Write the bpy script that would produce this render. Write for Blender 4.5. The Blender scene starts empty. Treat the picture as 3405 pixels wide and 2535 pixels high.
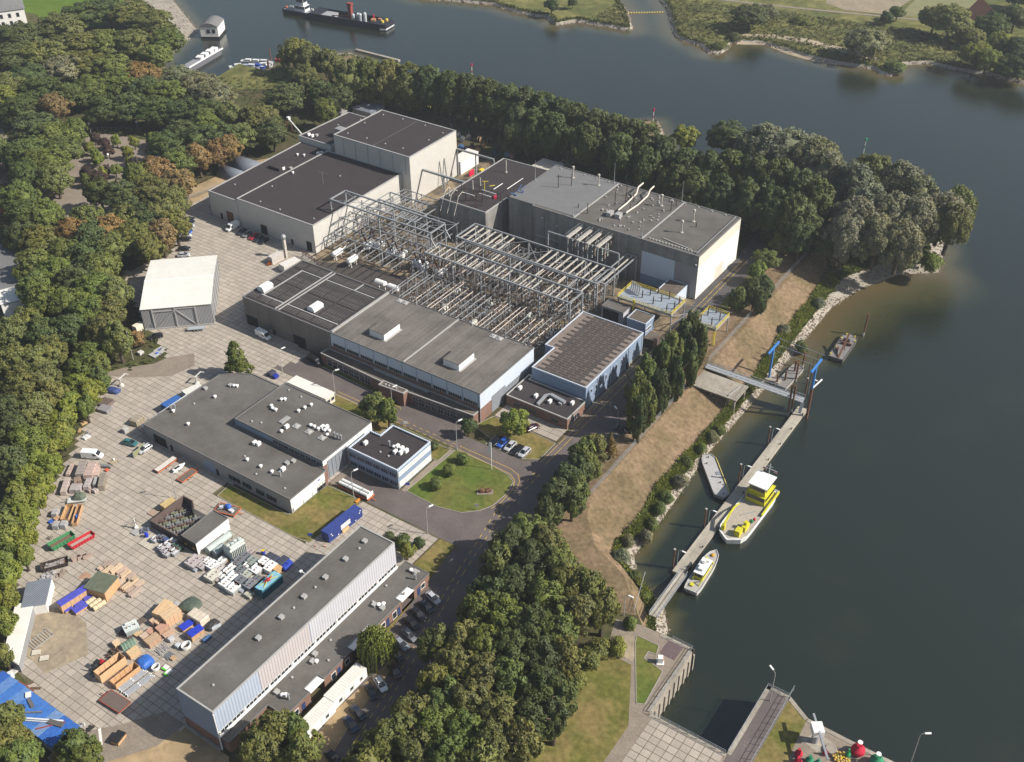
import bpy,bmesh,math,random
from mathutils import Vector,Matrix
import numpy as np
R=math.radians
rnd=random.Random(7)
C=bpy.context.scene.collection
S=bpy.context.scene

# ---------------------------------------------------------------- camera, sky, sun, exposure
CAM_H=190.0
cam=bpy.data.cameras.new('camera')
cam_o=bpy.data.objects.new('camera',cam);C.objects.link(cam_o)
_p,_r,_y=R(36.42),R(-.548),R(34.558)
_c,_s=math.cos(_p),math.sin(_p)
_Rz=Matrix(((math.cos(_y),-math.sin(_y),0),(math.sin(_y),math.cos(_y),0),(0,0,1)))
_f=Vector((0,_c,-_s));_rt=Vector((1,0,0));_up=_rt.cross(_f)
_r2=_rt * math.cos(_r) + _up * math.sin(_r);_u2=-_rt * math.sin(_r) + _up * math.cos(_r)
_f,_r2,_u2=_Rz @ _f,_Rz @ _r2,_Rz @ _u2
_m=Matrix((_r2,_u2,-_f)).transposed().to_4x4();_m.translation=(0,0,CAM_H)
cam_o.matrix_world=_m
cam.sensor_width=36;cam.lens=36 * 3655.3 / 3405;cam.clip_end=9000;cam.clip_start=1
S.camera=cam_o

w=bpy.data.worlds.new('World');S.world=w;w.use_nodes=True
SUN_EL,SUN_AZ=38.5,-157.5                 # azimuth of the shadows in the ground plane, from +X
nt=w.node_tree;nt.nodes.clear()
sky=nt.nodes.new('ShaderNodeTexSky');sky.sky_type='NISHITA';sky.sun_disc=False
sky.sun_elevation=R(SUN_EL);sky.sun_rotation=R(90 - (SUN_AZ + 180));sky.air_density=1.2;sky.dust_density=1.5
bg=nt.nodes.new('ShaderNodeBackground');bg.inputs[1].default_value=.075
wo=nt.nodes.new('ShaderNodeOutputWorld')
nt.links.new(sky.outputs[0],bg.inputs[0]);nt.links.new(bg.outputs[0],wo.inputs[0])
sun=bpy.data.lights.new('sun','SUN');sun.energy=5.0;sun.angle=R(.55);sun.color=(1,.95,.87)
sun_o=bpy.data.objects.new('sun',sun);C.objects.link(sun_o)
_d=Vector((math.cos(R(SUN_AZ)) * math.cos(R(SUN_EL)),math.sin(R(SUN_AZ)) * math.cos(R(SUN_EL)),-math.sin(R(SUN_EL))))
sun_o.rotation_euler=_d.to_track_quat('-Z','Y').to_euler();sun_o.location=(0,100,400)
S.view_settings.view_transform='Standard';S.view_settings.look='None'
S.view_settings.exposure=.5;S.view_settings.gamma=1;S.view_settings.use_curve_mapping=False
S.cycles.max_bounces=5;S.cycles.diffuse_bounces=2;S.cycles.glossy_bounces=2;S.cycles.transparent_max_bounces=4

# ---------------------------------------------------------------- helpers
class MB:
    """collects boxes, prisms and tubes; build() links them as ONE mesh object"""
    def __init__(s):s.v=[];s.f=[];s.smooth=False
    def add(s,vs,fs):
        n=len(s.v);s.v+=[tuple(p) for p in vs];s.f+=[tuple(i + n for i in q) for q in fs];return s
    def box(s,x0,y0,z0,x1,y1,z1):
        return s.add([(x0,y0,z0),(x1,y0,z0),(x1,y1,z0),(x0,y1,z0),(x0,y0,z1),(x1,y0,z1),(x1,y1,z1),(x0,y1,z1)],
                     [(3,2,1,0),(4,5,6,7),(0,1,5,4),(1,2,6,5),(2,3,7,6),(3,0,4,7)])
    def cb(s,x,y,z,lx,ly,lz,a=.0):  # box with its base centre at x,y,z
        c,n=math.cos(a),math.sin(a);vs=[]
        for zz in (z,z + lz):
            for dx,dy in ((-lx/2,-ly/2),(lx/2,-ly/2),(lx/2,ly/2),(-lx/2,ly/2)):
                vs.append((x + dx*c - dy*n,y + dx*n + dy*c,zz))
        return s.add(vs,[(3,2,1,0),(4,5,6,7),(0,1,5,4),(1,2,6,5),(2,3,7,6),(3,0,4,7)])
    def prism(s,poly,z0,z1,top=None):
        n=len(poly);top=top or poly
        vs=[(p[0],p[1],z0) for p in poly] + [(p[0],p[1],z1) for p in top]
        return s.add(vs,[tuple(range(n-1,-1,-1)),tuple(range(n,2*n))] + [(i,(i+1)%n,n+(i+1)%n,n+i) for i in range(n)])
    def tube(s,p,q,r,n=6,r2=None,cap=True):
        p,q=Vector(p),Vector(q);d=(q-p).normalized();r2=r if r2 is None else r2
        a=d.orthogonal().normalized();b=d.cross(a);vs=[]
        for c_,rr in ((p,r),(q,r2)):
            for i in range(n):
                t=2*math.pi*i/n;vs.append(c_ + a*math.cos(t)*rr + b*math.sin(t)*rr)
        fs=[(i,(i+1)%n,n+(i+1)%n,n+i) for i in range(n)]
        if cap:fs+=[tuple(range(n-1,-1,-1)),tuple(range(n,2*n))]
        return s.add(vs,fs)
    def bar(s,p,q,w_,h_=None):  # square bar between two points
        p,q=Vector(p),Vector(q);d=(q-p).normalized();h_=h_ or w_
        a=d.cross(Vector((0,0,1)));a=Vector((1,0,0)) if a.length<1e-3 else a.normalized();b=a.cross(d)
        vs=[]
        for c_ in (p,q):
            for i,j in ((-1,-1),(1,-1),(1,1),(-1,1)):vs.append(c_ + a*w_/2*i + b*h_/2*j)
        return s.add(vs,[(0,1,2,3),(7,6,5,4),(4,5,1,0),(5,6,2,1),(6,7,3,2),(7,4,0,3)])
    def path(s,pts,r,n=6):
        for a,b in zip(pts,pts[1:]):s.tube(a,b,r,n)
        return s
    def lathe(s,x,y,prof,n=12):  # prof: (radius, z) from the bottom up
        vs=[]
        for r_,z in prof:
            for i in range(n):t=2*math.pi*i/n;vs.append((x+r_*math.cos(t),y+r_*math.sin(t),z))
        fs=[(k*n+i,k*n+(i+1)%n,(k+1)*n+(i+1)%n,(k+1)*n+i) for k in range(len(prof)-1) for i in range(n)]
        fs+=[tuple(range(n-1,-1,-1)),tuple(range((len(prof)-1)*n,len(prof)*n))]
        return s.add(vs,fs)
    def blob(s,x,y,z,rx,ry,rz,n=8,m=5,j=.0):
        vs=[];
        for k in range(1,m):
            ph=math.pi*k/m
            for i in range(n):
                t=2*math.pi*i/n;q=1 + rnd.uniform(-j,j)
                vs.append((x+rx*q*math.sin(ph)*math.cos(t),y+ry*q*math.sin(ph)*math.sin(t),z-rz*q*math.cos(ph)))
        vs+=[(x,y,z-rz),(x,y,z+rz)];b,t_=len(vs)-2,len(vs)-1
        fs=[(k*n+i,k*n+(i+1)%n,(k+1)*n+(i+1)%n,(k+1)*n+i) for k in range(m-2) for i in range(n)]
        fs+=[(b,(i+1)%n,i) for i in range(n)] + [(t_,(m-2)*n+i,(m-2)*n+(i+1)%n) for i in range(n)]
        return s.add(vs,fs)
    def quad(s,a,b,c,d):return s.add([a,b,c,d],[(0,1,2,3)])
    def mesh(s,name,mat):
        m=bpy.data.meshes.new(name);m.from_pydata(s.v,[],s.f)
        if mat:m.materials.append(mat)
        if s.smooth:m.polygons.foreach_set('use_smooth',[True]*len(m.polygons))
        m.update();return m
    def build(s,name,mat,parent=None,loc=None):
        return link(name,s.mesh(name,mat),parent,loc)

def link(name,me,parent=None,loc=None,rz=0):
    o=bpy.data.objects.new(name,me);C.objects.link(o)
    if parent is not None:o.parent=parent
    if loc:o.location=loc
    if rz:o.rotation_euler=(0,0,rz)
    return o
def tag(o,label=None,cat=None,group=None,kind=None):
    if label:o['label']=label
    if cat:o['category']=cat
    if group:o['group']=group
    if kind:o['kind']=kind
    return o
def thing(name,label,cat,loc=(0,0,0),rz=0,group=None):
    o=bpy.data.objects.new(name,None);C.objects.link(o);o.empty_display_size=.5
    o.location=loc;o.rotation_euler=(0,0,rz);return tag(o,label,cat,group)
def structure(name,mb,m):return tag(mb.build(name,m),kind='structure')
_kids={}
def dup(root,loc,rz=None,label=None,group=None,scale=None,color=None):
    def cp(o,parent):
        c=o.copy();C.objects.link(c)
        if parent:c.parent=parent
        if color:c.color=color
        for ch in [k for k in _all_children(o)]:cp(ch,c)
        return c
    r_=cp(root,None);r_.location=loc
    if rz is not None:r_.rotation_euler=(0,0,rz)
    if label:r_['label']=label
    if group:r_['group']=group
    if scale:r_.scale=scale if not isinstance(scale,(int,float)) else (scale,)*3
    return r_
def _all_children(o):
    k=_kids.get(o.name)
    if k is None:
        k=list(o.children);_kids[o.name]=k
    return k
def inside(x,y,poly):
    c=False;j=len(poly)-1
    for i in range(len(poly)):
        if (poly[i][1]>y)!=(poly[j][1]>y) and x<(poly[j][0]-poly[i][0])*(y-poly[i][1])/(poly[j][1]-poly[i][1])+poly[i][0]:c=not c
        j=i
    return c
def sheet(poly,z):
    """flat (possibly concave) polygon as triangles"""
    from mathutils.geometry import tessellate_polygon
    mb=MB();vs=[Vector((p[0],p[1],0)) for p in poly]
    mb.v=[(p[0],p[1],z) for p in poly]
    for t in tessellate_polygon([vs]):
        a,b,c_=t
        n=(vs[b]-vs[a]).cross(vs[c_]-vs[a]).z
        mb.f.append((a,b,c_) if n>0 else (a,c_,b))
    return mb

# ---------------------------------------------------------------- materials
def lin(c):return tuple(c) + (1,)
def mat(name,col,rough=.8,n=.0,scale=1.0,bump=.0,col2=None,spec=.3,metal=.0,detail=4,objcol=False,island=.0,rnd_obj=.0,stain=.0,stain_scale=.12,streak=None,coord='Position'):
    """principled with noise wear; n = contrast of a fine noise, col2 = second colour in large patches"""
    m=bpy.data.materials.new(name);m.use_nodes=True;t=m.node_tree;N,L=t.nodes,t.links
    b=N['Principled BSDF'];b.inputs['Roughness'].default_value=rough;b.inputs['Specular IOR Level'].default_value=spec
    b.inputs['Metallic'].default_value=metal
    if coord=='Position':
        g=N.new('ShaderNodeNewGeometry');co=g.outputs['Position']
    else:
        g=N.new('ShaderNodeTexCoord');co=g.outputs['Object']
    geo=N.new('ShaderNodeNewGeometry');oi=N.new('ShaderNodeObjectInfo')
    cur=None
    if objcol:cur=oi.outputs['Color']
    else:
        rgb=N.new('ShaderNodeRGB');rgb.outputs[0].default_value=lin(col);cur=rgb.outputs[0]
    def noise(sc,det=detail,vec=None,rg=.6):
        q=N.new('ShaderNodeTexNoise');q.inputs['Scale'].default_value=sc;q.inputs['Detail'].default_value=det
        q.inputs['Roughness'].default_value=rg;L.new(vec if vec is not None else co,q.inputs['Vector']);return q.outputs['Fac']
    def ramp(v,a,b_):
        q=N.new('ShaderNodeMapRange');q.inputs['From Min'].default_value=a;q.inputs['From Max'].default_value=b_;L.new(v,q.inputs['Value']);return q.outputs[0]
    def mix(f,a,b_,mode='MIX'):
        q=N.new('ShaderNodeMix');q.data_type='RGBA';q.blend_type=mode
        if isinstance(f,float):q.inputs[0].default_value=f
        else:L.new(f,q.inputs[0])
        for i,v in ((6,a),(7,b_)):
            if isinstance(v,tuple):q.inputs[i].default_value=v
            else:L.new(v,q.inputs[i])
        return q.outputs[2]
    def mul(v,amp):
        """multiply colour by 1-amp .. 1+amp"""
        q=N.new('ShaderNodeMapRange');q.inputs['To Min'].default_value=1-amp;q.inputs['To Max'].default_value=1+amp;L.new(v,q.inputs['Value'])
        return q.outputs[0]
    def apply(v,amp):
        nonlocal cur
        k=N.new('ShaderNodeVectorMath');k.operation='SCALE';L.new(cur,k.inputs[0]);L.new(mul(v,amp),k.inputs['Scale']);cur=k.outputs[0]
    if col2:cur=mix(ramp(noise(stain_scale,5),.42,.60),cur,lin(col2))
    if stain:apply(ramp(noise(stain_scale*2.3+.01,6),.25,.75),stain)
    if streak:
        mp=N.new('ShaderNodeMapping');mp.inputs['Scale'].default_value=streak;L.new(co,mp.inputs['Vector'])
        apply(ramp(noise(1.0,4,mp.outputs[0]),.3,.7),.22)
    if n:apply(ramp(noise(scale,detail),.25,.75),n)
    if island:apply(geo.outputs['Random Per Island'],island)
    if rnd_obj:apply(oi.outputs['Random'],rnd_obj)
    L.new(cur,b.inputs['Base Color'])
    if bump:
        bp=N.new('ShaderNodeBump');bp.inputs['Strength'].default_value=min(1.0,bump);bp.inputs['Distance'].default_value=.12*max(1,bump)
        L.new(noise(scale*1.7,3),bp.inputs['Height']);L.new(bp.outputs[0],b.inputs['Normal'])
    return m
def ribbed(name,col,pitch,axis=0,n=.06,rough=.55,depth=.04,duty=.0,spec=.3,objcol=False,band=.12,streak=None):
    """cladding with fine vertical ribs (bump and the shade of dirt in the ribs)"""
    m=mat(name,col,rough,n,.35,0,spec=spec,objcol=objcol,streak=streak)
    t=m.node_tree;N,L=t.nodes,t.links;b=N['Principled BSDF']
    g=N.new('ShaderNodeNewGeometry');sx=N.new('ShaderNodeSeparateXYZ');L.new(g.outputs['Position'],sx.inputs[0])
    if axis==3:
        a_=N.new('ShaderNodeMath');a_.operation='ADD';L.new(sx.outputs[0],a_.inputs[0]);L.new(sx.outputs[1],a_.inputs[1]);v=a_.outputs[0]
    else:v=sx.outputs[axis]
    d=N.new('ShaderNodeMath');d.operation='MULTIPLY';d.inputs[1].default_value=2*math.pi/pitch;L.new(v,d.inputs[0])
    s_=N.new('ShaderNodeMath');s_.operation='SINE';L.new(d.outputs[0],s_.inputs[0])
    bp=N.new('ShaderNodeBump');bp.inputs['Distance'].default_value=depth;bp.inputs['Strength'].default_value=.7
    L.new(s_.outputs[0],bp.inputs['Height']);L.new(bp.outputs[0],b.inputs['Normal'])
    return m
M={}
M['grass_dry']=mat('dry grass',(.205,.142,.088),.95,.4,.9,.7,col2=(.15,.112,.062),stain=.18,stain_scale=.09,spec=.1)
M['lawn']=mat('lawn',(.115,.115,.028),.95,.3,.8,.5,col2=(.19,.145,.055),stain=.2,stain_scale=.10,spec=.1)
M['lawn_green']=mat('green lawn',(.085,.12,.022),.95,.3,.8,.5,col2=(.13,.125,.035),stain=.2,stain_scale=.08,spec=.1)
M['forest_floor']=mat('forest floor',(.085,.068,.036),.95,.35,.5,.6,col2=(.062,.07,.025),stain=.2,stain_scale=.06,spec=.1)
M['sand']=mat('sandy ground',(.36,.26,.15),.95,.25,.6,.3,col2=(.27,.20,.115),stain=.15,stain_scale=.15,spec=.1)
M['beach']=mat('beach sand',(.36,.29,.21),.9,.2,.3,.2,col2=(.29,.24,.17),stain=.1,stain_scale=.05,spec=.2)
M['joint']=mat('joint dirt',(.15,.125,.092),.95,.3,1.5,.3,col2=(.10,.095,.05),spec=.1)
M['slab']=mat('concrete slab',(.345,.30,.25),.85,.13,1.6,.15,island=.10,rnd_obj=.10,stain=.10,stain_scale=.07,spec=.25)
M['concrete']=mat('old concrete',(.32,.285,.235),.85,.2,1.2,.2,col2=(.25,.22,.18),stain=.15,spec=.25)
M['conc_wall']=mat('stained concrete wall',(.215,.205,.19),.85,.12,.8,.1,stain=.2,streak=(.55,.55,.02),spec=.2)
M['brick_road']=mat('brick road',(.128,.105,.097),.8,.22,2.2,.2,col2=(.107,.089,.083),stain=.14,stain_scale=.08,spec=.3)
M['asphalt']=mat('asphalt',(.075,.07,.07),.85,.2,1.8,.2,col2=(.06,.056,.056),stain=.15,spec=.3)
M['footpath']=mat('paved path',(.225,.185,.145),.85,.22,2.0,.2,stain=.15,spec=.25)
M['kerb']=mat('kerb concrete',(.30,.275,.235),.85,.15,1.0,spec=.2)
M['yellow_line']=mat('yellow road paint',(.48,.31,.06),.7,.3,3,spec=.3)
M['white_line']=mat('white road paint',(.66,.63,.58),.7,.2,3,spec=.3)
M['gravel']=mat('substation gravel',(.25,.19,.12),.95,.4,1.6,.5,col2=(.09,.075,.06),stain=.3,stain_scale=.16,spec=.1)
M['rock']=mat('riprap stone',(.235,.19,.145),.9,.2,1.0,.3,island=.35,spec=.2)
M['roof_dark']=mat('dark bitumen roof',(.043,.036,.037),.9,.14,1.4,.15,stain=.10,stain_scale=.07,spec=.2)
M['roof_grey']=mat('grey felt roof',(.125,.115,.104),.9,.14,1.6,.15,col2=(.105,.095,.084),stain=.16,stain_scale=.10,spec=.2)
M['roof_felt']=mat('striped felt roof',(.150,.133,.118),.9,.16,1.8,.15,col2=(.122,.108,.096),stain=.14,stain_scale=.09,streak=(.9,.04,.1),spec=.2)
M['roof_gravel']=mat('gravel roof',(.135,.11,.088),.95,.3,1.8,.4,col2=(.11,.092,.076),stain=.2,spec=.1)
M['roof_lightgrey']=mat('light grey membrane roof',(.155,.152,.15),.8,.1,1.2,.1,stain=.1,spec=.25)
M['roof_slab_panel']=mat('felt panel',(.062,.052,.047),.9,.2,1.6,.2,island=.15,stain=.12,spec=.2)
M['brick']=mat('red brick',(.20,.118,.09),.85,.2,2.2,.15,island=.1,stain=.15,spec=.2)
M['white_paint']=mat('white paint',(.74,.73,.70),.5,.06,.8,stain=.06,spec=.4)
M['white_roof']=ribbed('white sheet roof',(.70,.68,.63),1.0,3,.05)
M['grey_metal']=mat('galvanised steel',(.33,.34,.35),.5,.12,1.5,spec=.5,metal=.3)
M['gantry']=mat('painted gantry steel',(.27,.28,.285),.55,.14,.8,spec=.5,metal=.15)
M['purlin']=mat('pale concrete beam',(.42,.39,.34),.8,.2,1.2,spec=.3)
M['trim']=mat('roof edge trim',(.34,.33,.315),.6,.12,.8,spec=.4)
M['trim_dark']=mat('dark roof edge',(.15,.145,.14),.6,.12,.8,spec=.4)
M['glass']=mat('window glass',(.018,.024,.032),.08,.1,.3,spec=.6)
M['car_glass']=mat('car glass',(.012,.014,.017),.06,spec=.7)
M['dark']=mat('dark opening',(.02,.02,.022),.8,spec=.2)
M['rust']=mat('rusty steel',(.16,.075,.045),.85,.3,2,.2,col2=(.11,.06,.04),spec=.2)
M['black']=mat('black rubber',(.02,.02,.021),.7,.1,2,spec=.3)
M['insul']=mat('brown porcelain',(.055,.028,.022),.35,spec=.5)
M['paint']=mat('paint',(1,1,1),.5,.07,1.2,objcol=True,spec=.4)
M['matt']=mat('matt surface',(1,1,1),.85,.16,1.6,objcol=True,spec=.2,bump=.1)
M['carpaint']=mat('car paint',(1,1,1),.22,objcol=True,spec=.6)
M['wood']=mat('pale timber',(1,1,1),.8,.13,2.2,objcol=True,spec=.2,island=.08)
M['cloth']=mat('tarpaulin',(1,1,1),.55,.18,1.1,.5,objcol=True,spec=.4)
M['bark']=mat('bark',(.085,.065,.048),.95,.3,2,.3,spec=.1)
M['clad_brown']=ribbed('brown grey cladding',(.155,.138,.125),.55,3,.05,streak=(.25,.25,.03))
M['clad_grey']=ribbed('grey cladding',(.265,.262,.265),.6,3,.04)
M['clad_pale']=mat('pale cladding',(.50,.475,.435),.6,.05,.5,stain=.05,stain_scale=.06,spec=.3)
M['clad_white']=mat('white rendered cladding',(.73,.71,.665),.6,.04,.5,stain=.05,stain_scale=.05,spec=.3)
M['clad_cream']=mat('cream cladding',(.60,.54,.46),.6,.04,.5,stain=.05,spec=.3)
M['clad_blue']=ribbed('blue grey cladding',(.22,.28,.38),.5,3,.04)
M['clad_paleblue']=ribbed('pale blue cladding',(.50,.55,.62),.6,3,.04)
M['clad_lilac']=ribbed('pale lilac ribbed cladding',(.47,.46,.49),.75,1,.04,depth=.09)
M['clad_rose']=ribbed('pale rose ribbed cladding',(.44,.40,.395),.75,1,.04,depth=.09)
M['clad_sky']=ribbed('pale blue ribbed cladding',(.35,.40,.48),.75,1,.04,depth=.09)
M['panel_grey']=mat('grey panel',(.20,.215,.24),.55,.08,.6,spec=.35)

# leaves: the colour is each tree's own object colour, varied leaf by leaf
def leaf_mat(name,amp=.30,trans=.34,rough=.6,soft=True):
    m=bpy.data.materials.new(name);m.use_nodes=True;t=m.node_tree;N,L=t.nodes,t.links
    b=N['Principled BSDF'];b.inputs['Roughness'].default_value=rough;b.inputs['Specular IOR Level'].default_value=.25
    oi=N.new('ShaderNodeObjectInfo');g=N.new('ShaderNodeNewGeometry')
    q=N.new('ShaderNodeMapRange');q.inputs['To Min'].default_value=1-amp;q.inputs['To Max'].default_value=1+amp
    L.new(g.outputs['Random Per Island'],q.inputs['Value'])
    k=N.new('ShaderNodeVectorMath');k.operation='SCALE';L.new(oi.outputs['Color'],k.inputs[0]);L.new(q.outputs[0],k.inputs['Scale'])
    # clumps of yellower and darker leaf through the crown
    ns=N.new('ShaderNodeTexNoise');ns.inputs['Scale'].default_value=.45;ns.inputs['Detail'].default_value=3;L.new(g.outputs['Position'],ns.inputs['Vector'])
    mr=N.new('ShaderNodeMapRange');mr.inputs['From Min'].default_value=.35;mr.inputs['From Max'].default_value=.68;L.new(ns.outputs['Fac'],mr.inputs['Value'])
    mx=N.new('ShaderNodeMix');mx.data_type='RGBA';mx.blend_type='MULTIPLY';L.new(mr.outputs[0],mx.inputs[0])
    L.new(k.outputs[0],mx.inputs[6]);mx.inputs[7].default_value=(1.35,1.22,.85,1)
    L.new(mx.outputs[2],b.inputs['Base Color'])
    if soft:  # leaves lie roughly along the crown's surface
        tc=N.new('ShaderNodeTexCoord');vt=N.new('ShaderNodeVectorTransform');vt.vector_type='NORMAL';vt.convert_from='OBJECT';vt.convert_to='WORLD'
        L.new(tc.outputs['Object'],vt.inputs[0]);nv=N.new('ShaderNodeMix');nv.data_type='VECTOR';nv.inputs[0].default_value=.5
        L.new(g.outputs['Normal'],nv.inputs[4]);L.new(vt.outputs[0],nv.inputs[5]);nn=N.new('ShaderNodeVectorMath');nn.operation='NORMALIZE';L.new(nv.outputs[1],nn.inputs[0]);L.new(nn.outputs[0],b.inputs['Normal'])
    tr=N.new('ShaderNodeBsdfTranslucent');L.new(mx.outputs[2],tr.inputs['Color'])
    ms=N.new('ShaderNodeMixShader');ms.inputs[0].default_value=trans
    out=N['Material Output'];L.new(b.outputs[0],ms.inputs[1]);L.new(tr.outputs[0],ms.inputs[2]);L.new(ms.outputs[0],out.inputs['Surface'])
    return m
M['leaf']=leaf_mat('leaves');M['herb']=leaf_mat('herbs',soft=False)

# thin summer haze: one even box of air
def haze(density):
    hb=MB().box(-4200,-900,-15,3500,4500,191.5)
    m=bpy.data.materials.new('haze air');m.use_nodes=True;t=m.node_tree;t.nodes.clear()
    o_=t.nodes.new('ShaderNodeOutputMaterial');v=t.nodes.new('ShaderNodeVolumePrincipled')
    v.inputs['Color'].default_value=(.86,.92,1,1);v.inputs['Density'].default_value=density;v.inputs['Anisotropy'].default_value=.2
    t.links.new(v.outputs[0],o_.inputs['Volume']);o=hb.build('haze',m);o['kind']='stuff';m.cycles.homogeneous_volume=True;return o
haze(.00013)
S.cycles.volume_bounces=0
# ================================================================ THE GROUND, WATER AND ROADS
WL=-6.6                                     # water level
# harbour and river bank, from the quay round the point: plateau edge, start of reeds, start of stones, water's edge
BANK=[((-70,152),(-68.5,152.4),(-67.5,152.4),(-65.5,152.5)),((-75,157),(-72,159),(-70,158.5),(-66.7,159.4)),((-81,163),(-76.5,164.5),(-74,165),(-70.9,165.1)),
 ((-92,168),(-88,171),(-85.5,170.9),(-80.6,170)),((-99,176),(-89.5,175.5),(-87.8,175.5),(-84.9,175.8)),((-101.8,184),(-88.6,184),(-87.2,184),(-85,184)),
 ((-101.8,200),(-90.8,200),(-88,200),(-85.6,197.5)),((-102,222),(-90,222),(-88.7,221),(-87.2,221.5)),((-102.3,256),(-90,256),(-88.3,256),(-86.3,256)),
 ((-102.5,282),(-92,282),(-89,282),(-86.4,282.4)),((-102.6,312),(-92.5,312),(-89.5,312),(-86.2,311.9)),((-102.6,329),(-94,329),(-90,329),(-82.6,327.6)),
 ((-98,345),(-90,345),(-82,346),(-74.3,344.9)),((-85,358),(-76,357),(-70,356),(-63.7,353.1)),((-84,366),(-75,366),(-71,367),(-66.7,370.3)),
 ((-88,375),(-84,382),(-80,386),(-76,390)),((-118,380),(-116,392),(-115,397),(-114,403)),((-140,378),(-140,388),(-140,391),(-140,395)),
 ((-165,370),(-165,375),(-165,378),(-165,382)),((-185,370),(-184,376),(-183,379),(-182,383)),((-204,372),(-201,400),(-200,404),(-198.7,406)),
 ((-212,372),(-206,408),(-206,411),(-206,414.8)),((-222,372),(-216,400),(-216,402),(-217,405)),((-260,372),(-260,378),(-260,381),(-260,386)),
 ((-320,372),(-320,380),(-320,384),(-320,390)),((-345,378),(-347,392),(-347.5,395),(-348,399)),((-360,380),(-370,398),(-373,402),(-378,406)),
 ((-380,368),(-390,376),(-393,379),(-398,383)),((-382,352),(-388,350),(-390,350),(-394,348)),((-390,330),(-398,334),(-399,336),(-400,338.5)),
 ((-440,325),(-441,333),(-441.5,336),(-443,340)),((-465,345),(-460,350),(-457,353),(-453,357)),((-490,370),(-480,376),(-475,380),(-466,386)),
 ((-560,395),(-545,402),(-535,405),(-519,416)),((-640,445),(-625,450),(-615,455),(-600,460)),((-1500,950),(-1490,955),(-1480,960),(-1470,965))]
def dense(pl,step=3.0):
    out=[]
    for a,b in zip(pl,pl[1:]):
        n=max(1,int(math.dist(a,b)/step)) if math.dist(a,b)<400 else 2
        for i in range(n):out.append((a[0]+(b[0]-a[0])*i/n,a[1]+(b[1]-a[1])*i/n))
    out.append(pl[-1]);return out
def dense_rows(rows,step=3.0):
    k=len(rows[0]);res=[]
    for A,B in zip(rows,rows[1:]):
        d=math.dist(A[0],B[0]);n=max(1,int(max(d,math.dist(A[-1],B[-1]))/step)) if d<400 else 2
        for i in range(n):res.append([(A[j][0]+(B[j][0]-A[j][0])*i/n,A[j][1]+(B[j][1]-A[j][1])*i/n) for j in range(k)])
    res.append(list(rows[-1]));return res
DB=dense_rows(BANK)
ZB=(.0,-4.0,-5.2,WL-.05)
def strip(j0,j1,z0,z1,rows,jit=.12,sub=2):
    mb=MB();mb.smooth=True;n=0
    for r_ in rows:
        for k in range(sub+1):
            f=k/sub;a,b=r_[j0],r_[j1]
            e=0 if k in (0,sub) else rnd.uniform(-jit,jit)
            mb.v.append((a[0]+(b[0]-a[0])*f,a[1]+(b[1]-a[1])*f,z0+(z1-z0)*f+e))
    w_=sub+1
    for i in range(len(rows)-1):
        for k in range(sub):mb.f.append((i*w_+k,i*w_+k+1,(i+1)*w_+k+1,(i+1)*w_+k))
    return mb
structure('embankment',strip(0,1,0,-4,DB,.12,4),M['grass_dry'])
M['reed_earth']=mat('overgrown bank',(.07,.085,.022),.95,.35,.8,.6,spec=.1)
structure('overgrown_bank',strip(1,2,-4,-5.2,DB),M['reed_earth'])
rows2=[r_ + [(r_[3][0]+(r_[3][0]-r_[2][0])*1.2,r_[3][1]+(r_[3][1]-r_[2][1])*1.2)] for r_ in DB]
mbk=strip(2,3,-5.2,WL-.05,rows2);m2=strip(3,4,WL-.05,WL-1.6,rows2);mbk.add(m2.v,m2.f)
structure('stony_shore',mbk,M['concrete'])

RSH=[(-35.2,152.4),(-29.9,149.3),(-20.4,149.1),(-10,149),(10,149),(60,140),(60,-200)]
plate=[r_[0] for r_ in BANK] + [(-1500,-200),(60,-200),(60,140),(10,149),(-10,149),(-20.4,149.1),(-29.9,149.3),(-35.2,152.4),(-40.3,152.3),(-40.3,132.5),(-57.5,132.5),(-57.5,152.4),(-65.5,152.5)]
structure('ground',sheet(plate,.0),M['forest_floor'])
# far bank of the river
FARL=[(-640,590),(-520,520),(-460,500),(-400,493),(-389.5,498.3),(-360.5,506.9),(-340.9,502.7),(-327.7,503),(-323.8,505.6),(-316,499),(-311.6,497.5),(-305.3,508.1),(-293.9,509),(-281,510.6),(-274.3,511.3),(-274.9,516.1),(-289.1,536.2),(-304.7,554.5),(-330,590),(-400,700),(-800,1300)]
FARR=[(-500,900),(-340,650),(-300,585),(-286.6,566.2),(-273.7,551.7),(-262,533),(-252.1,518.2),(-245.3,512.7),(-233.4,510.8),(-225.1,503.3),(-219,506.1),(-218.9,515.5),(-222,525),(-207.4,531),(-191.9,527),(-176.9,524),(-162.9,524.5),(-148,527),(-146.9,525.2),(-143.8,523),(-137.9,522.5),(-135.6,529.3),(-137.4,541.1),(-128.6,549.1),(-114.8,547.2),(-99.1,548.9),(-82.8,547.1),(-40,556),(40,560),(300,600),(1500,500)]
def inset(pl,d):
    """offset a line to its left (towards the land) by d"""
    out=[]
    for i,p in enumerate(pl):
        a=Vector(pl[max(0,i-1)]);b=Vector(pl[min(len(pl)-1,i+1)]);t=(b-a).normalized()
        out.append((p[0]-t.y*d,p[1]+t.x*d))
    return out
M['meadow']=mat('rough meadow',(.15,.14,.05),.95,.4,.25,.6,col2=(.085,.095,.03),stain=.25,stain_scale=.045,spec=.1)
M['field']=mat('mown field',(.19,.185,.095),.95,.1,.3,.1,stain=.1,stain_scale=.02,spec=.1)
M['bare_field']=mat('bare field',(.26,.215,.15),.95,.2,.4,.1,stain=.15,stain_scale=.05,spec=.1)
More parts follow.
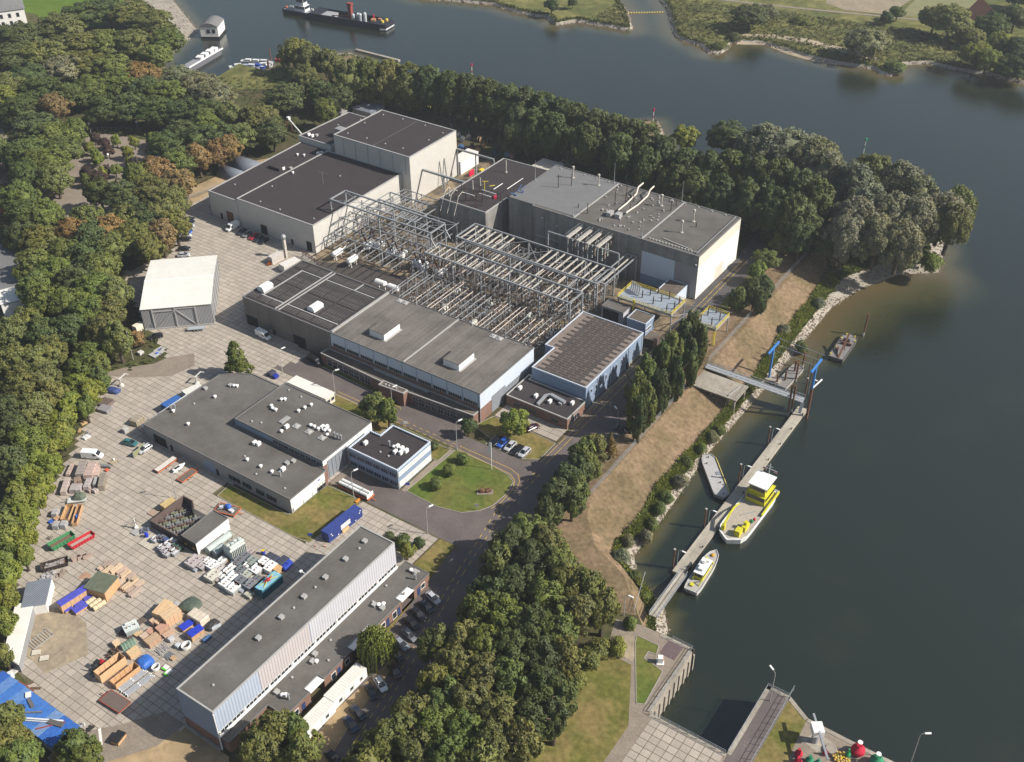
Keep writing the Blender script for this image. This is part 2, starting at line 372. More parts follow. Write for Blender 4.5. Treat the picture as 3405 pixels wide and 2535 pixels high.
for nm,pl,far in (('far_bank_west',FARL,[(-1500,1300),(-1500,700)]),('far_bank_east',FARR,[(1500,1700),(-900,1700)])):
    i1=inset(pl,1.8);i2=inset(pl,3.6)
    rows=[[c,b,a] for a,b,c in zip(pl,i1,i2)]
    rows=dense_rows([[tuple(q) for q in r_] for r_ in rows])
    structure('stone_bank',strip(1,2,-5.4,WL-.3,rows,.25),M['concrete'])
    structure('grassy_bank',strip(0,1,-5.0,-5.4,rows),M['meadow'])
    structure('meadow',sheet(i2+far,-5.0),M['meadow'])
    globals()[nm+'_rows']=rows
structure('beach',strip(0,1,-4.4,WL-.35,dense_rows([[(-220,534),(-219,522)],[(-206,542),(-206,529)],[(-190,545),(-190,520.5)],[(-175,543),(-176,518.8)],[(-163,542),(-163,521.5)],[(-149,537),(-147,526)]]),.05,6),M['beach'])
structure('river_road',sheet([(-260,581),(-234,586.7),(-210,592.2),(-188.8,597.7),(-169.6,603.2),(-145.8,609.5),(-120,618),(-120,615.4),(-145.8,606.9),(-169.6,600.6),(-188.8,595.1),(-210,589.6),(-234,584.1),(-260,578)],-4.9),M['footpath'])
structure('bare_field',sheet([(-204,606),(-190,600.5),(-168,606.5),(-166,640),(-180,680),(-215,660)],-4.93),M['bare_field'])
structure('mown_field',sheet([(-163,608.5),(-146,613),(-128,621),(-140,700),(-166,700)],-4.93),M['field'])

# water: one sheet, silt-coloured where it is shallow
def seg_dist(P_,pl):
    d=np.full(len(P_),1e9)
    for a,b in zip(pl,pl[1:]):
        a=np.array(a);b=np.array(b);v=b-a;t=np.clip(((P_-a)@v)/max(1e-6,v@v),0,1)
        d=np.minimum(d,np.linalg.norm(P_-(a+t[:,None]*v),axis=1))
    return d
xs=np.concatenate([[-3000,-1200,-700],np.arange(-520,60,4.0),[200,700,3000]])
ys=np.concatenate([[-800,0,60],np.arange(100,600,4.0),[800,1400,4000]])
gx,gy=np.meshgrid(xs,ys);Pw=np.stack([gx.ravel(),gy.ravel()],1)
shore=[r_[3] for r_ in BANK[:-2]]
d1=np.minimum(seg_dist(Pw,shore[:14]),99);d2=np.minimum(seg_dist(Pw,FARL),seg_dist(Pw,FARR))
d3=seg_dist(Pw,shore[13:])
wide=np.interp(Pw[:,1],[150,230,270,330,360,420],[3.5,5,13,26,16,6])
shal=np.maximum(np.clip(1-d1/wide,0,1),np.maximum(np.clip(1-d2/14,0,1),np.clip(1-d3/8,0,1)))
wv=[(float(a),float(b),WL) for a,b in Pw];nx=len(xs)
wf=[(j*nx+i,j*nx+i+1,(j+1)*nx+i+1,(j+1)*nx+i) for j in range(len(ys)-1) for i in range(nx-1)]
wm=bpy.data.meshes.new('water');wm.from_pydata(wv,[],wf)
at=wm.attributes.new('shallow','FLOAT','POINT');at.data.foreach_set('value',shal.astype(np.float32))
m=bpy.data.materials.new('river water');m.use_nodes=True;t=m.node_tree;N,L=t.nodes,t.links;b=N['Principled BSDF']
b.inputs['Roughness'].default_value=.09;b.inputs['Specular IOR Level'].default_value=.62;b.inputs['IOR'].default_value=1.5
a_=N.new('ShaderNodeAttribute');a_.attribute_name='shallow'
g=N.new('ShaderNodeNewGeometry')
ns=N.new('ShaderNodeTexNoise');ns.inputs['Scale'].default_value=.045;ns.inputs['Detail'].default_value=4;L.new(g.outputs['Position'],ns.inputs['Vector'])
ad=N.new('ShaderNodeMath');ad.operation='MULTIPLY_ADD';ad.inputs[1].default_value=.5;ad.inputs[2].default_value=-.25;L.new(ns.outputs['Fac'],ad.inputs[0])
sm=N.new('ShaderNodeMath');sm.operation='ADD';L.new(a_.outputs['Fac'],sm.inputs[0]);L.new(ad.outputs[0],sm.inputs[1])
rp=N.new('ShaderNodeValToRGB');L.new(sm.outputs[0],rp.inputs[0])
e=rp.color_ramp.elements;e[0].position=.04;e[0].color=(.0135,.0185,.012,1);e[1].position=1;e[1].color=(.10,.075,.036,1)
q=rp.color_ramp.elements.new(.25);q.color=(.027,.031,.015,1);q=rp.color_ramp.elements.new(.6);q.color=(.062,.058,.027,1)
L.new(rp.outputs[0],b.inputs['Base Color'])
n1=N.new('ShaderNodeTexNoise');n1.inputs['Scale'].default_value=1.1;n1.inputs['Detail'].default_value=5;n1.inputs['Roughness'].default_value=.65
mp=N.new('ShaderNodeMapping');mp.inputs['Scale'].default_value=(1,.55,1);mp.inputs['Rotation'].default_value=(0,0,.5);L.new(g.outputs['Position'],mp.inputs['Vector']);L.new(mp.outputs[0],n1.inputs['Vector'])
bp=N.new('ShaderNodeBump');bp.inputs['Strength'].default_value=.55;bp.inputs['Distance'].default_value=.16;L.new(n1.outputs['Fac'],bp.inputs['Height']);L.new(bp.outputs[0],b.inputs['Normal'])
wm.materials.append(m);wo_=link('water',wm);tag(wo_,kind='structure');M['water']=m
riv=MB().box(-3000,-800,-14,3000,4000,-13.9);structure('river_bed',riv,M['reed_earth'])

# riprap
def rocks(name,rows,j0,j1,z0,z1,n,lo,hi,parent=None,f0=-.1,f1=1.25):
    mb=MB()
    seg=[(rows[i],rows[i+1],math.dist(rows[i][j1],rows[i+1][j1])) for i in range(len(rows)-1)]
    seg=[s_ for s_ in seg if s_[2]<30];tot=sum(s_[2] for s_ in seg)
    for A,B,l in seg:
        c=n*l/tot;k=int(c)+(rnd.random()<c-int(c))
        for _ in range(k):
            u_,f=rnd.random(),rnd.uniform(f0,f1)
            a=[A[j0][i]+(B[j0][i]-A[j0][i])*u_ for i in (0,1)];b_=[A[j1][i]+(B[j1][i]-A[j1][i])*u_ for i in (0,1)]
            x,y=a[0]+(b_[0]-a[0])*f,a[1]+(b_[1]-a[1])*f;z=z0+(z1-z0)*f
            s_=rnd.uniform(lo,hi);an=rnd.random()*3
            vs=[]
            for zz,q in ((-.3,1.0),(.45,.62)):
                for t_ in range(4):th=an+t_*math.pi/2+rnd.uniform(-.3,.3);rr=s_*q*rnd.uniform(.7,1.1);vs.append((x+rr*math.cos(th),y+rr*math.sin(th),z+zz*s_*rnd.uniform(.7,1.2)))
            mb.add(vs,[(4,5,6,7),(0,1,5,4),(1,2,6,5),(2,3,7,6),(3,0,4,7)])
    o=mb.build(name,M['rock']);tag(o,kind='stuff');return o
rocks('riprap_stones',DB[:-4],2,3,-5.2,WL,6500,.22,.5)
rocks('riprap_stones',far_bank_west_rows,0,2,-5.1,WL,900,.5,1.0,f0=.1,f1=1.0)
rocks('riprap_stones',[r_ for r_ in far_bank_east_rows],0,2,-5.1,WL,1500,.5,1.0,f0=.1,f1=1.0)

# paved yard: grid of large concrete slabs; the 300 nearest are objects, the rest one part
YARD=[(-309,232),(-309,250),(-298,240),(-296,236),(-245,236.5),(-240,225),(-236,219),(-209.5,190),(-205.5,190),(-205.5,184),(-209,178.6),(-194,179),(-185,179),(-185,167),(-160,168),(-161,149),(-182,134.5),(-182,129.2),(-150,129.2),(-149.6,148.3),(-124.5,149),(-124.5,132.9),(-134.9,132.9),(-134.9,77),(-140,68),(-147,62),(-176,66),(-198,82),(-215,100),(-221,111),(-227,121),(-234,131),(-240,138),(-250,148),(-238,158),(-240,166),(-258,172),(-290,190),(-286,207),(-290,213)]
yard=structure('yard_pavement',sheet(YARD,.006),M['joint'])
BLOCK=[(-214.6,135,-160,147.8),(-210,148,-161,166),(-194,148.6,-161.9,168),(-232.8,191,-142,218),(-160,157,-143.5,171),(-295,236,-244,300),(-134.7,77,-124,133)]
SX,SY=2.0,1.75
cells=[]
for i in range(-175,-55):
    for j in range(30,145):
        x,y=i*SX+.35,j*SY+.6
        if inside(x,y,YARD) and not any(b_[0]+.8<x<b_[2]-.8 and b_[1]+.8<y<b_[3]-.8 for b_ in BLOCK):cells.append((x,y))
cells.sort(key=lambda c:(c[0]**2+c[1]**2))
sm_=MB().box(-SX/2+.06,-SY/2+.06,0,SX/2-.06,SY/2-.06,.03).mesh('slab',M['slab'])
for k,(x,y) in enumerate(cells[:300]):
    o=link('slab',sm_,yard,(x,y,.008+rnd.uniform(0,.006)))
rest=MB()
for x,y in cells[300:]:
    d=rnd.uniform(0,.006);rest.box(x-SX/2+.06,y-SY/2+.06,.008,x+SX/2-.06,y+SY/2-.06,.038+d)
tag(rest.build('slab_field',M['slab'],yard),kind='stuff')
M['patch']=mat('worn concrete patch',(.33,.265,.18),.9,.2,.9,.1,col2=(.26,.21,.15),stain=.2,stain_scale=.2,spec=.2)
M['red_dust']=mat('brick dust',(.36,.22,.15),.95,.25,.8,spec=.1)
structure('worn_patch',sheet([(-188.5,78.5),(-181,84),(-174,83),(-166.5,77.5),(-170,69),(-178,70)],.05),M['patch'])
def splat(x,y,r_,n=14):return [(x+r_*rnd.uniform(.45,1.1)*math.cos(2*math.pi*i/n),y+r_*rnd.uniform(.45,1.1)*math.sin(2*math.pi*i/n)) for i in range(n)]
structure('brick_dust',sheet(splat(-177.6,88.5,2.3),.055),M['red_dust'])
structure('brick_dust',sheet(splat(-186.3,92.6,1.6),.055),M['red_dust'])
structure('yard_lane',sheet([(-249,147.4),(-241,150.8),(-231,158.5),(-229,166),(-234,170.5),(-239,164.5),(-240,160),(-246,153.5)],.052),M['footpath'])

# roads
structure('brick_street',sheet([(-209,178.6),(-205.7,184),(-205.7,188.2),(-143,188.2),(-143,184),(-123.5,184.3),(-119.9,187),(-119.9,250),(-107.5,250),(-107.5,155),(-112,140),(-119,149),(-160.8,149),(-160.8,157),(-143.6,157),(-141.9,157.6),(-141,178.4)],.012),M['brick_road'])
structure('quay_road',sheet([(-119.9,249.9),(-121.7,281),(-121.7,312.5),(-124,335),(-114,335),(-114,306.5),(-113.5,280),(-107.5,262),(-107.5,249.9)],.012),M['asphalt'])
structure('tree_road',sheet([(-119.2,149),(-112,140),(-107.5,155),(-101,110),(-92,60),(-80,-20),(-100,-20),(-108,60),(-112.5,88),(-116,110),(-119,128)],.016),M['brick_road'])
LAWN_P=[(-141.9,157.8),(-141.1,178),(-129.7,178.1),(-123.6,177.4),(-121,175.8),(-119.9,170.8),(-120.3,165.5),(-122,162.2),(-125.3,159.1),(-131.7,157.5)]
def lawn(name,poly,m_,z=.05,kerb=True):
    structure(name,sheet(poly,z),M[m_])
    if kerb:
        mb=MB()
        for a,b_ in zip(poly,poly[1:]+poly[:1]):mb.bar((a[0],a[1],.055),(b_[0],b_[1],.055),.16,.13)
        structure('kerb',mb,M['kerb'])
lawn('park_lawn',LAWN_P,'lawn_green')
lawn('workshop_lawn',[(-157.9,148.2),(-151.3,148.5),(-148.5,147.5),(-149.6,132.6),(-149.8,130),(-154.7,129.3),(-181,129.4),(-181.5,134.2),(-161,134.4),(-160.3,147.9)],'lawn')
lawn('verge_lawn',[(-185,172.2),(-162.5,172),(-162.5,178),(-185,178.6)],'lawn')
lawn('verge_lawn',[(-160,171.6),(-142.3,171.6),(-142.3,177.2),(-160,177.6)],'lawn')
lawn('verge_lawn',[(-134,186.5),(-124,184.8),(-120.3,187),(-120.3,195),(-128,195.5),(-141,195.5),(-143,189)],'lawn')
lawn('hedge_bed',[(-198,186.9),(-175,185.4),(-175,187.2),(-198,188.8)],'lawn_green')
lawn('corner_lawn',[(-124.2,148.8),(-119.5,148.8),(-117.8,134),(-115.5,116),(-112.5,96),(-109,80),(-116.5,80),(-117.2,135.6),(-124.2,135.6)],'lawn',kerb=False)
structure('sand_verge',sheet([(-112,96),(-110,120),(-107,96),(-103,78),(-108,78)],.026),M['sand'])
structure('footpath',sheet([(-143.3,157.3),(-141.9,157.3),(-141.1,178),(-143.3,178)],.045),M['footpath'])
structure('footpath',sheet([(-160.4,149.2),(-158.6,149.2),(-158.6,157),(-160.4,157)],.045),M['footpath'])
structure('parking_bay',sheet([(-136,184.3),(-123.8,184.6),(-123.9,189.2),(-136,189)],.056),M['footpath'])
pb=MB()
for i in range(6):
    for j in range(3):pb.box(-141+i*3.4,196+j*2.1,.02,-137.7+i*3.4,198+j*2.1,.06)
structure('entrance_pavement',pb,M['slab'])
structure('flower_strip',sheet([(-119.9,203),(-121,203),(-121,246),(-119.9,246)],.03),M['footpath'])
# yellow road markings
ym=MB()
def dash(x0,y0,x1,y1,w_=.16,on=0,off=0,z=.02):
    l=math.dist((x0,y0),(x1,y1));ux,uy=(x1-x0)/l,(y1-y0)/l;t_=0
    while t_<l:
        e_=min(l,t_+(on or l));a=(x0+ux*t_,y0+uy*t_);b_=(x0+ux*e_,y0+uy*e_);nx_,ny_=-uy*w_/2,ux*w_/2
        ym.quad((a[0]-nx_,a[1]-ny_,z),(b_[0]-nx_,b_[1]-ny_,z),(b_[0]+nx_,b_[1]+ny_,z),(a[0]+nx_,a[1]+ny_,z));t_=e_+(off or 1)
dash(-185,178.9,-162,178.5);dash(-185,180.1,-162,180.0);dash(-162,178.4,-141,178.6,.16,1.2,1.1);dash(-162,180,-141,179.9,.16,1.2,1.1)
dash(-141,178.6,-123.5,178);dash(-141,179.9,-124.5,179.8)
arc=[(-124.5,179.8),(-121.5,178.9),(-119.7,176.8),(-119.0,174.5)];arc2=[(-123.5,178),(-121,176.5),(-119.6,173.5),(-119.3,168),(-120,164.5)]
for a_l in (arc,arc2):
    for a,b_ in zip(a_l,a_l[1:]):dash(*a,*b_)
for off_ in (0,1.5):
    pts=[(-119.4,186.3),(-119.4,246),(-119.4,282),(-119.6,314)]
    for a,b_ in zip(pts,pts[1:]):dash(a[0]+off_,a[1],b_[0]+off_,b_[1],.15,4,.5)
    pts=[(-118.4,182),(-118.4,164),(-116,152.5),(-114.3,143),(-111.4,130),(-106.9,111.5),(-103.7,94),(-98,60)]
    for a,b_ in zip(pts,pts[1:]):dash(a[0]+off_,a[1],b_[0]+off_,b_[1],.17,1.3,1.5,.024)
structure('road_marking',ym,M['yellow_line'])
wl=MB();wl.cb(-147.2,65.2,.064,.55,4.2,.004,.98);structure('stop_line',wl,M['white_line'])
structure('gate_lane',sheet([(-152,56),(-153,62),(-146.5,69),(-141,76.8),(-135.2,76.8),(-136,70),(-142,61),(-147,55)],.06),M['footpath'])
structure('sand_yard',sheet([(-136.3,76.5),(-122,76.5),(-118,72),(-118,55),(-140,55),(-143,61)],.02),M['sand'])
# substation ground, north strip, track and car park
structure('substation_ground',sheet([(-244.5,218.2),(-205.5,218.2),(-142.4,218.2),(-142.4,246),(-121,246),(-121,281.5),(-218.2,281.5),(-218.2,330),(-238.8,330),(-240,284),(-244.5,284)],.014),M['gravel'])
structure('storage_ground',sheet([(-238.5,312.5),(-121,313),(-121,345),(-250,346),(-290,340),(-298,316)],.01),M['forest_floor'])
structure('sand_track',sheet([(-319,247),(-309,236),(-297,237),(-297,285),(-298.5,316),(-305,338),(-314,342),(-309,316),(-309,300),(-312,284),(-317,276)],.012),M['sand'])
structure('dry_verge',sheet([(-101.7,330),(-101.7,184),(-98.9,176),(-91.9,168),(-80.9,163),(-74.9,157),(-72.5,154),(-80,151.5),(-92,158),(-103,168),(-107.4,184),(-107.4,250),(-110,262),(-112,330)],.028),M['grass_dry'])
structure('car_park',sheet([(-330,243),(-310,232),(-305,215),(-330,200),(-365,205),(-372,228),(-395,250),(-388,263),(-354,270)],.012),M['footpath'])
structure('forest_path',sheet([(-358,196),(-345,214),(-338,206),(-350,192)],.016),M['footpath'])
structure('side_street',sheet([(-455,250),(-425,240),(-395,225),(-380,213),(-384,208),(-400,219),(-430,232),(-460,240)],.012),M['footpath'])
structure('forest_path',sheet([(-275,148),(-271,151.5),(-258,142),(-246,133),(-235,122),(-226,108),(-228.5,107),(-238,120),(-249,131),(-262,140)],.016),M['footpath'])
structure('green_meadow',sheet([(-640,330),(-545,345),(-515,330),(-500,352),(-520,385),(-560,394),(-640,440)],.02),mat('bright meadow',(.09,.14,.02),.95,.15,.2,spec=.1))
structure('green_meadow',sheet([(-400,352),(-385,352),(-360,362),(-360,340),(-385,322),(-395,330)],.02),M['meadow'])
structure('green_meadow',sheet([(-330,372),(-205,370),(-205,360),(-330,355)],.02),M['meadow'])
# lock island
structure('lock_lawn',sheet([(-78,136.5),(-73,141),(-66.7,141.2),(-59.6,127.2),(-59.4,100),(-85,100),(-90,118)],.02),M['lawn'])
structure('lock_pavement',sheet([(-76,150.5),(-70,152.2),(-57.4,152.5),(-57.4,132.4),(-40.2,132.4),(-40.2,152.4),(-35,152.4),(-35,100),(-60,100),(-60,128),(-66.8,141.2),(-73,141.2)],.012),M['footpath'])
lawn('lock_grass',[(-69.7,149),(-64.3,149.1),(-63.6,146.6),(-65.4,146.4),(-65.3,144.2),(-63.6,144.1),(-60.3,143.3),(-59.4,133.7),(-61,133),(-69,147)],'lawn_green')
structure('worn_patch',sheet([(-74.5,142.5),(-71,148.5),(-67,146.5),(-67.2,142)],.03),M['patch'])
M['grate']=mat('rusty grating',(.12,.085,.085),.8,.3,3,.2)
structure('grating',MB().box(-63.2,147.4,.02,-59.6,151.6,.07),M['grate'])
apron=structure('lock_apron',sheet([(-56.6,131.6),(-41,131.6),(-41,100),(-56.6,100)],.016),M['joint'])
for i in range(8):
    for j in range(11):link('slab',sm_,apron,(-55.6+i*2.02,130.6-j*1.77,.02))
structure('pier_grass',sheet([(-35,152.1),(-30,148.9),(-29.8,142),(-29.2,136),(-29,110),(-35,110)],.03),M['lawn'])
structure('pier_yard',sheet([(-30,148.9),(-20,148.8),(10,148.8),(20,110),(-29,110),(-29.8,142)],.022),M['footpath'])
structure('pier_pavement',MB().box(-39.9,110,.012,-35.1,152.1,.05),M['brick_road'])
# quay walls of the lock and of the buoy yard: concrete with a coping
def qwall(pts,name='quay_wall',z0=-9.0,th=.9):
    mb=MB()
    for (a,b_) in zip(pts,pts[1:]):
        d=Vector((b_[0]-a[0],b_[1]-a[1],0));l=d.length;n=Vector((-d.y,d.x,0))/l
        k=max(1,int(l/2.2))
        for i in range(k):  # bays between pilasters
            p0=Vector((a[0],a[1],0))+d*(i/k);p1=Vector((a[0],a[1],0))+d*((i+1)/k)
            q0,q1=p0+n*-th,p1+n*-th
            mb.add([(p0.x,p0.y,z0),(p1.x,p1.y,z0),(q1.x,q1.y,z0),(q0.x,q0.y,z0),(p0.x,p0.y,.1),(p1.x,p1.y,.1),(q1.x,q1.y,.1),(q0.x,q0.y,.1)],[(4,5,6,7),(0,1,5,4),(1,2,6,5),(2,3,7,6),(3,0,4,7)])
            c_=p0+n*.12;mb.cb(c_.x,c_.y,z0,.5,.34,-z0-1.6,math.atan2(d.y,d.x))
    return structure(name,mb,M['concrete'])
qwall([(-65.5,152.5),(-57.4,152.5)]);qwall([(-57.4,152.4),(-57.4,132.5)],'lock_wall');qwall([(-57.4,132.4),(-40.2,132.4)],'lock_wall');qwall([(-40.2,132.4),(-40.2,152.4)],'lock_wall')
qwall([(-40.2,152.4),(-35,152.4),(-29.9,149.3),(-20.4,149.1),(10,149),(60,140)])
M['asphalt_dark']=mat('dark roof bed',(.035,.031,.03),.9,.2,1.2)
M['blue_roof']=mat('pale gravel between felt panels',(.19,.152,.128),.95,.25,1.8,.3,stain=.2)
M['skylight']=mat('skylight glazing',(.30,.30,.28),.25,.1,1,spec=.6)
M['rust_pale']=M['purlin']
M['white_sheet']=mat('white roof sheet',(.66,.635,.575),.6,.05,.5,stain=.05,spec=.3)
M['yellow_paint']=mat('yellow paint',(.56,.44,.06),.5,.12,1.2,spec=.4)
M['shelter']=ribbed('grey corrugated shelter',(.17,.185,.215),.5,0,.08,depth=.05)
M['roof_rib']=mat('dark slatted roof',(.125,.112,.104),.8,.2,1.2,island=.25,stain=.15,spec=.25)
# ================================================================ BUILDINGS
class Bld:
    def __init__(s,name,label,cat,cx,cy,group=None,z=0):
        s.t=thing(name,label,cat,(cx,cy,z),0,group);s.o=(-cx,-cy,-z)
    def part(s,name,mb,m,parent=None,label=None):
        o=mb.build(name,M[m] if isinstance(m,str) else m,parent or s.t,None if parent else s.o)
        if label:o['label']=label
        return o
def poly_rect(x0,y0,x1,y1):return [(x0,y0),(x1,y0),(x1,y1),(x0,y1)]
def ring(mb,poly,z0,z1,th=.25,out=.06):
    """parapet: walls of thickness th along a counter-clockwise polygon"""
    n=len(poly);off=[]
    def offs(d):
        r_=[]
        for i in range(n):
            p0,p1,p2=(Vector(poly[(i+k)%n]+(0,)) for k in (-1,0,1))
            a=(p1-p0).normalized();b_=(p2-p1).normalized();na,nb=Vector((a.y,-a.x,0)),Vector((b_.y,-b_.x,0))
            q=na+nb;q=q*(2/ max(.3,q.length_squared));r_.append((p1.x+q.x*d,p1.y+q.y*d))
        return r_
    A,B=offs(out),offs(out-th);k=len(mb.v)
    for pl,z in ((A,z0),(A,z1),(B,z1),(B,z0)):mb.v+=[(p[0],p[1],z) for p in pl]
    for i in range(n):
        j=(i+1)%n
        for a,b_ in ((0,1),(1,2),(2,3),(3,0)):mb.f.append((k+a*n+i,k+a*n+j,k+b_*n+j,k+b_*n+i))
    return mb
def walls_roof(B,poly,h,wall,roof,trim='trim',rz=.22,th=.28,base=.0):
    w_=MB();n=len(poly)
    w_.v=[(p[0],p[1],base) for p in poly]+[(p[0],p[1],h-.02) for p in poly]
    w_.f=[(i,(i+1)%n,n+(i+1)%n,n+i) for i in range(n)]
    wo=B.part('wall',w_,wall)
    r_=B.part('roof',sheet(poly,h-rz),roof)
    B.part('roof_edge',ring(MB(),poly,h-.34,h,th),trim)
    return wo,r_
def facade(B,name,ax,c,a0,a1,z0,z1,sg,m,t=.05,parent=None):
    """flat panel t thick standing proud of the wall plane ax=c"""
    mb=MB()
    if ax=='x':mb.box(min(c,c+sg*t),a0,z0,max(c,c+sg*t),a1,z1)
    else:mb.box(a0,min(c,c+sg*t),z0,a1,max(c,c+sg*t),z1)
    if parent is not None:return mb.build(name,M[m] if isinstance(m,str) else m,parent)
    return B.part(name,mb,m)
def window(B,ax,c,a0,a1,z0,z1,sg,nv=2,nh=1,fm='white_paint',name='window',bar=.09,gm='glass'):
    fr=MB();gl=MB();t,tg=.11,.04
    def bx(mb,p0,p1,q0,q1,d):
        lo,hi=min(c,c+sg*d),max(c,c+sg*d)
        if ax=='x':mb.box(lo,p0,q0,hi,p1,q1)
        else:mb.box(p0,lo,q0,p1,hi,q1)
    bx(fr,a0,a1,z0,z0+bar,t);bx(fr,a0,a1,z1-bar,z1,t)
    for i in range(nv+1):
        x=a0+(a1-a0)*i/nv;x0=min(max(x-bar/2,a0),a1-bar);bx(fr,x0,x0+bar,z0+bar,z1-bar,t-.003)
    for j in range(1,nh):zz=z0+(z1-z0)*j/nh;bx(fr,a0+bar,a1-bar,zz-bar/2,zz+bar/2,t-.006)
    f=B.part(name,fr,fm);bx(gl,a0+.02,a1-.02,z0+.02,z1-.02,tg)
    gl.build('pane',M[gm],f);return f
def roof_vents(B,pts,z,kind='vent'):
    for i,p in enumerate(pts):
        x,y=p[:2];k=p[2] if len(p)>2 else 'mush'
        mb=MB()
        if k=='mush':mb.lathe(x,y,[(.28,z),(.28,z+.45),(.5,z+.5),(.52,z+.72),(.3,z+.9)],8);n_,m_='roof_vent','white_paint'
        elif k=='box':mb.cb(x,y,z,.9,1.0,.55);mb.cb(x,y,z+.55,1.05,1.15,.12);n_,m_='roof_vent','trim'
        elif k=='ac':mb.cb(x,y,z+.15,.75,1.25,.85);mb.cb(x-.3,y,z,.1,1.2,.15);mb.cb(x+.3,y,z,.1,1.2,.15);n_,m_='cooling_unit','white_paint'
        elif k=='dome':mb.box(x-.9,y-.9,z,x+.9,y+.9,z+.22);mb.blob(x,y,z+.22,.75,.75,.28,8,4);n_,m_='skylight','trim'
        elif k=='sky':mb.box(x-.7,y-1.6,z,x+.7,y+1.6,z+.3);n_,m_='skylight','trim'
        elif k=='pipe':mb.tube((x,y,z),(x,y,z+1.5),.22,8);mb.tube((x,y,z+1.5),(x,y,z+1.7),.34,8);n_,m_='chimney_pipe','grey_metal'
        else:mb.lathe(x,y,[(.3,z),(.3,z+.25),(.1,z+.36)],8);n_,m_='roof_drain','trim'
        o=B.part(n_,mb,m_)
        if k=='sky':MB().box(x-.55,y-1.45,z+.3,x+.55,y+1.45,z+.34).build('pane',M['skylight'],o)

# --- tall dark-roofed hall, its low neighbours: one block by the trees
B=Bld('test_hall','tallest hall with black flat roof and bare white sunlit wall','hall',-258,298)
walls_roof(B,poly_rect(-276.7,284,-240,312.5),18.5,'clad_pale','roof_dark','trim',th=.5)
roof_vents(B,[(-247,289,'d'),(-255,288.5,'d'),(-264,288.5,'d'),(-243.5,300,'d'),(-243,308,'d'),(-253,310,'d'),(-264,310,'d'),(-273,309,'d'),(-274,299,'d'),(-273,288,'d')],18.28)
B.part('roof_seam',MB().bar((-258,285,18.29),(-258,311.5,18.29),.14,.03),'trim_dark')
for x in range(-272,-240,6):B.part('downpipe',MB().tube((x,283.9,11),(x,283.9,18),.07,6),'clad_grey')
B=Bld('low_block','dark-roofed two-level annex behind the tallest hall, beside the sand track','building',-289,300)
walls_roof(B,[(-298,286.5),(-281,286.5),(-281,291),(-277,291),(-277,315),(-297,315)],12,'clad_pale','roof_dark',th=.45)
B.part('roof_hut',MB().box(-285.5,294,11.8,-277.2,297,15.2),'clad_grey')
roof_vents(B,[(-294.8,289,'ac'),(-292.8,288.8,'ac'),(-292,290.5,'box'),(-280.5,313.3,'mush'),(-279.6,311.5,'ac'),(-288,312,'d'),(-292,303,'d')],11.8)
B=Bld('main_test_hall','wide hall with black roof, white wall facing the steel gantries','hall',-262,260)
walls_roof(B,poly_rect(-280.8,236,-244.3,284),11,'clad_pale','roof_dark',th=.45)
roof_vents(B,[(-247.5,240,'d'),(-262,238.5,'d'),(-272,239,'d'),(-278,262,'mush'),(-277,250,'d'),(-262,270,'d')],10.8)
for a,b_ in ((-270.5,-267.3),(-248.5,-246.0),(-256,-254.8)):facade(B,'door','y',236,a,b_,.05,3.8 if b_-a>2 else 2.2,-1,'dark',.03)
# lattice mast shadow-thrower on the white wall side: a slim aerial on the roof edge
B.part('aerial',MB().path([(-263,262,10.8),(-263,262,15.5)],.05).path([(-265,262,15.3),(-261,262,15.3)],.03).path([(-265,263,14.6),(-261,263,14.6)],.03),'grey_metal')
B=Bld('side_hall','lower black-roofed wing along the sand strip and the grey domed shelters','building',-288,260)
walls_roof(B,[(-295.5,236),(-281,236),(-281,286.2),(-296.5,286.2)],10,'clad_pale','roof_dark',th=.45)
B.part('roof_step',MB().box(-290.5,262,9.8,-285,270,10.9),'roof_dark')
roof_vents(B,[(-283,281,'ac'),(-282.5,282.5,'mush'),(-289,276,'mush'),(-286.5,277,'mush'),(-285,264,'ac'),(-283,266,'box'),(-291,245,'d')],9.8)
for a,b_ in ((-291,-289.8),):facade(B,'door','y',236,a,b_,.05,2.3,-1,'dark',.03)
facade(B,'gate','y',236,-287.5,-284,.05,4.2,-1,'rust',.04)
# arched shelters
def arch_shelter(x0,y0,x1,y1,h,label):
    B=Bld('arched_shelter',label,'shelter',(x0+x1)/2,(y0+y1)/2,'arched metal shelters beside the low wing')
    mb=MB();n=10;mb.smooth=True
    for x in (x0,x1):
        for k in range(n+1):a=math.pi*k/n;mb.v.append((x,(y0+y1)/2-(y1-y0)/2*math.cos(a),h*math.sin(a)))
    mb.f=[(k,n+1+k,n+2+k,k+1) for k in range(n)];mb.f+=[tuple(range(n+1)),tuple(range(2*n+1,n,-1))]
    B.part('shell',mb,M['shelter'])
M['shelter']=ribbed('grey corrugated shelter',(.17,.185,.215),.5,0,.08,depth=.05)
arch_shelter(-320,266.4,-303,275,4.2,'larger grey arched shelter beside the low dark-roofed wing')
arch_shelter(-318,259.4,-304,266,3.5,'smaller grey arched shelter at the head of the paved yard')

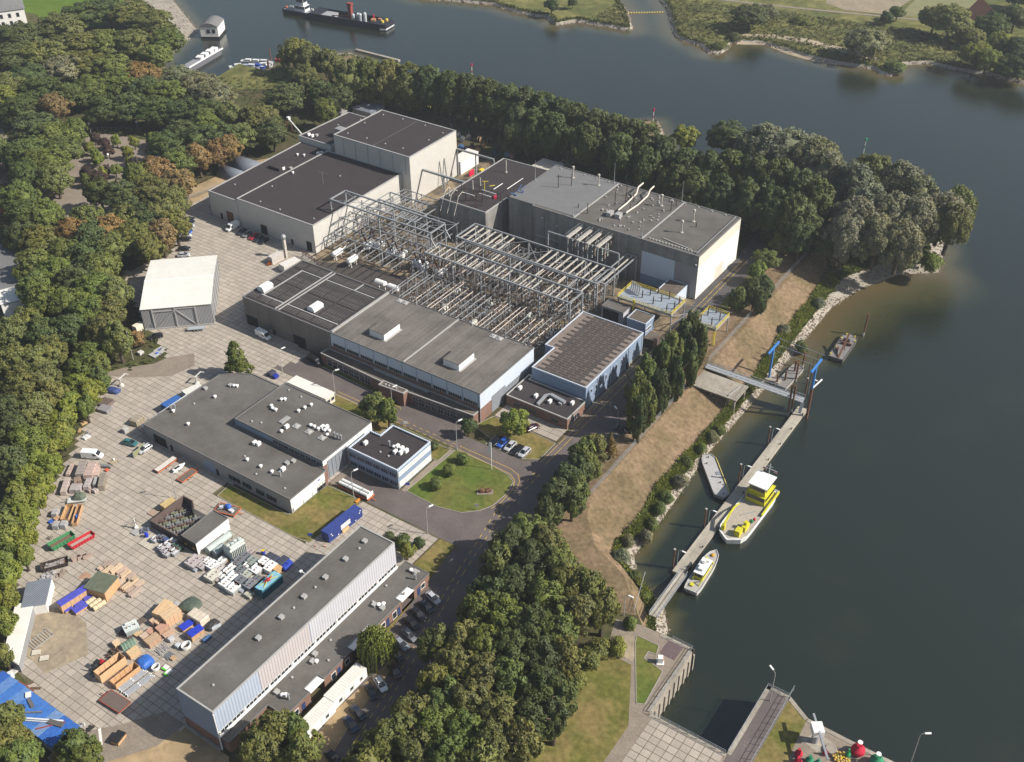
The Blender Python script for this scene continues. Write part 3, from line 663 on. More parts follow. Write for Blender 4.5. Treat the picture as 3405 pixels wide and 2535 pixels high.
# --- rotated white hall on the paved yard
wc=Vector((-258.8,189.0));wa=math.atan2(14.6,15.7);ex=Vector((math.cos(wa),math.sin(wa)));ey=Vector((-ex.y,ex.x))
t=thing('white_hall','white ribbed sheet-roofed steel hall standing askew on the yard','hall',(wc.x,wc.y,0),wa);LX,LY=10.6,15.0;H1,H2=7.6,8.8
wl_=MB();
wl_.v=[(-LX,-LY,0),(LX,-LY,0),(LX,LY,0),(-LX,LY,0),(-LX,-LY,H1),(LX,-LY,H1),(LX,LY,H1),(-LX,LY,H1),(-LX,0,H2),(LX,0,H2)]
wl_.f=[(0,1,5,4),(2,3,7,6),(1,2,6,9,5),(3,0,4,8,7)]
wl_.build('wall',M['clad_grey'],t)
for nm,y0,y1 in (('roof_slope',-LY-.3,0),('roof_slope',LY+.3,0)):
    mb=MB();zt=H2+.12;zb=H1+.0
    for k in range(44):  # standing ribs on the sheets
        x=-LX+.1+k*(2*LX-.2)/43;mb.bar((x,y0,zb+.12),(x,y1,zt+.06),.05,.05)
    xs0,xs1=-LX-.2,LX+.2
    mb.add([(xs0,y0,zb),(xs1,y0,zb),(xs1,y1,zt-.06),(xs0,y1,zt-.06),(xs0,y0,zb+.1),(xs1,y0,zb+.1),(xs1,y1,zt+.04),(xs0,y1,zt+.04)],[(3,2,1,0),(4,5,6,7),(0,1,5,4),(1,2,6,5),(2,3,7,6),(3,0,4,7)])
    mb.build(nm,M['white_sheet'] if 'white_sheet' in M else M['white_paint'],t)
MB().bar((-LX-.25,0,H2+.14),(LX+.25,0,H2+.14),.5,.1).build('ridge',M['white_paint'],t)
for x in (-LX+3.2,-.6,LX-5):MB().bar((x,-LY-.14,0),(x,-LY-.14,H1-.2),.3).build('frame_post',M['trim'],t)
MB().bar((-LX+3.4,-LY-.14,6.4),(-.8,-LY-.14,6.4),.22).build('frame_rail',M['trim'],t);MB().bar((-.4,-LY-.14,6.9),(LX-5.2,-LY-.14,6.9),.22).build('frame_rail',M['trim'],t)
MB().bar((-.4,-LY-.16,6.6),(LX-5.2,-LY-.16,.4),.2).build('brace',M['trim'],t);MB().bar((-.8,-LY-.16,6.2),(-LX+3.4,-LY-.16,.4),.2).build('brace',M['trim'],t)
MB().box(-LX-.05,-LY-.3,0,LX+.05,-LY-.06,.5).build('plinth',M['trim'],t)
MB().box(-LX+2,-LY-.1,0,-LX+2.9,-LY-.02,2.1).build('door',M['panel_grey'],t)
for k in range(7):MB().bar((LX+.14,-LY+1.5+k*4.5,0),(LX+.14,-LY+1.5+k*4.5,H1),.22).build('frame_post',M['trim'],t)

# --- ribbed-roof hall and main hall in a row along the street
B=Bld('ribbed_roof_hall','brown-walled hall with dark slatted roof panels and two white roof boxes','hall',-215,205)
walls_roof(B,poly_rect(-232.6,191.2,-196.7,218),10,'clad_brown','roof_dark','trim_dark',th=.35)
# slatted roof fields: rows of ribs between paler strips
def rib_field(x0,y0,x1,y1,pitch=.62):
    mb=MB();x=x0+.2
    B.part('roof_rib_bed',MB().box(x0,y0,9.78,x1,y1,9.86),'asphalt_dark')
    y=y0+.2
    while y<y1-.2:
        mb.box(x0+.1,y,9.86,x1-.1,y+.24,10.02);y+=pitch
    B.part('roof_rib_field',mb,'roof_rib')
M['roof_rib']=mat('dark slatted roof',(.125,.112,.104),.8,.2,1.2,island=.25,stain=.15,spec=.25)
for x0,x1 in ((-231.5,-228.8),(-227.4,-223.6),(-223.0,-219.9)):
    for y0,y1 in ((192.4,195),(196.6,204),(204.6,212.4),(213.6,217)):rib_field(x0,y0,x1,y1)
for x0,x1 in ((-217.2,-212),(-211.4,-206.4),(-205.6,-198.2)):
    for y0,y1 in ((192.4,195.2),(196.2,203.6),(204.4,212.6),(213.6,217)):rib_field(x0,y0,x1,y1)
st=MB()
st.box(-219.5,191.8,9.8,-219.05,217.6,9.98);st.box(-218.2,191.8,9.8,-217.75,217.6,9.98);st.box(-228.6,195.3,9.8,-219.6,195.75,9.95);st.box(-217.6,195.5,9.8,-197.6,195.95,9.95)
st.box(-228.2,195.3,9.8,-227.75,213.2,9.96);st.box(-227.7,212.8,9.8,-219.6,213.2,9.95);st.box(-217.6,212.9,9.8,-198,213.3,9.95);st.box(-206.2,213.4,9.8,-205.8,217.4,9.95)
B.part('roof_walkway',st,'trim')
for x,y in ((-230,198.6),(-209,198.6)):
    mb=MB();mb.box(x-1.4,y-2.1,9.8,x+1.4,y+2.1,10.9);mb.prism(poly_rect(x-1.5,y-2.2,x+1.5,y+2.2),10.9,11.5,poly_rect(x-.7,y-2.0,x+.7,y+2.0));B.part('roof_light_box',mb,'white_paint')
for a,b_,z1 in ((-232.2,-227.4,3.6),(-212.4,-207.4,3.5)):facade(B,'gate','y',191.2,a,b_,.02,z1,-1,'dark',.03)
facade(B,'door','y',191.2,-221,-220,.02,2.1,-1,'dark',.03);facade(B,'pipe_box','y',191.2,-222.5,-221.8,.5,1.6,-1,'trim',.25)

B=Bld('workshop_hall','long hall with pale blue upper walls, grey striped roof and two roof boxes','hall',-170,205)
walls_roof(B,poly_rect(-196.6,191.3,-142.4,218),10,'clad_paleblue','roof_felt','trim_dark',th=.22)
B.part('roof_divider',MB().box(-169.4,191.6,9.75,-169.0,217.8,10.06),'trim')
B.part('roof_divider',MB().box(-196.5,191.6,9.8,-195.9,217.8,10.3),'trim')
for x,y in ((-183.3,200.5),(-156.3,200.5)):
    o=B.part('roof_box',MB().box(x-2.75,y-3.6,9.7,x+2.75,y+3.6,11.8),'clad_white');MB().box(x-2.85,y-3.7,11.8,x+2.85,y+3.7,11.95).build('box_roof',M['roof_felt'],o)
    B.part('roof_box_apron',MB().box(x-2.9,y-3.9,9.76,x+3.5,y+3.9,9.84),'trim')
roof_vents(B,[(-190.5,216.3,'dome'),(-188.3,216.3,'dome'),(-155.5,216.3,'dome'),(-153.2,216.3,'dome')],9.75)
for k in range(10):
    x=-195.9+k*5.32;window(B,'y',191.3,x,x+4.7,5.2,6.5,-1,6,1,'trim')
    B.part('panel_joint',MB().bar((x+5.0,191.25,5.1),(x+5.0,191.25,9.6),.12),'clad_blue')
facade(B,'lower_wall','y',191.3,-196.6,-142.4,0,5.1,-1,'brick',.03)
facade(B,'lower_wall','x',-142.4,191.4,196.6,0,4.6,1,'brick',.03);facade(B,'lower_wall','x',-142.4,203.4,217.8,0,4.6,1,'panel_grey',.03)
facade(B,'sliding_door','x',-142.4,196.7,203.3,.03,5.6,1,'panel_grey',.1)
for k in range(12):B.part('wall_vent',MB().box(-142.36,205+k*1.05,4.1,-142.2,205.15+k*1.05,4.7),'trim')
for x in (-185,-175,-164,-152,-145):B.part('lightning_rod',MB().tube((x,217.6,9.8),(x,217.6,14.3),.07,6).cb(x,217.6,9.8,.4,.4,.25),'trim')
# low office range in front of the main hall
B=Bld('office_range','low flat-roofed office range with tall windows along the front of the long hall','building',-170,189)
walls_roof(B,[(-198.2,188.0),(-173.3,186.9),(-164.3,187.2),(-143,188.8),(-143,191.2),(-198.2,191.2)],3.9,'brick','roof_gravel','trim',th=.3)
B.part('roof_gap_slab',MB().box(-180,190.2,3.6,-160,190.9,3.82),'trim')
for k in range(8):x=-195.6+k*2.15;y_=188.0+(x+1+198.2)*(-1.1/24.9);window(B,'y',y_-.06,x,x+1.95,.5,3.1,-1,2 if k>1 else 1,2,'trim')
for k in range(9):x=-163.0+k*2.1;y_=187.2+(x+1+164.3)*(1.6/21.3);window(B,'y',y_-.08,x,x+1.9,.5,3.1,-1,2,2,'trim')
B=Bld('entrance_block','small brick entrance block with plain canopy half way along the street front','building',-168.7,186)
walls_roof(B,[(-173.1,184.6),(-164.6,185.2),(-164.6,187.1),(-173.1,186.8)],4.7,'brick','roof_gravel','trim',th=.3)
facade(B,'door','y',184.75,-168.8,-166.8,.03,2.4,-1,'glass',.12)
roof_vents(B,[(-171.5,185.8,'d'),(-170.3,185.9,'d'),(-169.1,186,'d'),(-167.9,186.1,'d')],4.5)

# --- blue hall with the panelled roof, and the low brick building in front of it
BP=[(-139.4,212.4),(-121.4,212.4),(-121.4,245.3),(-142.4,245.3),(-142.4,224),(-139.4,224)]
B=Bld('blue_hall','blue steel-clad hall with brown felt-panel roof and pale roof edge','hall',-131,229)
walls_roof(B,BP,7.6,'clad_blue','blue_roof','clad_paleblue',th=.3)
# felt panels: rows 3 m x 0.8 m, laid like bricks
fp=MB().box(-1.88,-.42,0,1.88,.42,.06).mesh('roof_panel',M['roof_slab_panel']);cnt=0;extra=MB()
for j in range(29):
    y=213.5+j*1.11
    for i in range(7):
        x=-140.2+i*4.0+(2.0 if j % 2 else 0)
        if x-1.8<(-138.9 if y<224.4 else -141.9) or x+1.8>-121.7 or y>244.8:continue
        if cnt<300:o=link('roof_panel',fp,B.t,(x+131,y-229,7.4));cnt+=1
        else:extra.cb(x,y,7.4,3.76,.84,.06)
if extra.v:tag(B.part('roof_panels',extra,'roof_slab_panel'),kind='stuff')
for y in (215,217.5,220,223,226.5,229,232):window(B,'x',-121.4,y,y+.9,3.6,5.4,1,1,1,'clad_paleblue')
facade(B,'gate','x',-121.4,213.2,216.6,.03,4.2,1,'clad_blue',.1);facade(B,'door','x',-121.4,235.6,236.6,.03,2.2,1,'dark',.06)
facade(B,'plinth','x',-121.4,237,245,0,1.2,1,'kerb',.05)
for y in (218.5,226,236.5,244.6):B.part('downpipe',MB().tube((-121.25,y,0),(-121.25,y,7.2),.09,6),'clad_paleblue')
B=Bld('low_laboratory','low dark-roofed brick laboratory with a silver roof duct before the blue hall','building',-131,206.5)
walls_roof(B,[(-141,201.8),(-120.8,201.8),(-120.8,211.6),(-139.6,211.6),(-139.6,213.4),(-141,213.4)],3.7,'brick','roof_dark','trim',th=.35)
for x in (-138.5,-135.9,-133.3,-126):window(B,'y',201.8,x,x+2.2,.9,2.7,-1,3,2,'trim_dark')
window(B,'x',-120.8,203,207.6,.9,2.7,1,4,1,'trim')
B.part('roof_duct',MB().bar((-130.9,202.4,4.1),(-131.1,206.9,4.3),.7).bar((-131.1,206.9,4.3),(-130.2,208,4.3),.6).bar((-130.2,208,4.25),(-125,207.2,4.25),1.0,.7),'grey_metal')
roof_vents(B,[(-139.3,206.2,'ac'),(-133.5,205.6,'ac'),(-128.9,205.6,'ac'),(-126,206.7,'box'),(-123.3,208.4,'ac')],3.5)

# --- switchgear building with grey roof
B=Bld('switchgear_building','huge windowless concrete switch building with grey roof and white end wall','building',-158,297)
SP=[(-195,282.4),(-184.8,282.4),(-184.8,281.4),(-121.9,281.4),(-121.9,312.3),(-195,312.8)]
walls_roof(B,SP,15.9,'conc_wall','roof_grey','trim_dark',th=.5)
B.part('roof_field',MB().box(-194.4,283,15.66,-168.7,312.2,15.76),'roof_lightgrey')
B.part('roof_field',MB().box(-142.3,282,15.66,-122.6,311.8,15.72),'roof_grey')
for x in (-168.5,-142.6):B.part('roof_divider',MB().box(x-.2,281.8,15.6,x+.2,312.2,15.95),'trim')
B.part('roof_rail',MB().bar((-123.3,282.5,16.3),(-123.3,311.5,16.3),.18),'grey_metal');B.part('roof_rail',MB().bar((-137,285.7,15.9),(-126,284.0,15.9),.3,.2),'trim')
facade(B,'end_wall_upper','x',-121.9,281.4,312.3,11.7,15.5,1,'clad_cream',.06);facade(B,'end_wall','x',-121.9,281.4,312.3,.02,11.66,1,'clad_white',.06)
facade(B,'white_panel','y',281.4,-142.0,-130,3.4,11.7,-1,'clad_paleblue',.06);facade(B,'grey_panel','y',281.4,-129.96,-122,.02,11.7,-1,'clad_grey',.06)
facade(B,'wall_base','y',281.4,-142.0,-130,.02,3.36,-1,'clad_blue',.06)
facade(B,'gate_outline','x',-121.84,295.2,301.5,.02,5.1,1,'clad_cream',.04)
for x in (-184.8,-179.9,-175.3,-152,-146.5):B.part('wall_pier',MB().box(x-.22,281.15,0,x+.22,281.4,15.5),'conc_wall')
for x,z in ((-180.5,12.4),(-174.6,11),(-122.6,12.6)):B.part('flood_light',MB().cb(x,281.1,z,.4,.4,.35),'white_paint')
B.part('ledge',MB().box(-183,280.9,5.2,-173,281.38,5.5),'trim')
# roof clutter
for x,y in ((-194.4,298),(-170.1,311.6),(-143.7,312),(-169.3,282.8),(-143.2,283)):B.part('lightning_mast',MB().tube((x,y,15.9),(x,y,23.5),.13,6,.05).cb(x,y,15.7,.6,.6,.3),'grey_metal')
for x,y,h_ in ((-173.8,307.1,4.2),(-184.4,307.2,4.4),(-133.8,292.5,4.4),(-134,301.4,4.4),(-148.1,305.5,4.2)):
    B.part('bushing',MB().tube((x,y,15.7),(x,y,15.7+h_*.85),.22,8).lathe(x,y,[(.22,15.7+h_*.8),(.45,15.7+h_*.84),(.5,15.7+h_),(.3,15.7+h_*1.04)],8).cb(x,y,15.7,1,1,.25),'rust_pale')
for x,y,h_ in ((-184.7,297.9,5),(-181.7,301.9,4.6),(-166.2,287,4),(-161.5,297.2,5),(-161.7,305.6,5.2),(-143.8,304.2,4),(-143.9,308.3,4.5),(-159,300,4),(-157.5,303,3.6),(-155,296,3),(-131.5,298.5,1.8),(-171,289,1.2)):
    B.part('insulator',MB().tube((x,y,15.7),(x,y,15.7+h_),.13,6).lathe(x,y,[(.24,15.9),(.1,16.2),(.24,16.5),(.1,16.8),(.24,17.1),(.1,17.3)],6),'insul')
for xs,path_ in ((0,[(-158,293.2,16.6),(-157.9,299,16.8),(-158.4,306.5,17.0),(-159.2,309,18.2),(-159.3,312.8,18.2)]),(1,[(-154.9,293,16.6),(-154.2,300,16.8),(-154.4,307,17.0),(-154.8,309.5,18.2),(-155,312.6,18.2)])):
    B.part('cable_duct',MB().path(path_,.28,8),'clad_cream')
for x,y in ((-159.2,289.8),(-156.2,290.4)):B.part('plant_box',MB().cb(x,y,15.7,1.7,2.2,1.5),'trim')
rr=random.Random(3)
for k in range(56):x,y=rr.uniform(-167.5,-143.5),rr.uniform(284,311);B.part('roof_vent',MB().cb(x,y,15.68,.55,.4,.3+rr.random()*.2,rr.random()*3),'trim')
for k in range(16):B.part('roof_vent',MB().cb(-140.5+k*1.15 if k<15 else -124,283.3,15.68,.5,.5,.35),'trim')
for k in range(14):B.part('roof_vent',MB().cb(-192+k*5,311.2,15.68,.5,.5,.35),'trim')
B=Bld('lower_switch_house','lower dark-roofed switch house crowded with bushings, left of the concrete building','building',-208,293)
walls_roof(B,[(-218.1,273),(-198.4,273),(-198.4,286),(-195.1,286),(-195.1,312.6),(-217.8,312)],13,'conc_wall','roof_dark','trim',th=.35)
for x,y,h_ in ((-212.4,285,3.4),(-210.3,302.8,4.6),(-216.5,276.6,3.2),(-212,289,3)):B.part('bushing',MB().tube((x,y,12.8),(x,y,12.8+h_),.22,8).cb(x,y,12.8,.8,.8,.25),'purlin')
for k in range(22):
    x,y=rr.uniform(-215,-199.5),rr.uniform(274.5,286);h_=rr.uniform(2,3.6)
    B.part('insulator',MB().tube((x,y,12.8),(x,y,12.8+h_),.12,6).lathe(x,y,[(.22,13),(.1,13.3),(.22,13.6),(.1,13.9),(.22,14.2),(.1,14.4)],6),'insul')
for a,b_ in (((-211,277,15.5),(-206,277,15.5)),((-206,280,15.2),(-201,280,15.2)),((-203,284.5,15.6),(-203,290,15.6)),((-199,287,15.8),(-199,297,15.8)),((-207,283,15),(-201,283,15))):B.part('busbar',MB().tube(a,b_,.12,6),'white_paint')
B.part('yellow_frame',MB().tube((-208,286,12.8),(-208,286,16.5),.15,6).bar((-208.8,286,16.5),(-207,287,16.5),.25).bar((-205.8,286,15.5),(-204.6,287.5,15.5),.25),M['yellow_paint'] if 'yellow_paint' in M else 'yellow_line')
B.part('red_tarp',MB().cb(-202,284,12.8,1.0,2.4,.5,.6),mat('red plastic',(.45,.02,.05),.5))
for k in range(3):
    x=-216+k*3.0
    B.part('cable_drop',MB().path([(x,276.8,15.6),(x-.1,275.5,16.4),(x-.2,273.5,15.4),(x-.2,272,12),(x-.1,270.5,9.5)],.09,5),'clad_cream')
B.part('blue_scaffold',MB().path([(-196,286,13),(-194.8,290,17.5)],.14).path([(-194.5,286,13),(-193.4,290,17.5)],.14).path([(-195.3,287,16),(-192.4,287.6,16)],.14).path([(-195.2,288.5,14.6),(-192.8,288.5,16.2)],.14).bar((-196,285,15.9),(-193,284.5,16.2),.5,.2),mat('blue scaffold paint',(.08,.16,.34),.5))
M['door_blue']=mat('blue door',(.03,.05,.13),.5)
M['pale_blind']=mat('window blind',(.62,.62,.58),.5,.05,1,spec=.4)
# --- workshop, its raised part, the office block
B=Bld('low_workshop','large flat grey-roofed workshop with low grey walls beside the yard','building',-188,150)
WP=[(-214.6,135.2),(-160.4,135.2),(-160.4,148.6),(-193.3,148.6),(-193.3,168.3),(-206,168.3),(-210.3,166.2),(-214,162.8)]
walls_roof(B,WP,4.9,'clad_grey','roof_grey','trim_dark',th=.25)
facade(B,'front_panel','x',-160.4,135.3,147.9,1.5,4.5,1,'clad_white',.05)
for a,b_ in ((135.9,139.2),(139.4,142.6),(142.8,144.3)):window(B,'x',-160.4,a,b_,.5,1.6,1,1,1,'white_paint',gm='pale_blind')
window(B,'x',-160.4,144.6,147.6,.1,2.2,1,3,1,'trim_dark');facade(B,'brick_pier','x',-160.4,147.7,148.6,0,4.4,1,'brick',.1)
B.part('sign',MB().box(-160.33,145.1,3.5,-160.28,146.0,3.85),mat('blue sign',(.03,.07,.3),.5))
for a,b_ in ((-211,-206),):facade(B,'gate','y',135.2,a,b_,.02,3.2,-1,'dark',.04)
facade(B,'gate','y',135.2,-191.5,-187.3,.02,3.6,-1,'clad_blue',.06);facade(B,'door','y',135.2,-187.1,-186.2,.02,2.1,-1,'dark',.05);facade(B,'door','y',135.2,-204.6,-203.6,.02,2.2,-1,'dark',.05)
for a,b_ in ((-182.5,-178.2),(-177.4,-174.2),(-172.6,-169.6),(-168.9,-165.4)):window(B,'y',135.2,a,b_,1.0,2.6,-1,3,1,'trim_dark')
roof_vents(B,[(-183.2,146,'ac'),(-182.1,146.3,'ac'),(-180,140.1),(-175.2,140.1),(-171.3,140.2),(-169.6,142.5,'ac'),(-170.5,144.9,'box'),(-169.7,146.4,'box'),(-168.6,140.4,'pipe'),(-174.3,137.5,'d'),(-164.4,137.6,'d'),(-181.8,140.9,'d'),(-207.4,160.7,'box'),(-206.3,161),(-205.5,161.4),(-207,154.4),(-212.3,155.8,'box'),(-209.8,149.2,'d'),(-204,141.8),(-211.7,143.5),(-212.3,144.6,'pipe'),(-213,143.8,'pipe')],4.68)
B.part('white_canopy',MB().box(-217.2,136,2.5,-214.65,152.5,2.7),'white_paint');B.part('canopy_wall',MB().box(-216.9,151.9,0,-214.65,152.1,2.5),'white_paint')
B=Bld('raised_workshop','raised middle part of the workshop with rooflights and many white roof vents','building',-177.5,158.5)
walls_roof(B,poly_rect(-193.2,148.9,-161.7,168.2),7.1,'clad_grey','roof_grey','trim_dark',th=.25)
facade(B,'front_panel','x',-161.7,148.9,150.3,5.2,6.9,1,'clad_white',.05);facade(B,'front_panel','x',-161.7,150.3,168.2,5.9,6.9,1,'clad_white',.05);facade(B,'brick_pier','x',-161.7,148.9,150.3,0,5.15,1,'brick',.05);facade(B,'front_panel','x',-161.7,158,168.2,.02,5.85,1,'clad_white',.05)
facade(B,'sliding_door','x',-161.7,150.6,157.2,.03,5.7,1,'panel_grey',.12)
for k in range(4):B.part('door_joint',MB().box(-161.57,152+k*1.4,.1,-161.53,152.06+k*1.4,5.6),'dark')
facade(B,'blue_band','y',148.9,-193.2,-179.5,5.2,6.6,-1,'clad_blue',.04)
for k in range(9):x=-179.2+k*1.93;window(B,'y',148.9,x,x+1.75,4.95,6.2,-1,2,1,'trim')
roof_vents(B,[(-187.6,162.4),(-188.3,161.8),(-187.6,157.6),(-188.6,158.2),(-186.4,157.6),(-180.5,162.7),(-180.9,160.7),(-179.9,164.6),(-181.6,155.9,'sky'),(-177.1,155.8,'dome'),(-172.7,155.9,'dome'),(-168.1,155.9,'dome'),(-178.6,151.7),(-178.8,153.9,'ac'),(-173.9,157.9),(-172.7,158),(-170.7,159.0,'ac'),(-169.8,159.6,'ac'),(-169.3,158.3),(-168.2,158.9),(-171.2,157.9),(-167.5,157.3),(-165.6,158,'pipe'),(-164.5,158,'pipe'),(-163.4,158.1,'pipe'),(-188.5,150.6,'d'),(-186,151.6,'d'),(-185,166,'d'),(-190,166.4,'d')],6.9)
B=Bld('office_block','square black-roofed office block with white and blue banded front','building',-151.5,164)
OP=[(-160.1,157.1),(-143.8,157.1),(-143.8,170.8),(-156.5,170.8),(-156.5,165.7),(-160.1,165.7)]
walls_roof(B,OP,6.6,'panel_grey','roof_dark','clad_paleblue',rz=.5,th=.35)
B.part('band',ring(MB(),OP,5.6,6.28,.2,.05),'clad_blue')
for z0,z1,m_ in ((4.1,5.55,'pale_blind'),(.5,2.3,'pale_blind')):
    for k in range(5):y=157.4+k*2.68;window(B,'x',-143.8,y,y+2.6,z0,z1,1,2,1,'white_paint',gm=m_)
facade(B,'spandrel','x',-143.8,157.1,170.8,2.4,4.05,1,'clad_blue',.06)
for k in range(6):
    x=-159.9+k*2.66
    for z0,z1 in ((.9,2.3),(3.7,5.1)):window(B,'y',157.1,x,x+2.3,z0,z1,-1,3,1,'clad_blue')
facade(B,'spandrel','y',157.1,-160.1,-143.8,2.45,3.6,-1,'clad_blue',.05)
roof_vents(B,[(-157.6,161,'ac'),(-151.9,163.9,'pipe'),(-150.4,163.9),(-149.7,164.5,'ac'),(-148.2,164.5,'ac'),(-146.7,164.4,'ac'),(-148.8,162.5,'ac'),(-147.4,163.1,'ac'),(-152.3,160.6,'d'),(-149.5,160.5,'d')],6.12)

# --- long narrow hall and its brick annex
B=Bld('long_hall','long narrow hall with grey roof and pastel-coloured ribbed wall panels','hall',-129.6,105)
walls_roof(B,poly_rect(-134.7,77,-124.5,132.8),11.8,'clad_grey','roof_grey','trim',th=.35)
for y0,y1,m_ in ((77,89.2,'clad_sky'),(89.3,104.2,'clad_rose'),(104.3,132.8,'clad_lilac')):facade(B,'cladding_panel','x',-124.5,y0,y1,5.4,11.5,1,m_,.08)
k=0
for i in range(8):
    y=77.5+i*6.95;B.part('window_post',MB().box(-124.5,y-.35,3.7,-124.36,y,5.38),'white_paint')
    for q in range(2):window(B,'x',-124.5,y+.1+q*3.25,y+3.15+q*3.25,4.2,5.35,1,3,1,'white_paint')
B.part('window_sill',MB().box(-124.5,77,3.66,-124.2,132.8,4.18),'white_paint')
facade(B,'brick_base','y',77,-134.7,-124.5,0,3.2,-1,'brick',.04);facade(B,'side_cladding','y',77,-134.7,-124.5,3.24,11.4,-1,'clad_blue',.05)
facade(B,'end_cladding','y',132.8,-134.7,-124.5,3.2,11.4,1,'clad_lilac',.05)
B.part('downpipe',MB().tube((-124.3,76.9,.1),(-124.3,76.9,11.3),.13,8),'white_paint')
for y in (104.25,):B.part('panel_joint',MB().box(-124.44,y-.07,5.4,-124.36,y+.07,11.5),'clad_blue')
B.part('wall_base',MB().box(-134.7,76.4,0,-124.5,76.9,.4),'kerb')
roof_vents(B,[(-130.3,129.3,'box'),(-130.2,122.6,'box'),(-130.2,115.9,'box'),(-130.2,109.1,'box'),(-130.2,102.1,'box'),(-130.2,95.3,'box'),(-129.3,81.7,'d'),(-130,105.6,'d'),(-130.2,112.6,'d'),(-130,127,'d')],11.58)
B.part('wall_lamp',MB().bar((-134.8,114.6,11.2),(-136.2,114.6,11.4),.12).cb(-136.4,114.6,11.2,.5,.7,.25),'white_paint')
for y in (83,92.5,102,111.5,120.5,129.5):B.part('bird_spike',MB().tube((-124.3,y,5.5),(-123.7,y,5.9),.05,5),'grey_metal')
B=Bld('brick_annex','low brick annex with grey felt roof and three white canopies along the long hall','building',-121,108)
AP=[(-124.25,77.4),(-122.2,77.4),(-122.2,88.2),(-117.2,88.2),(-117.2,95.3),(-118.9,95.3),(-118.9,99.6),(-117.2,99.6),(-117.2,108.6),(-118.9,108.6),(-118.9,115.9),(-117.2,115.9),(-117.2,125.3),(-118.9,125.3),(-118.9,129.9),(-117.2,129.9),(-117.2,135.6),(-124.25,135.6)]
walls_roof(B,AP,3.65,'brick','roof_grey','trim_dark',rz=.12,th=.2)
for y0,y1 in ((95.4,99.5),(108.8,115.8),(125.4,129.8)):
    cs=MB();cs.box(-118.85,y0,3.15,-117.0,y1,3.3);cn=B.part('canopy',cs,'white_paint')
for y in (90.2,101.6,106,118,122,132.3):window(B,'x',-117.2,y,y+1.5,.3 if y in (101.6,122) else .9,2.5,1,1,1,'white_paint')
for y in (92.6,103.6,119.9,123.8,131):facade(B,'door','x',-117.2,y,y+1.0,.05,2.4,1,'door_blue',.07)
roof_vents(B,[(-121,133.8),(-120,134,'box'),(-118.6,132.4,'pipe'),(-119.5,134.6,'d'),(-122.3,121.6,'d'),(-121.3,121,'box'),(-120.4,121.4),(-119.2,121.2,'box'),(-119.7,122.2),(-118,127.5,'d'),(-122.9,103.2,'box'),(-121.9,101.4,'box'),(-121.2,101.8),(-119.5,103.6,'d'),(-122.7,91.4,'box'),(-121.1,91.4),(-120.6,91.8),(-119.5,91.6,'pipe'),(-122.8,96,'d'),(-122.8,108,'d'),(-122.9,127,'d')],3.55)
# white site cabins
def cabin(x0,y0,x1,y1,h,label,rib=1,win=()):
    B=Bld('site_cabin',label,'cabin',(x0+x1)/2,(y0+y1)/2)
    B.part('body',MB().box(x0,y0,.25,x1,y1,h),'clad_white')
    r_=MB().box(x0-.05,y0-.05,h,x1+.05,y1+.05,h+.1);n=int((y1-y0)/.6)
    for k in range(n+1):r_.box(x0,y0+k*(y1-y0-.08)/n,h+.1,x1,y0+k*(y1-y0-.08)/n+.06,h+.14)
    B.part('roof',r_,'white_sheet')
    for k in range(3):B.part('foot',MB().box(x0+.1,y0+.3+k*(y1-y0-1.1)/2,0,x1-.1,y0+.8+k*(y1-y0-1.1)/2,.25),'kerb')
    for (sd,a,b_) in win:window(B,'x',x1 if sd>0 else x0,a,b_,1.1,2.1,sd,1,1,'trim')
    for k in range(1,max(2,int((y1-y0)/3))):B.part('joint',MB().box(x1,y0+k*3-.05,.3,x1+.03,y0+k*3+.05,h-.05),'trim')
    return B
cabin(-114.6,96.6,-111.8,106.9,2.9,'white site cabin nearer the weeping willow, at the end of the row',1,((1,98,99),(1,101.5,102.4),(1,104.6,105.4)))
cabin(-114.3,86.2,-111.4,96.4,2.9,'white site cabin nearer the camera, partly under the big tree',1,((1,89,90),(1,93.5,94.4)))
B=Bld('flat_cabin','long low white-roofed cabin lying against the raised workshop','cabin',-189.7,174.4)
B.part('body',MB().box(-197,172.6,0,-182.5,176.2,3.0),'clad_cream');B.part('roof',MB().box(-197.15,172.45,3.0,-182.35,176.35,3.15),'white_sheet');window(B,'x',-182.5,173,174.2,1,2.2,1,1,1,'trim');window(B,'x',-182.5,174.7,175.9,1,2.2,1,1,1,'trim')

# --- roofless test pit with its black-roofed store in the yard
B=Bld('walled_pit','roofless dark-walled pen full of steel parts in the middle of the yard','enclosure',-180,117.5)
pw=MB();pw.box(-186,112.2,0,-185.75,123.2,2.4);pw.box(-185.75,112.2,0,-174.3,112.45,2.4);pw.box(-174.6,112.45,0,-174.35,122.6,2.4);pw.box(-185.75,122.9,0,-182.6,123.15,2.4)
B.part('wall',pw,mat('brown steel wall',(.105,.075,.065),.8,.15,1.5));B.part('gate',MB().cb(-181.2,121.6,0,.15,4.2,2.5,.9),'black');B.part('floor',MB().box(-185.7,112.5,.02,-174.6,122.8,.07),'asphalt')
RACK=[mat('rack steel',c,.6) for c in ((.24,.25,.16),(.28,.29,.30),(.16,.10,.08))]
for k in range(40):
    x,y=-184.6+(k % 8)*1.2,113.3+(k//8)*1.75;q=MB()
    for z in (.1,.45,.8):q.bar((x-.5,y-.7,z+rnd.random()*.1),(x+.45,y+.7,z),.13)
    q.bar((x-.5,y,.1),(x-.5,y,1.3),.12);q.bar((x+.4,y+.4,.1),(x+.4,y+.4,1.1),.12)
    o=B.part('steel_rack',q,RACK[k % 3])
B=Bld('pit_store','black-roofed store shed with one bright white wall beside the roofless pen','shed',-171.7,117.2)
walls_roof(B,poly_rect(-174.3,112.1,-169.3,122.6),3.9,'black','roof_grey','trim_dark',th=.15)
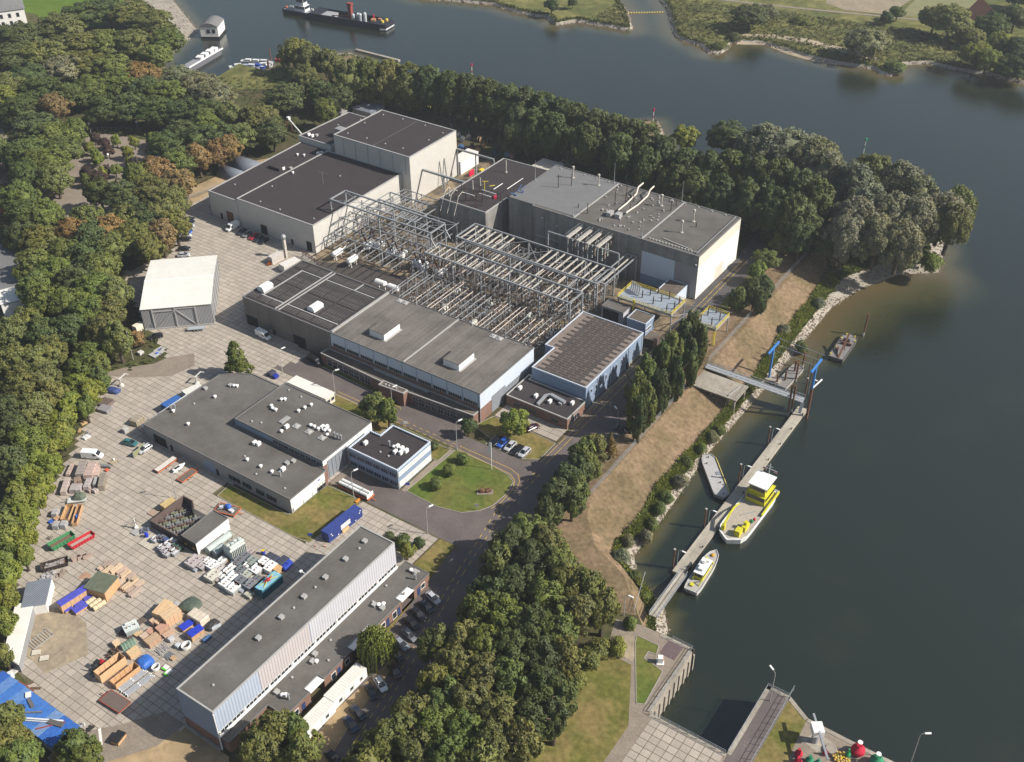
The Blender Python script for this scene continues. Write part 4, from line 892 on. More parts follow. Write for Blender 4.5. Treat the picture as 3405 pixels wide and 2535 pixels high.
facade(B,'white_wall','x',-169.3,112.1,122.6,.05,3.6,1,'clad_white',.05)
facade(B,'warning_sign','y',112.1,-173.6,-172.9,1.2,1.7,-1,'yellow_line',.05);facade(B,'warning_sign','y',112.1,-170.9,-170.1,1.2,1.7,-1,'yellow_line',.05)
# --- grey containers used as stores on the left edge of the yard
def gable_store(name,label,pts,h,wallm,roofm,ridge=.6):
    cx=sum(p[0] for p in pts)/4;cy=sum(p[1] for p in pts)/4;B=Bld(name,label,'store',cx,cy)
    B.part('wall',MB().prism(pts,0,h-.05),wallm);B.part('roof',MB().prism([(cx+(p[0]-cx)*1.03,cy+(p[1]-cy)*1.03) for p in pts],h-.05,h+.1,pts),roofm);return B
gable_store('flat_store','grey flat-topped store with a white end wall under the trees',[(-193,82),(-189.4,86.2),(-183.9,80.4),(-187.5,76.6)],2.9,'clad_white','shelter')
gable_store('white_store','long white-roofed store under the trees at the left edge of the yard',[(-187,79.6),(-189.4,76.4),(-179.4,66.2),(-174.4,66.4)],2.8,'clad_grey','white_sheet')
# --- sheds between switch building and blue hall
B=Bld('open_shed','open-fronted shed with black flat roof beside the blue hall','shed',-137.4,257.3)
walls_roof(B,poly_rect(-141.3,255,-133.6,259.6),5,'panel_grey','roof_grey','trim_dark',th=.2);facade(B,'opening','y',255,-140.8,-135.2,.05,4.3,-1,'dark',.04);facade(B,'side_wall','x',-133.6,255,259.6,.05,4.9,1,'clad_lilac',.05)
B=Bld('blue_shed','small blue shed with brown roof under the yellow platform','shed',-128,256)
walls_roof(B,poly_rect(-131.3,253.3,-124.8,259),5,'clad_blue','roof_gravel','clad_paleblue',th=.2);window(B,'x',-124.8,253.6,256.8,1.8,2.9,1,3,1,'white_paint')
B=Bld('brown_shed','low brown flat-roofed shed at the foot of the blue shed','shed',-121.5,251.2)
B.part('wall',MB().box(-123,249,0,-119.8,253.3,2.9),mat('brown cladding',(.10,.07,.06),.7,.1,1));B.part('roof',MB().box(-123.1,248.9,2.9,-119.7,253.4,3.05),'roof_gravel')
B=Bld('brown_roof_house','blue-walled control house with brown flat roof against the concrete building','shed',-127.9,276.4)
walls_roof(B,poly_rect(-131.3,271,-124.5,281),5,'clad_paleblue','roof_gravel','clad_paleblue',th=.3)
# --- yellow-railed steel platforms
def platform(x0,y0,x1,y1,z,label,legs,posts,leg_m='grey_metal'):
    B=Bld('steel_platform',label,'platform',(x0+x1)/2,(y0+y1)/2)
    d=MB();n=int((x1-x0)/2.4)
    for k in range(n):d.box(x0+k*(x1-x0)/n+.03,y0,z,x0+(k+1)*(x1-x0)/n-.03,y1,z+.1)
    B.part('deck',d,mat('platform grating',(.25,.285,.32),.6,.12,1.2) if 'platform grating' not in bpy.data.materials else bpy.data.materials['platform grating'])
    B.part('deck_frame',MB().box(x0,y0-.12,z-.45,x1,y0,z+.02).box(x0,y1,z-.45,x1,y1+.12,z+.02).box(x0-.12,y0,z-.45,x0,y1,z+.02).box(x1,y0,z-.45,x1+.12,y1,z+.02).box(x0,(y0+y1)/2-.1,z-.4,x1,(y0+y1)/2+.1,z-.01),'grey_metal')
    for (a,b_) in (((x0,y0),(x1,y0)),((x1,y0),(x1,y1)),((x1,y1),(x0,y1)),((x0,y1),(x0,y0))):
        r_=MB();l=math.dist(a,b_);k=int(l/1.5)
        for zz in (.55,1.1):r_.bar((a[0],a[1],z+zz),(b_[0],b_[1],z+zz),.11)
        r_.bar((a[0],a[1],z+.15),(b_[0],b_[1],z+.15),.05,.2)
        for i in range(k+1):r_.bar((a[0]+(b_[0]-a[0])*i/k,a[1]+(b_[1]-a[1])*i/k,z),(a[0]+(b_[0]-a[0])*i/k,a[1]+(b_[1]-a[1])*i/k,z+1.1),.08)
        B.part('railing',r_,'yellow_paint')
    for x,y in legs:B.part('leg',MB().bar((x,y,0),(x,y,z-.2),.28),leg_m)
    for x,y in posts:B.part('insulator',MB().tube((x,y,z+.1),(x,y,z+2.9),.13,6).lathe(x,y,[(.26,z+.3),(.13,z+.6),(.26,z+.9),(.13,z+1.2),(.26,z+1.5),(.13,z+1.8),(.26,z+2.1),(.13,z+2.4)],6),'insul')
    return B
B=platform(-138.8,260.2,-119.9,269.6,6.2,'large steel platform with yellow railings and dark insulators',((-138.5,260.5),(-119.9,260.4),(-119.9,269.4),(-129,260.4),(-138.5,269.3)),((-132,264),(-130.6,266.6),(-127.4,262.6),(-126,265.4),(-124.6,268),(-129,268.8),(-120.6,266.8),(-120.6,263.6),(-121.8,260.8)))
B.part('yellow_mast',MB().bar((-132.8,260,2),(-132.8,260,7.4),.5),'yellow_paint')
for k in range(5):B.part('silver_duct',MB().tube((-137.2+k*.9,266-k*.4,6.3),(-137.0+k*.9,266.6-k*.4,9.4),.25,6),'grey_metal')
B.part('brace',MB().bar((-119.7,260.3,5.8),(-117,267,4.2),.18).bar((-119.9,260.4,2.6),(-117,267,4.2),.18),'grey_metal')
B=platform(-112.1,260.6,-105.1,270.2,6,'small steel platform with yellow railings and a yellow lattice leg near the fence',((-111.9,260.8),(-111.9,270),(-105.3,270)),((-110.6,266.5),(-109,269),(-107.2,262),(-106.4,266),(-110.8,262)))
q=MB()
for dx,dy in ((-.3,-.3),(.3,-.3),(.3,.3),(-.3,.3)):q.bar((-105.6+dx,260.9+dy,0),(-105.6+dx,260.9+dy,6),.12)
for k in range(10):q.bar((-105.9,260.6,k*.6),(-105.3,260.6,k*.6+.5),.07).bar((-105.3,261.2,k*.6),(-105.9,261.2,k*.6+.5),.07).bar((-105.3,260.6,k*.6),(-105.3,261.2,k*.6+.5),.07)
B.part('lattice_leg',q,'yellow_paint')
# overhead bus lines from the platforms to the river
# --- odd buildings in the northern store yard
B=Bld('white_box_store','bright white box store behind the tallest hall, red board before it','store',-240.3,320)
B.part('body',MB().box(-244,313.2,0,-239,325,5.2),'clad_white');B.part('roof',MB().box(-244.1,313.1,5.2,-238.9,325.1,5.35),'white_sheet')
B=Bld('pale_store','pale flat-roofed store beside the river poplars behind the switch houses','store',-209,330.5)
B.part('body',MB().box(-214.5,326.5,0,-205.2,334.5,4.8),'clad_cream');B.part('roof',MB().box(-214.7,326.3,4.8,-205,334.7,5),mat('cream roof',(.47,.43,.36),.8,.1,1))
B=Bld('grey_container','grey container with round openings at the foot of the poplars','container',-208.5,344)
B.part('body',MB().box(-214.5,342,0,-202.5,345.4,2.8),'clad_grey')
for x in (-212.5,-209.5):B.part('porthole',MB().tube((x,342,1.6),(x,341.9,1.6),.6,10),'dark')
B=Bld('mesh_store','dark roofed open store under the trees behind the low annex','store',-309,341)
B.part('roof',MB().prism(poly_rect(-314,335,-303,345),3.0,3.4,poly_rect(-312,337,-305,343)),'shelter');B.part('wall',MB().box(-313.6,335.4,0,-303.4,344.6,3.0),'panel_grey')
B=Bld('small_hut','small grey hut at the corner of the low annex','hut',-316,331)
B.part('body',MB().box(-317.5,328.8,0,-314.7,333,2.2),'clad_grey');B.part('roof',MB().box(-317.7,328.6,2.2,-314.5,333.2,2.35),'trim')
# --- buildings at the picture's left edge
B=Bld('red_white_house','partly seen house with red shutters and brown roof at the left edge','house',-392,211)
ang=math.atan2(-11,20)
def rot_box(mb,cx,cy,z0,lx,ly,z1):return mb.cb(cx,cy,z0,lx,ly,z1-z0,ang)
B.part('wall',rot_box(MB(),-399,212,0,24,9,5.5),'brick');B.part('roof',rot_box(MB(),-402,216,5.5,20,5,6.6),mat('brown tiled roof',(.17,.10,.08),.85,.2,2))
B.part('white_terrace',rot_box(MB(),-396,208.5,5.5,22,3.2,5.9),'white_paint')
for k in range(4):
    x,y=-399.5+k*3.4,218.6-k*1.87;B.part('red_shutter',MB().cb(x,y,2.6,2.2,.3,2.3,ang),mat('red shutter',(.36,.02,.03),.5) if k==0 else bpy.data.materials['red shutter'])
B=Bld('red_house','partly seen flat-roofed building with orange-red wall at the left edge','house',-372,196)
B.part('wall',MB().cb(-371,195.5,0,18,8,5.5,ang),mat('orange red render',(.33,.085,.05),.7,.1,1));B.part('roof',MB().cb(-372,195,5.5,16.5,7,.3,ang),'roof_grey')
B=Bld('grey_roof_house','flat grey-roofed white building at the left edge beside the trees','building',-316,163)
pts=[(-333,175.5),(-329.3,178),(-302,161.2),(-295,157.2),(-298.5,150.5),(-311,156.5),(-338,166)]
B.part('wall',MB().prism(pts,0,5),'clad_white');B.part('roof',MB().prism(pts,5,5.25),'roof_lightgrey')
B.part('white_front',MB().prism([(-303.5,161.6),(-295,157),(-298.6,150.3),(-307,154.6)],5.25,5.35),'white_sheet')
B=Bld('white_villa','white villa with grey hipped roof in the meadow at the upper left corner','house',-548,333)
a2=math.atan2(17,-27.6)
wv_=MB().cb(-549,330,0,26,18,9,a2);B.part('wall',wv_,'clad_white')
rf=MB()
c_,s_=math.cos(a2),math.sin(a2)
def P2(u_,v_):return (-549+u_*c_-v_*s_,330+u_*s_+v_*c_)
rf.prism([P2(-13.6,-9.6),P2(13.6,-9.6),P2(13.6,9.6),P2(-13.6,9.6)],9,14,[P2(-7,-.6),P2(7,-.6),P2(7,.6),P2(-7,.6)]);B.part('roof',rf,'roof_lightgrey')
B.part('chimney',MB().cb(*P2(3,1),12,1.2,1.2,3.4,a2),'brick')
for zz in (1.4,5.2):
    for u_ in (-10,-6,-2,2,6,10):
        for sg in (-1,1):
            x,y=P2(u_,sg*9.05);f=B.part('window',MB().cb(x,y,zz,1.5,.2,2.2,a2),'trim');x,y=P2(u_,sg*9.16);MB().cb(x,y,zz+.15,1.2,.1,1.9,a2).build('pane',M['glass'],f)
    for v_ in (-5.5,-1.5,2.5,6.5):
        for sg in (-1,1):
            x,y=P2(sg*13.05,v_);f=B.part('window',MB().cb(x,y,zz,.2,1.5,2.2,a2),'trim');x,y=P2(sg*13.16,v_);MB().cb(x,y,zz+.15,.1,1.2,1.9,a2).build('pane',M['glass'],f)
# --- farm house with orange roof over the river
B=Bld('orange_roof_house','tall orange-tiled house with black lower gable among trees across the river','house',-122,616,z=-5)
hz=-5;g0,g1=11.5,3.5
hp=MB();cx,cy,al=-122,616,.55;ca,sa=math.cos(al),math.sin(al)
def H2(u_,v_,z):return (cx+u_*ca-v_*sa,cy+u_*sa+v_*ca,hz+z)
hp.add([H2(-6,-9,0),H2(6,-9,0),H2(6,9,0),H2(-6,9,0),H2(-6,-9,g1),H2(6,-9,g1),H2(6,9,g1),H2(-6,9,g1),H2(0,-9,g0),H2(0,9,g0)],[(0,1,5,8,4),(2,3,7,9,6),(1,2,6,5),(3,0,4,7)])
B.part('wall',hp,mat('slate hung gable',(.07,.08,.095),.7,.1,1))
for sg in (-1,1):
    r_=MB();r_.add([H2(sg*6.6,-9.4,g1-.6),H2(sg*6.6,9.4,g1-.6),H2(0,9.4,g0+.1),H2(0,-9.4,g0+.1),H2(sg*6.6,-9.4,g1-.3),H2(sg*6.6,9.4,g1-.3),H2(0,9.4,g0+.4),H2(0,-9.4,g0+.4)],[(0,1,2,3),(7,6,5,4),(0,3,7,4),(1,2,6,5),(0,1,5,4)]);B.part('roof',r_,mat('orange tiles',(.42,.16,.085),.8,.2,1.2) if sg<0 else bpy.data.materials['orange tiles'])
B.part('dormer',MB().cb(*H2(3.4,1,6.2),1.6,1.6,1.5,al),'trim')
M['cab_green']=mat('grey green enamel',(.33,.34,.29),.5,.12,1.5)
M['drum']=mat('cream drum paint',(.48,.46,.40),.6,.1,1)
M['bus_pale']=mat('pale busbar paint',(.52,.44,.38),.6,.1,1)
M['insul_stand']=mat('weathered steel and porcelain',(.17,.15,.145),.5,.2,1.5,island=.5)
M['string_brown']=mat('brown glass string',(.16,.10,.06),.35)
M['string_grey']=mat('grey glass string',(.20,.22,.20),.35)
# ================================================================ OUTDOOR SUBSTATION
def gantry_frame(label,xs,ys,z,cross,group,beam=.42,col=.40,brace=True,lattice=False):
    t=thing('steel_gantry',label,'gantry',(xs[0],ys[0],0),0,group);ox,oy=xs[0],ys[0]
    def P_(n_,mb,m_='gantry'):return mb.build(n_,M[m_],t,(-ox,-oy,0))
    for y in ys:
        P_('beam',MB().bar((xs[0],y,z),(xs[-1],y,z),beam,beam))
        for x in xs:
            c_=MB()
            if lattice:
                for dx in (-.3,.3):c_.bar((x+dx,y,0),(x+dx*.6,y,z-.2),.13)
                for k in range(8):c_.bar((x-.28+.0*k,y,k*z/8),(x+.28,y,(k+.9)*z/8),.06)
            else:c_.bar((x,y,0),(x,y,z-beam/2),col,col)
            P_('column',c_)
    for x in (xs[0],xs[-1]):
        if len(ys)>1:P_('end_beam',MB().bar((x,ys[0],z-.01),(x,ys[-1],z-.01),beam*.8,beam*.8))
    for x,a,b_,m_,w_ in cross:P_('crossbeam',MB().bar((x,a,z-.32),(x,b_,z-.32),w_,w_),m_)
    if brace and len(ys)>1:
        for x0,x1 in zip(xs,xs[1:]):P_('brace',MB().bar((x0,ys[0],z-.1),(x1,ys[1],z-.1),.11).bar((x0,ys[1],z-.15),(x1,ys[0],z-.15),.11))
    return t
GG='grey steel gantries over the outdoor substation'
xs1=(-246.7,-225,-202.8)
g1=gantry_frame('tallest steel gantry on six columns beside the white wall of the wide hall',xs1,(248.1,255.9),15,[(-246.7+5.5*k,248.1,255.9,'gantry',.26) for k in range(1,8)],GG,beam=.5,col=.42)
for x in xs1[:2]:
    MB().bar((x,248.1,3),(x,255.9,12),.1).bar((x,255.9,3),(x,248.1,12),.1).build('brace',M['gantry'],g1,(246.7,-248.1,0))
MB().bar((-202.8,248.1,13),(-200.8,248.1,10),.3).bar((-202.8,255.9,13),(-200.8,255.9,10),.3).build('knee_brace',M['gantry'],g1,(246.7,-248.1,0))
xs2=[-202.2+11.2*k for k in range(6)]
cr=[(-201.2+2.24*k,243.8,251.2,'purlin',.32) for k in range(25) if k % 5!=4]
gantry_frame('long front gantry of pale crossbeams, nearest the long striped-roof hall',xs2,(243.8,251.2),10,cr,GG,beam=.45)
xs3=[-200+11*k for k in range(6)]
cr=[(-198.5+2.5*k,258,268.9,'purlin',.38) for k in range(21) if k not in (7,8,9,10,11)]
gantry_frame('rear gantry of pale crossbeams, nearest the stained concrete wall',xs3,(258,268.9),10,cr,GG,beam=.45)
t_=gantry_frame('gantry link of single crossbeams between the front and rear gantries',[-196,-174,-152],(251.5,257.6),9.7,[(-190+8.5*k,251.5,257.6,'purlin',.34) for k in range(6)],GG,brace=False)
gantry_frame('tall single portal gantry before the concrete wall under the cable bridges',[-174.2,-160.5,-147],(275,),12,[],GG,brace=False)
gantry_frame('low gantry at the right rear corner beside the white wall panel',[-147,-143.4],(260,280.6),9.4,[(-145.2,262,280.4,'purlin',.34)],GG,brace=False)
gantry_frame('left rear gantry in the gap between the wide hall and the lower switch house',[-240.5,-229,-218.9],(259.5,266,272.5),9.2,[(-238+2.6*k,259.5,272.5,'gantry',.24) for k in range(7)],GG,beam=.36,brace=False)
gantry_frame('low grey lattice of thin bars inside the tallest gantry, above the white breakers',[-245,-238,-231,-224,-217,-210,-204],(249.5,254.5),8.2,[(-243+3.2*k,244,262,'grey_metal',.2) for k in range(13)],GG,beam=.3,col=.22)
gantry_frame('grey bar frame between the tallest gantry and the concrete pen wall',[-240,-232,-224,-216,-208],(262.5,269,280),7.4,[(-238.5+2.1*k,262.5,280,'grey_metal',.18) for k in range(15) if k<9],GG,beam=.26,col=.2)
gantry_frame('left front gantry of thin bars beside the two white tanks on legs',[-241.5,-231,-219,-206],(241.5,247.2),6.5,[(-240+3.1*k,234,247,'gantry',.2) for k in range(11)],GG,beam=.28,brace=False)
gantry_frame('high single beam crossing from the tallest hall to the lower switch house',[-240.8,-230,-219],(291,),10.8,[],GG,beam=.7,brace=False)
gantry_frame('dark portal with thin legs beside the white box store',[-239.7,-231,-222.5],(312.4,),11,[],GG,beam=.6,brace=False)
# A-shaped lattice mast
t=thing('lattice_mast','A-shaped lattice mast standing against the tallest hall\'s white wall','mast',(-238.2,302,0))
m_=MB().bar((0,-1.8,0),(0,-.2,11),.24).bar((0,1.6,0),(0,.1,11.6),.34)
for k in range(8):z=k*1.4;m_.bar((0,-1.8+z*.145,z),(0,1.6-(z+1)*.13,z+1),.09)
m_.build('frame',M['gantry'],t)
t=thing('lattice_mast','A-shaped lattice mast standing against the wide hall\'s white wall','mast',(-241.2,258,0))
m_=MB().bar((0,-1.6,0),(0,-.1,12),.22).bar((0,1.6,0),(0,.1,12),.22)
for k in range(8):z=k*1.4;m_.bar((0,-1.6+z*.125,z),(0,1.6-(z+1)*.125,z+1),.09)
m_.build('frame',M['gantry'],t)
# white cable bridges from the roof down into the yard
for i,(x,lb) in enumerate(((-164.9,'leftmost'),(-160.9,'second from left'),(-157.3,'third from left'),(-153.5,'rightmost'))):
    t=thing('cable_bridge','pale concrete cable bridge leaving the grey roof, %s of four' % lb,'bridge',(x,272,0),0,'cable bridges at the concrete wall')
    MB().box(-.6,0,13.6,.6,16.8,14.1).build('deck',M['purlin'],t)
    r_=MB()
    for s_ in (-.62,.62):
        r_.bar((s_,0,15),(s_,16.8,15),.06)
        for k in range(9):r_.bar((s_,k*2.1,14.1),(s_,k*2.1,15),.05)
    r_.build('railing',M['gantry'],t)
    s2=MB()
    for y in (.5,6):s2.bar((0,y,0),(0,y,13.6),.3)
    s2.build('support',M['gantry'],t)
    for k in range(4):
        q=MB()
        for z in range(9):q.lathe(.9,2+k*1.8,[(.1,12.9-z*.55),(.33,12.7-z*.55),(.1,12.5-z*.55)],7)
        q.build('insulator_string',M['string_brown' if k % 2 else 'string_grey'],t)
# the field of post insulators: the 300 nearest are objects, the rest one mass
def post_parts(h1,h2):
    a=MB().bar((0,-.3,0),(0,-.3,h1),.12).bar((0,.3,0),(0,.3,h1),.12).box(-.14,-.42,h1,.14,.42,h1+.12).bar((0,-.3,.2),(0,.3,h1-.2),.06)
    z=h1+.12;pr=[]
    n=int((h2-h1)/.34)
    for k in range(n):pr+=[(.2,z+k*.34),(.1,z+k*.34+.2)]
    b=MB().lathe(0,0,pr+[(.1,h2)],6)
    c=MB().cb(0,0,h2,.24,.5,.16)
    return a,b,c
PK=[]
for h1,h2 in ((2.2,4.2),(1.6,3.4),(2.6,5.2)):
    a,b,c=post_parts(h1,h2);PK.append((a.mesh('stand',M['gantry']),b.mesh('insulator',M['insul']),c.mesh('cap',M['grey_metal']),h2,a,b,c))
rr=random.Random(11);posts=[]
for i in range(26):
    x=-202.6+i*2.24
    for y0,y1 in ((222.5,242.5),(245,257),(259.5,274)):
        y=y0+rr.uniform(0,1)
        if -143.2<x:continue
        while y<y1:
            posts.append((x+rr.uniform(-.25,.25),y,rr.choice((0,0,1,2))));y+=rr.choice((1.5,2.0,2.4))
for i in range(11):
    x=-238+i*3.2
    y=240.5
    while y<282:
        if rr.random()<.8 and not (x>-219 and y>271):posts.append((x+rr.uniform(-.4,.4),y,rr.choice((0,1,2))));
        y+=rr.choice((2.2,3.0))
posts=[p for p in posts if not (p[0]>-143 or (p[0]>-151 and p[1]<223))]
posts.sort(key=lambda p:p[0]**2+p[1]**2)
rest=MB();g0=None
for k,(x,y,q) in enumerate(posts):
    if k<300:
        if y<243.5:lb,gp='brown post insulator on a steel stand in the %s front rows' % ('left','middle','right')[min(2,int((x+204)/20))],'post insulators in the front rows'
        else:lb,gp='brown post insulator on a steel stand under the %s gantry beams' % ('left','middle','right')[min(2,max(0,int((x+204)/20)))],'post insulators under the gantries'
        t=thing('post_insulator',lb,'insulator',(x,y,0),rr.choice((0,0,math.pi/2)),gp)
        for nm,me in zip(('stand','insulator','cap'),PK[q][:3]):link(nm,me,t)
    else:
        for mb in PK[q][4:]:rest.add([(v[0]+x,v[1]+y,v[2]) for v in mb.v],mb.f)
tag(rest.build('post_insulators',M['insul_stand'],None),kind='stuff')
# tubular busbars on the posts
k=0
for i in range(26):
    x=-202.6+i*2.24
    for y0,y1,z in ((222,242.5,4.4),(245,257,4.4),(259,274,4.4)):
        if x>-143.5 or (x>-152 and y0==222):y0=max(y0,224)
        a=y0+rr.uniform(0,2);b_=y1-rr.uniform(0,4);zz=z+rr.choice((-.9,0,0,.9))
        where={222:'front rows',224:'front rows',245:'middle rows',259:'rear rows'}[y0]
        t=thing('busbar','pale tubular busbar lying along the %s of the substation' % where,'busbar',(x,a,0),0,'busbars of the %s' % where)
        MB().tube((0,0,zz),(0,b_-a,zz),.12,6).build('tube',M['bus_pale'] if rr.random()<.6 else M['grey_metal'],t)
        q=MB()
        n=int((b_-a)/4)
        for j in range(n+1):q.bar((0,j*4,0),(0,j*4,zz),.13)
        q.build('support',M['gantry'],t);k+=1
for i in range(14):
    y=226+i*3.4;x0=-203+rr.uniform(0,20);x1=x0+rr.uniform(12,34);x1=min(x1,-147);zz=rr.choice((5.2,5.8,3.2))
    t=thing('busbar','thin cross busbar running the length of the substation rows','busbar',(x0,y,0),0,'cross busbars of the substation');MB().tube((0,0,zz),(x1-x0,0,zz),.09,6).build('tube',M['grey_metal'],t)
    q=MB()
    for j in range(int((x1-x0)/5)+1):q.bar((j*5,0,0),(j*5,0,zz),.12)
    q.build('support',M['gantry'],t)
# low equipment: disconnectors, cabinets and pale drum coils
def kit(kind):
    t=thing(kind,None,None)
    if kind=='disconnector':
        MB().bar((-.9,0,1.9),(.9,0,1.9),.2).bar((-.8,0,0),(-.8,0,1.9),.16).bar((.8,0,0),(.8,0,1.9),.16).build('frame',M['gantry'],t)
        for x in (-.8,0,.8):MB().lathe(x,0,[(.18,2),(.1,2.25),(.18,2.5),(.1,2.75),(.18,3),(.1,3.3)],6).build('insulator',M['insul'],t)
        MB().bar((-.8,0,3.35),(.8,0,3.5),.09).build('blade',M['grey_metal'],t)
    elif kind=='control_cabinet':
        MB().cb(0,0,.15,.9,.6,1.5).build('body',M['cab_green'],t);MB().cb(0,0,1.65,1.05,.75,.1).build('lid',M['trim'],t);MB().cb(0,0,0,.8,.5,.15).build('plinth',M['kerb'],t)
    return t
for kind,n,lb in (('disconnector',90,'low disconnector between busbar rows'),('control_cabinet',34,'small grey-green cabinet between busbar rows')):
    base=kit(kind)
    for k in range(n):
        x,y=rr.uniform(-202,-147),rr.uniform(223,273)
        o=base if k==0 else dup(base,(0,0,0))
        o.location=(x,y,0);o.rotation_euler=(0,0,rr.choice((0,math.pi/2)))
        lb2='%s in the %s part' % (lb,('left','middle','right')[min(2,int((x+202)/18.5))]);tag(o,lb2,kind.replace('_',' '),kind.replace('_',' ')+'s among the busbar rows')
for x,y,s_,lb in ((-187.6,240.8,1.1,'pale drum-shaped coil at the left of the front gantry row'),(-174.5,240.9,1.1,'pale drum-shaped coil in the middle under the front gantry'),(-159.8,241.3,1.1,'pale drum-shaped coil near the right end of the front gantry'),(-171.6,228.1,1.5,'largest pale drum coil just behind the striped roof, right half'),(-184.5,230.5,1.3,'large pale drum coil just behind the striped roof, left half'),(-147.9,236.5,1.1,'cream cylinder lying in the gap beside the blue hall')):
    t=thing('drum_coil',lb,'coil',(x,y,0),0,'drum coils of the substation')
    MB().tube((0,-1.3,1.5),(0,1.3,1.5),s_,14).build('drum',M['drum'],t);MB().cb(0,-.8,0,1.4,.3,.8).cb(0,.8,0,1.4,.3,.8).build('foot',M['kerb'],t)
# white circuit breakers with splayed brown bushings
def breaker():
    t=thing('circuit_breaker',None,'circuit breaker')
    MB().lathe(0,0,[(.5,.6),(.95,.8),(1.0,2.0),(.7,2.5),(.3,2.6)],10).build('tank',M['white_paint'],t);MB().lathe(.0,1.7,[(.4,.5),(.75,.7),(.75,1.7),(.4,2.1)],10).build('tank',M['white_paint'],t)
    MB().cb(-1.2,.6,.3,.8,1.4,1.6).build('drive_box',M['white_paint'],t)
    for sx in (-1,1):
        MB().tube((0,sx*.3,2.4),(sx*.5,sx*1.3,6.2),.24,7,.16).build('bushing',M['insul'],t);MB().tube((sx*.5,sx*1.3,6.2),(sx*.56,sx*1.42,6.7),.1,6).build('terminal',M['grey_metal'],t)
    q=MB()
    for x,y in ((-.8,-.6),(.8,-.6),(-.8,2.2),(.8,2.2)):q.bar((x,y,0),(x,y,.7),.2)
    q.build('leg',M['gantry'],t);return t
br=breaker()
BRK=[(-230.5,247.5),(-227.4,249.2),(-220.3,247.8),(-216.8,248.5),(-208.4,247.5),(-205.1,246.4),(-198.5,246.6)]
for i,(x,y) in enumerate(BRK):
    o=br if i==0 else dup(br,(0,0,0));o.location=(x,y,0);o.rotation_euler=(0,0,.2*(i % 3));o.scale=(1.45,1.45,1.35)
    tag(o,'white circuit breaker with splayed brown bushings, %s of the row' % ('first from the left','second from the left','third from the left','middle one','third from the right','second from the right','rightmost')[i],'circuit breaker','white circuit breakers')
# white pressure tanks on legs
for (x,y,rz,lb) in ((-235.6,237.4,math.pi/2,'white tank on legs beside the corner of the wide hall, left of the pair'),(-228.4,236.8,math.pi/2,'white tank on legs at the right of the pair by the tallest gantry'),(-210.4,230.2,0,'white tank lying along the ribbed roof edge, left of two in line'),(-205,230.2,0,'white tank lying along the ribbed roof edge, right of two in line')):
    t=thing('pressure_tank',lb,'tank',(x,y,0),rz,'white pressure tanks')
    m_=MB();pr=[(.15,-2.45),(.7,-2.3),(1.05,-1.9),(1.05,1.9),(.7,2.3),(.15,2.45)];m_.lathe(0,0,pr,14);m_.v=[(v[2],v[0],v[1]+2.5) for v in m_.v];m_.smooth=False
    m_.build('vessel',M['white_paint'],t)
    MB().bar((-1.3,-.6,0),(-1.3,-.3,1.7),.22).bar((-1.3,.6,0),(-1.3,.3,1.7),.22).bar((1.3,-.6,0),(1.3,-.3,1.7),.22).bar((1.3,.6,0),(1.3,.3,1.7),.22).build('leg',M['white_paint'],t)
    if y>236:MB().tube((2.4,0,2.5),(6.5,0,3.6),.13,6).build('pipe',M['white_paint'],t)
# narrow light walk and wall along the ribbed hall
tag(MB().box(-230,220,0,-212.5,223,.9).build('low_wall',M['trim']),'low pale wall strip between the ribbed roof and the dark oil pits','wall')
structure('oil_pit_ground',sheet([(-240,226),(-205,226),(-205,240),(-226,240),(-236,234),(-240,232)],.02),mat('oily ground',(.06,.05,.045),.8,.3,1))
# row of dark bushings by the corner of the wide hall
for k in range(9):
    t=thing('cable_sealing_end','dark cable sealing end by the wide hall corner','insulator',(-246.5+k*.95,231.6-k*.25,0),0,'row of dark cable sealing ends')
    MB().bar((0,0,0),(0,0,1.5),.2).build('stand',M['gantry'],t);MB().lathe(0,0,[(.22,1.5),(.1,1.8),(.22,2.1),(.1,2.4),(.22,2.7),(.1,3.1)],6).build('insulator',M['insul'],t)
# overhead lines above the river bank
for k,y in enumerate((255.4,258.6,261.8)):
    t=thing('overhead_busbar','thin overhead conductor from the yellow platforms towards the river, %s' % ('nearest the gangway','middle of three','farthest from the gangway')[k],'conductor',(-119,y+4,0),0,'overhead conductors')
    MB().tube((0,0,7.5),(15,-.5+k*2,7.9),.07,5).build('wire',M['grey_metal'],t)
# ================================================================ TREES AND SHRUBS
tr=random.Random(5)
def leaf_quads(out_v,out_f,c,n,size,spread,out_dir,k,flat=.5):
    """k leaf cards scattered about the point c"""
    for _ in range(k):
        d=Vector((tr.gauss(0,1),tr.gauss(0,1),tr.gauss(0,1)))
        if d.length<1e-4:continue
        d.normalize()
        if d.dot(out_dir)<-.35:d=-d
        p=c + Vector((d.x*spread.x,d.y*spread.y,d.z*spread.z))*(.72+.33*tr.random())
        nrm=(d*flat + Vector((tr.gauss(0,1),tr.gauss(0,1),tr.gauss(0,1)+.35))*.45).normalized()
        a=nrm.orthogonal().normalized();a.rotate(Matrix.Rotation(tr.random()*6.28,3,nrm));b=nrm.cross(a)
        s_=size*tr.uniform(.6,1.3);i=len(out_v)
        out_v+=[tuple(p-a*s_),tuple(p-b*s_*.55),tuple(p+a*s_),tuple(p+b*s_*.55)];out_f.append((i,i+1,i+2,i+3))
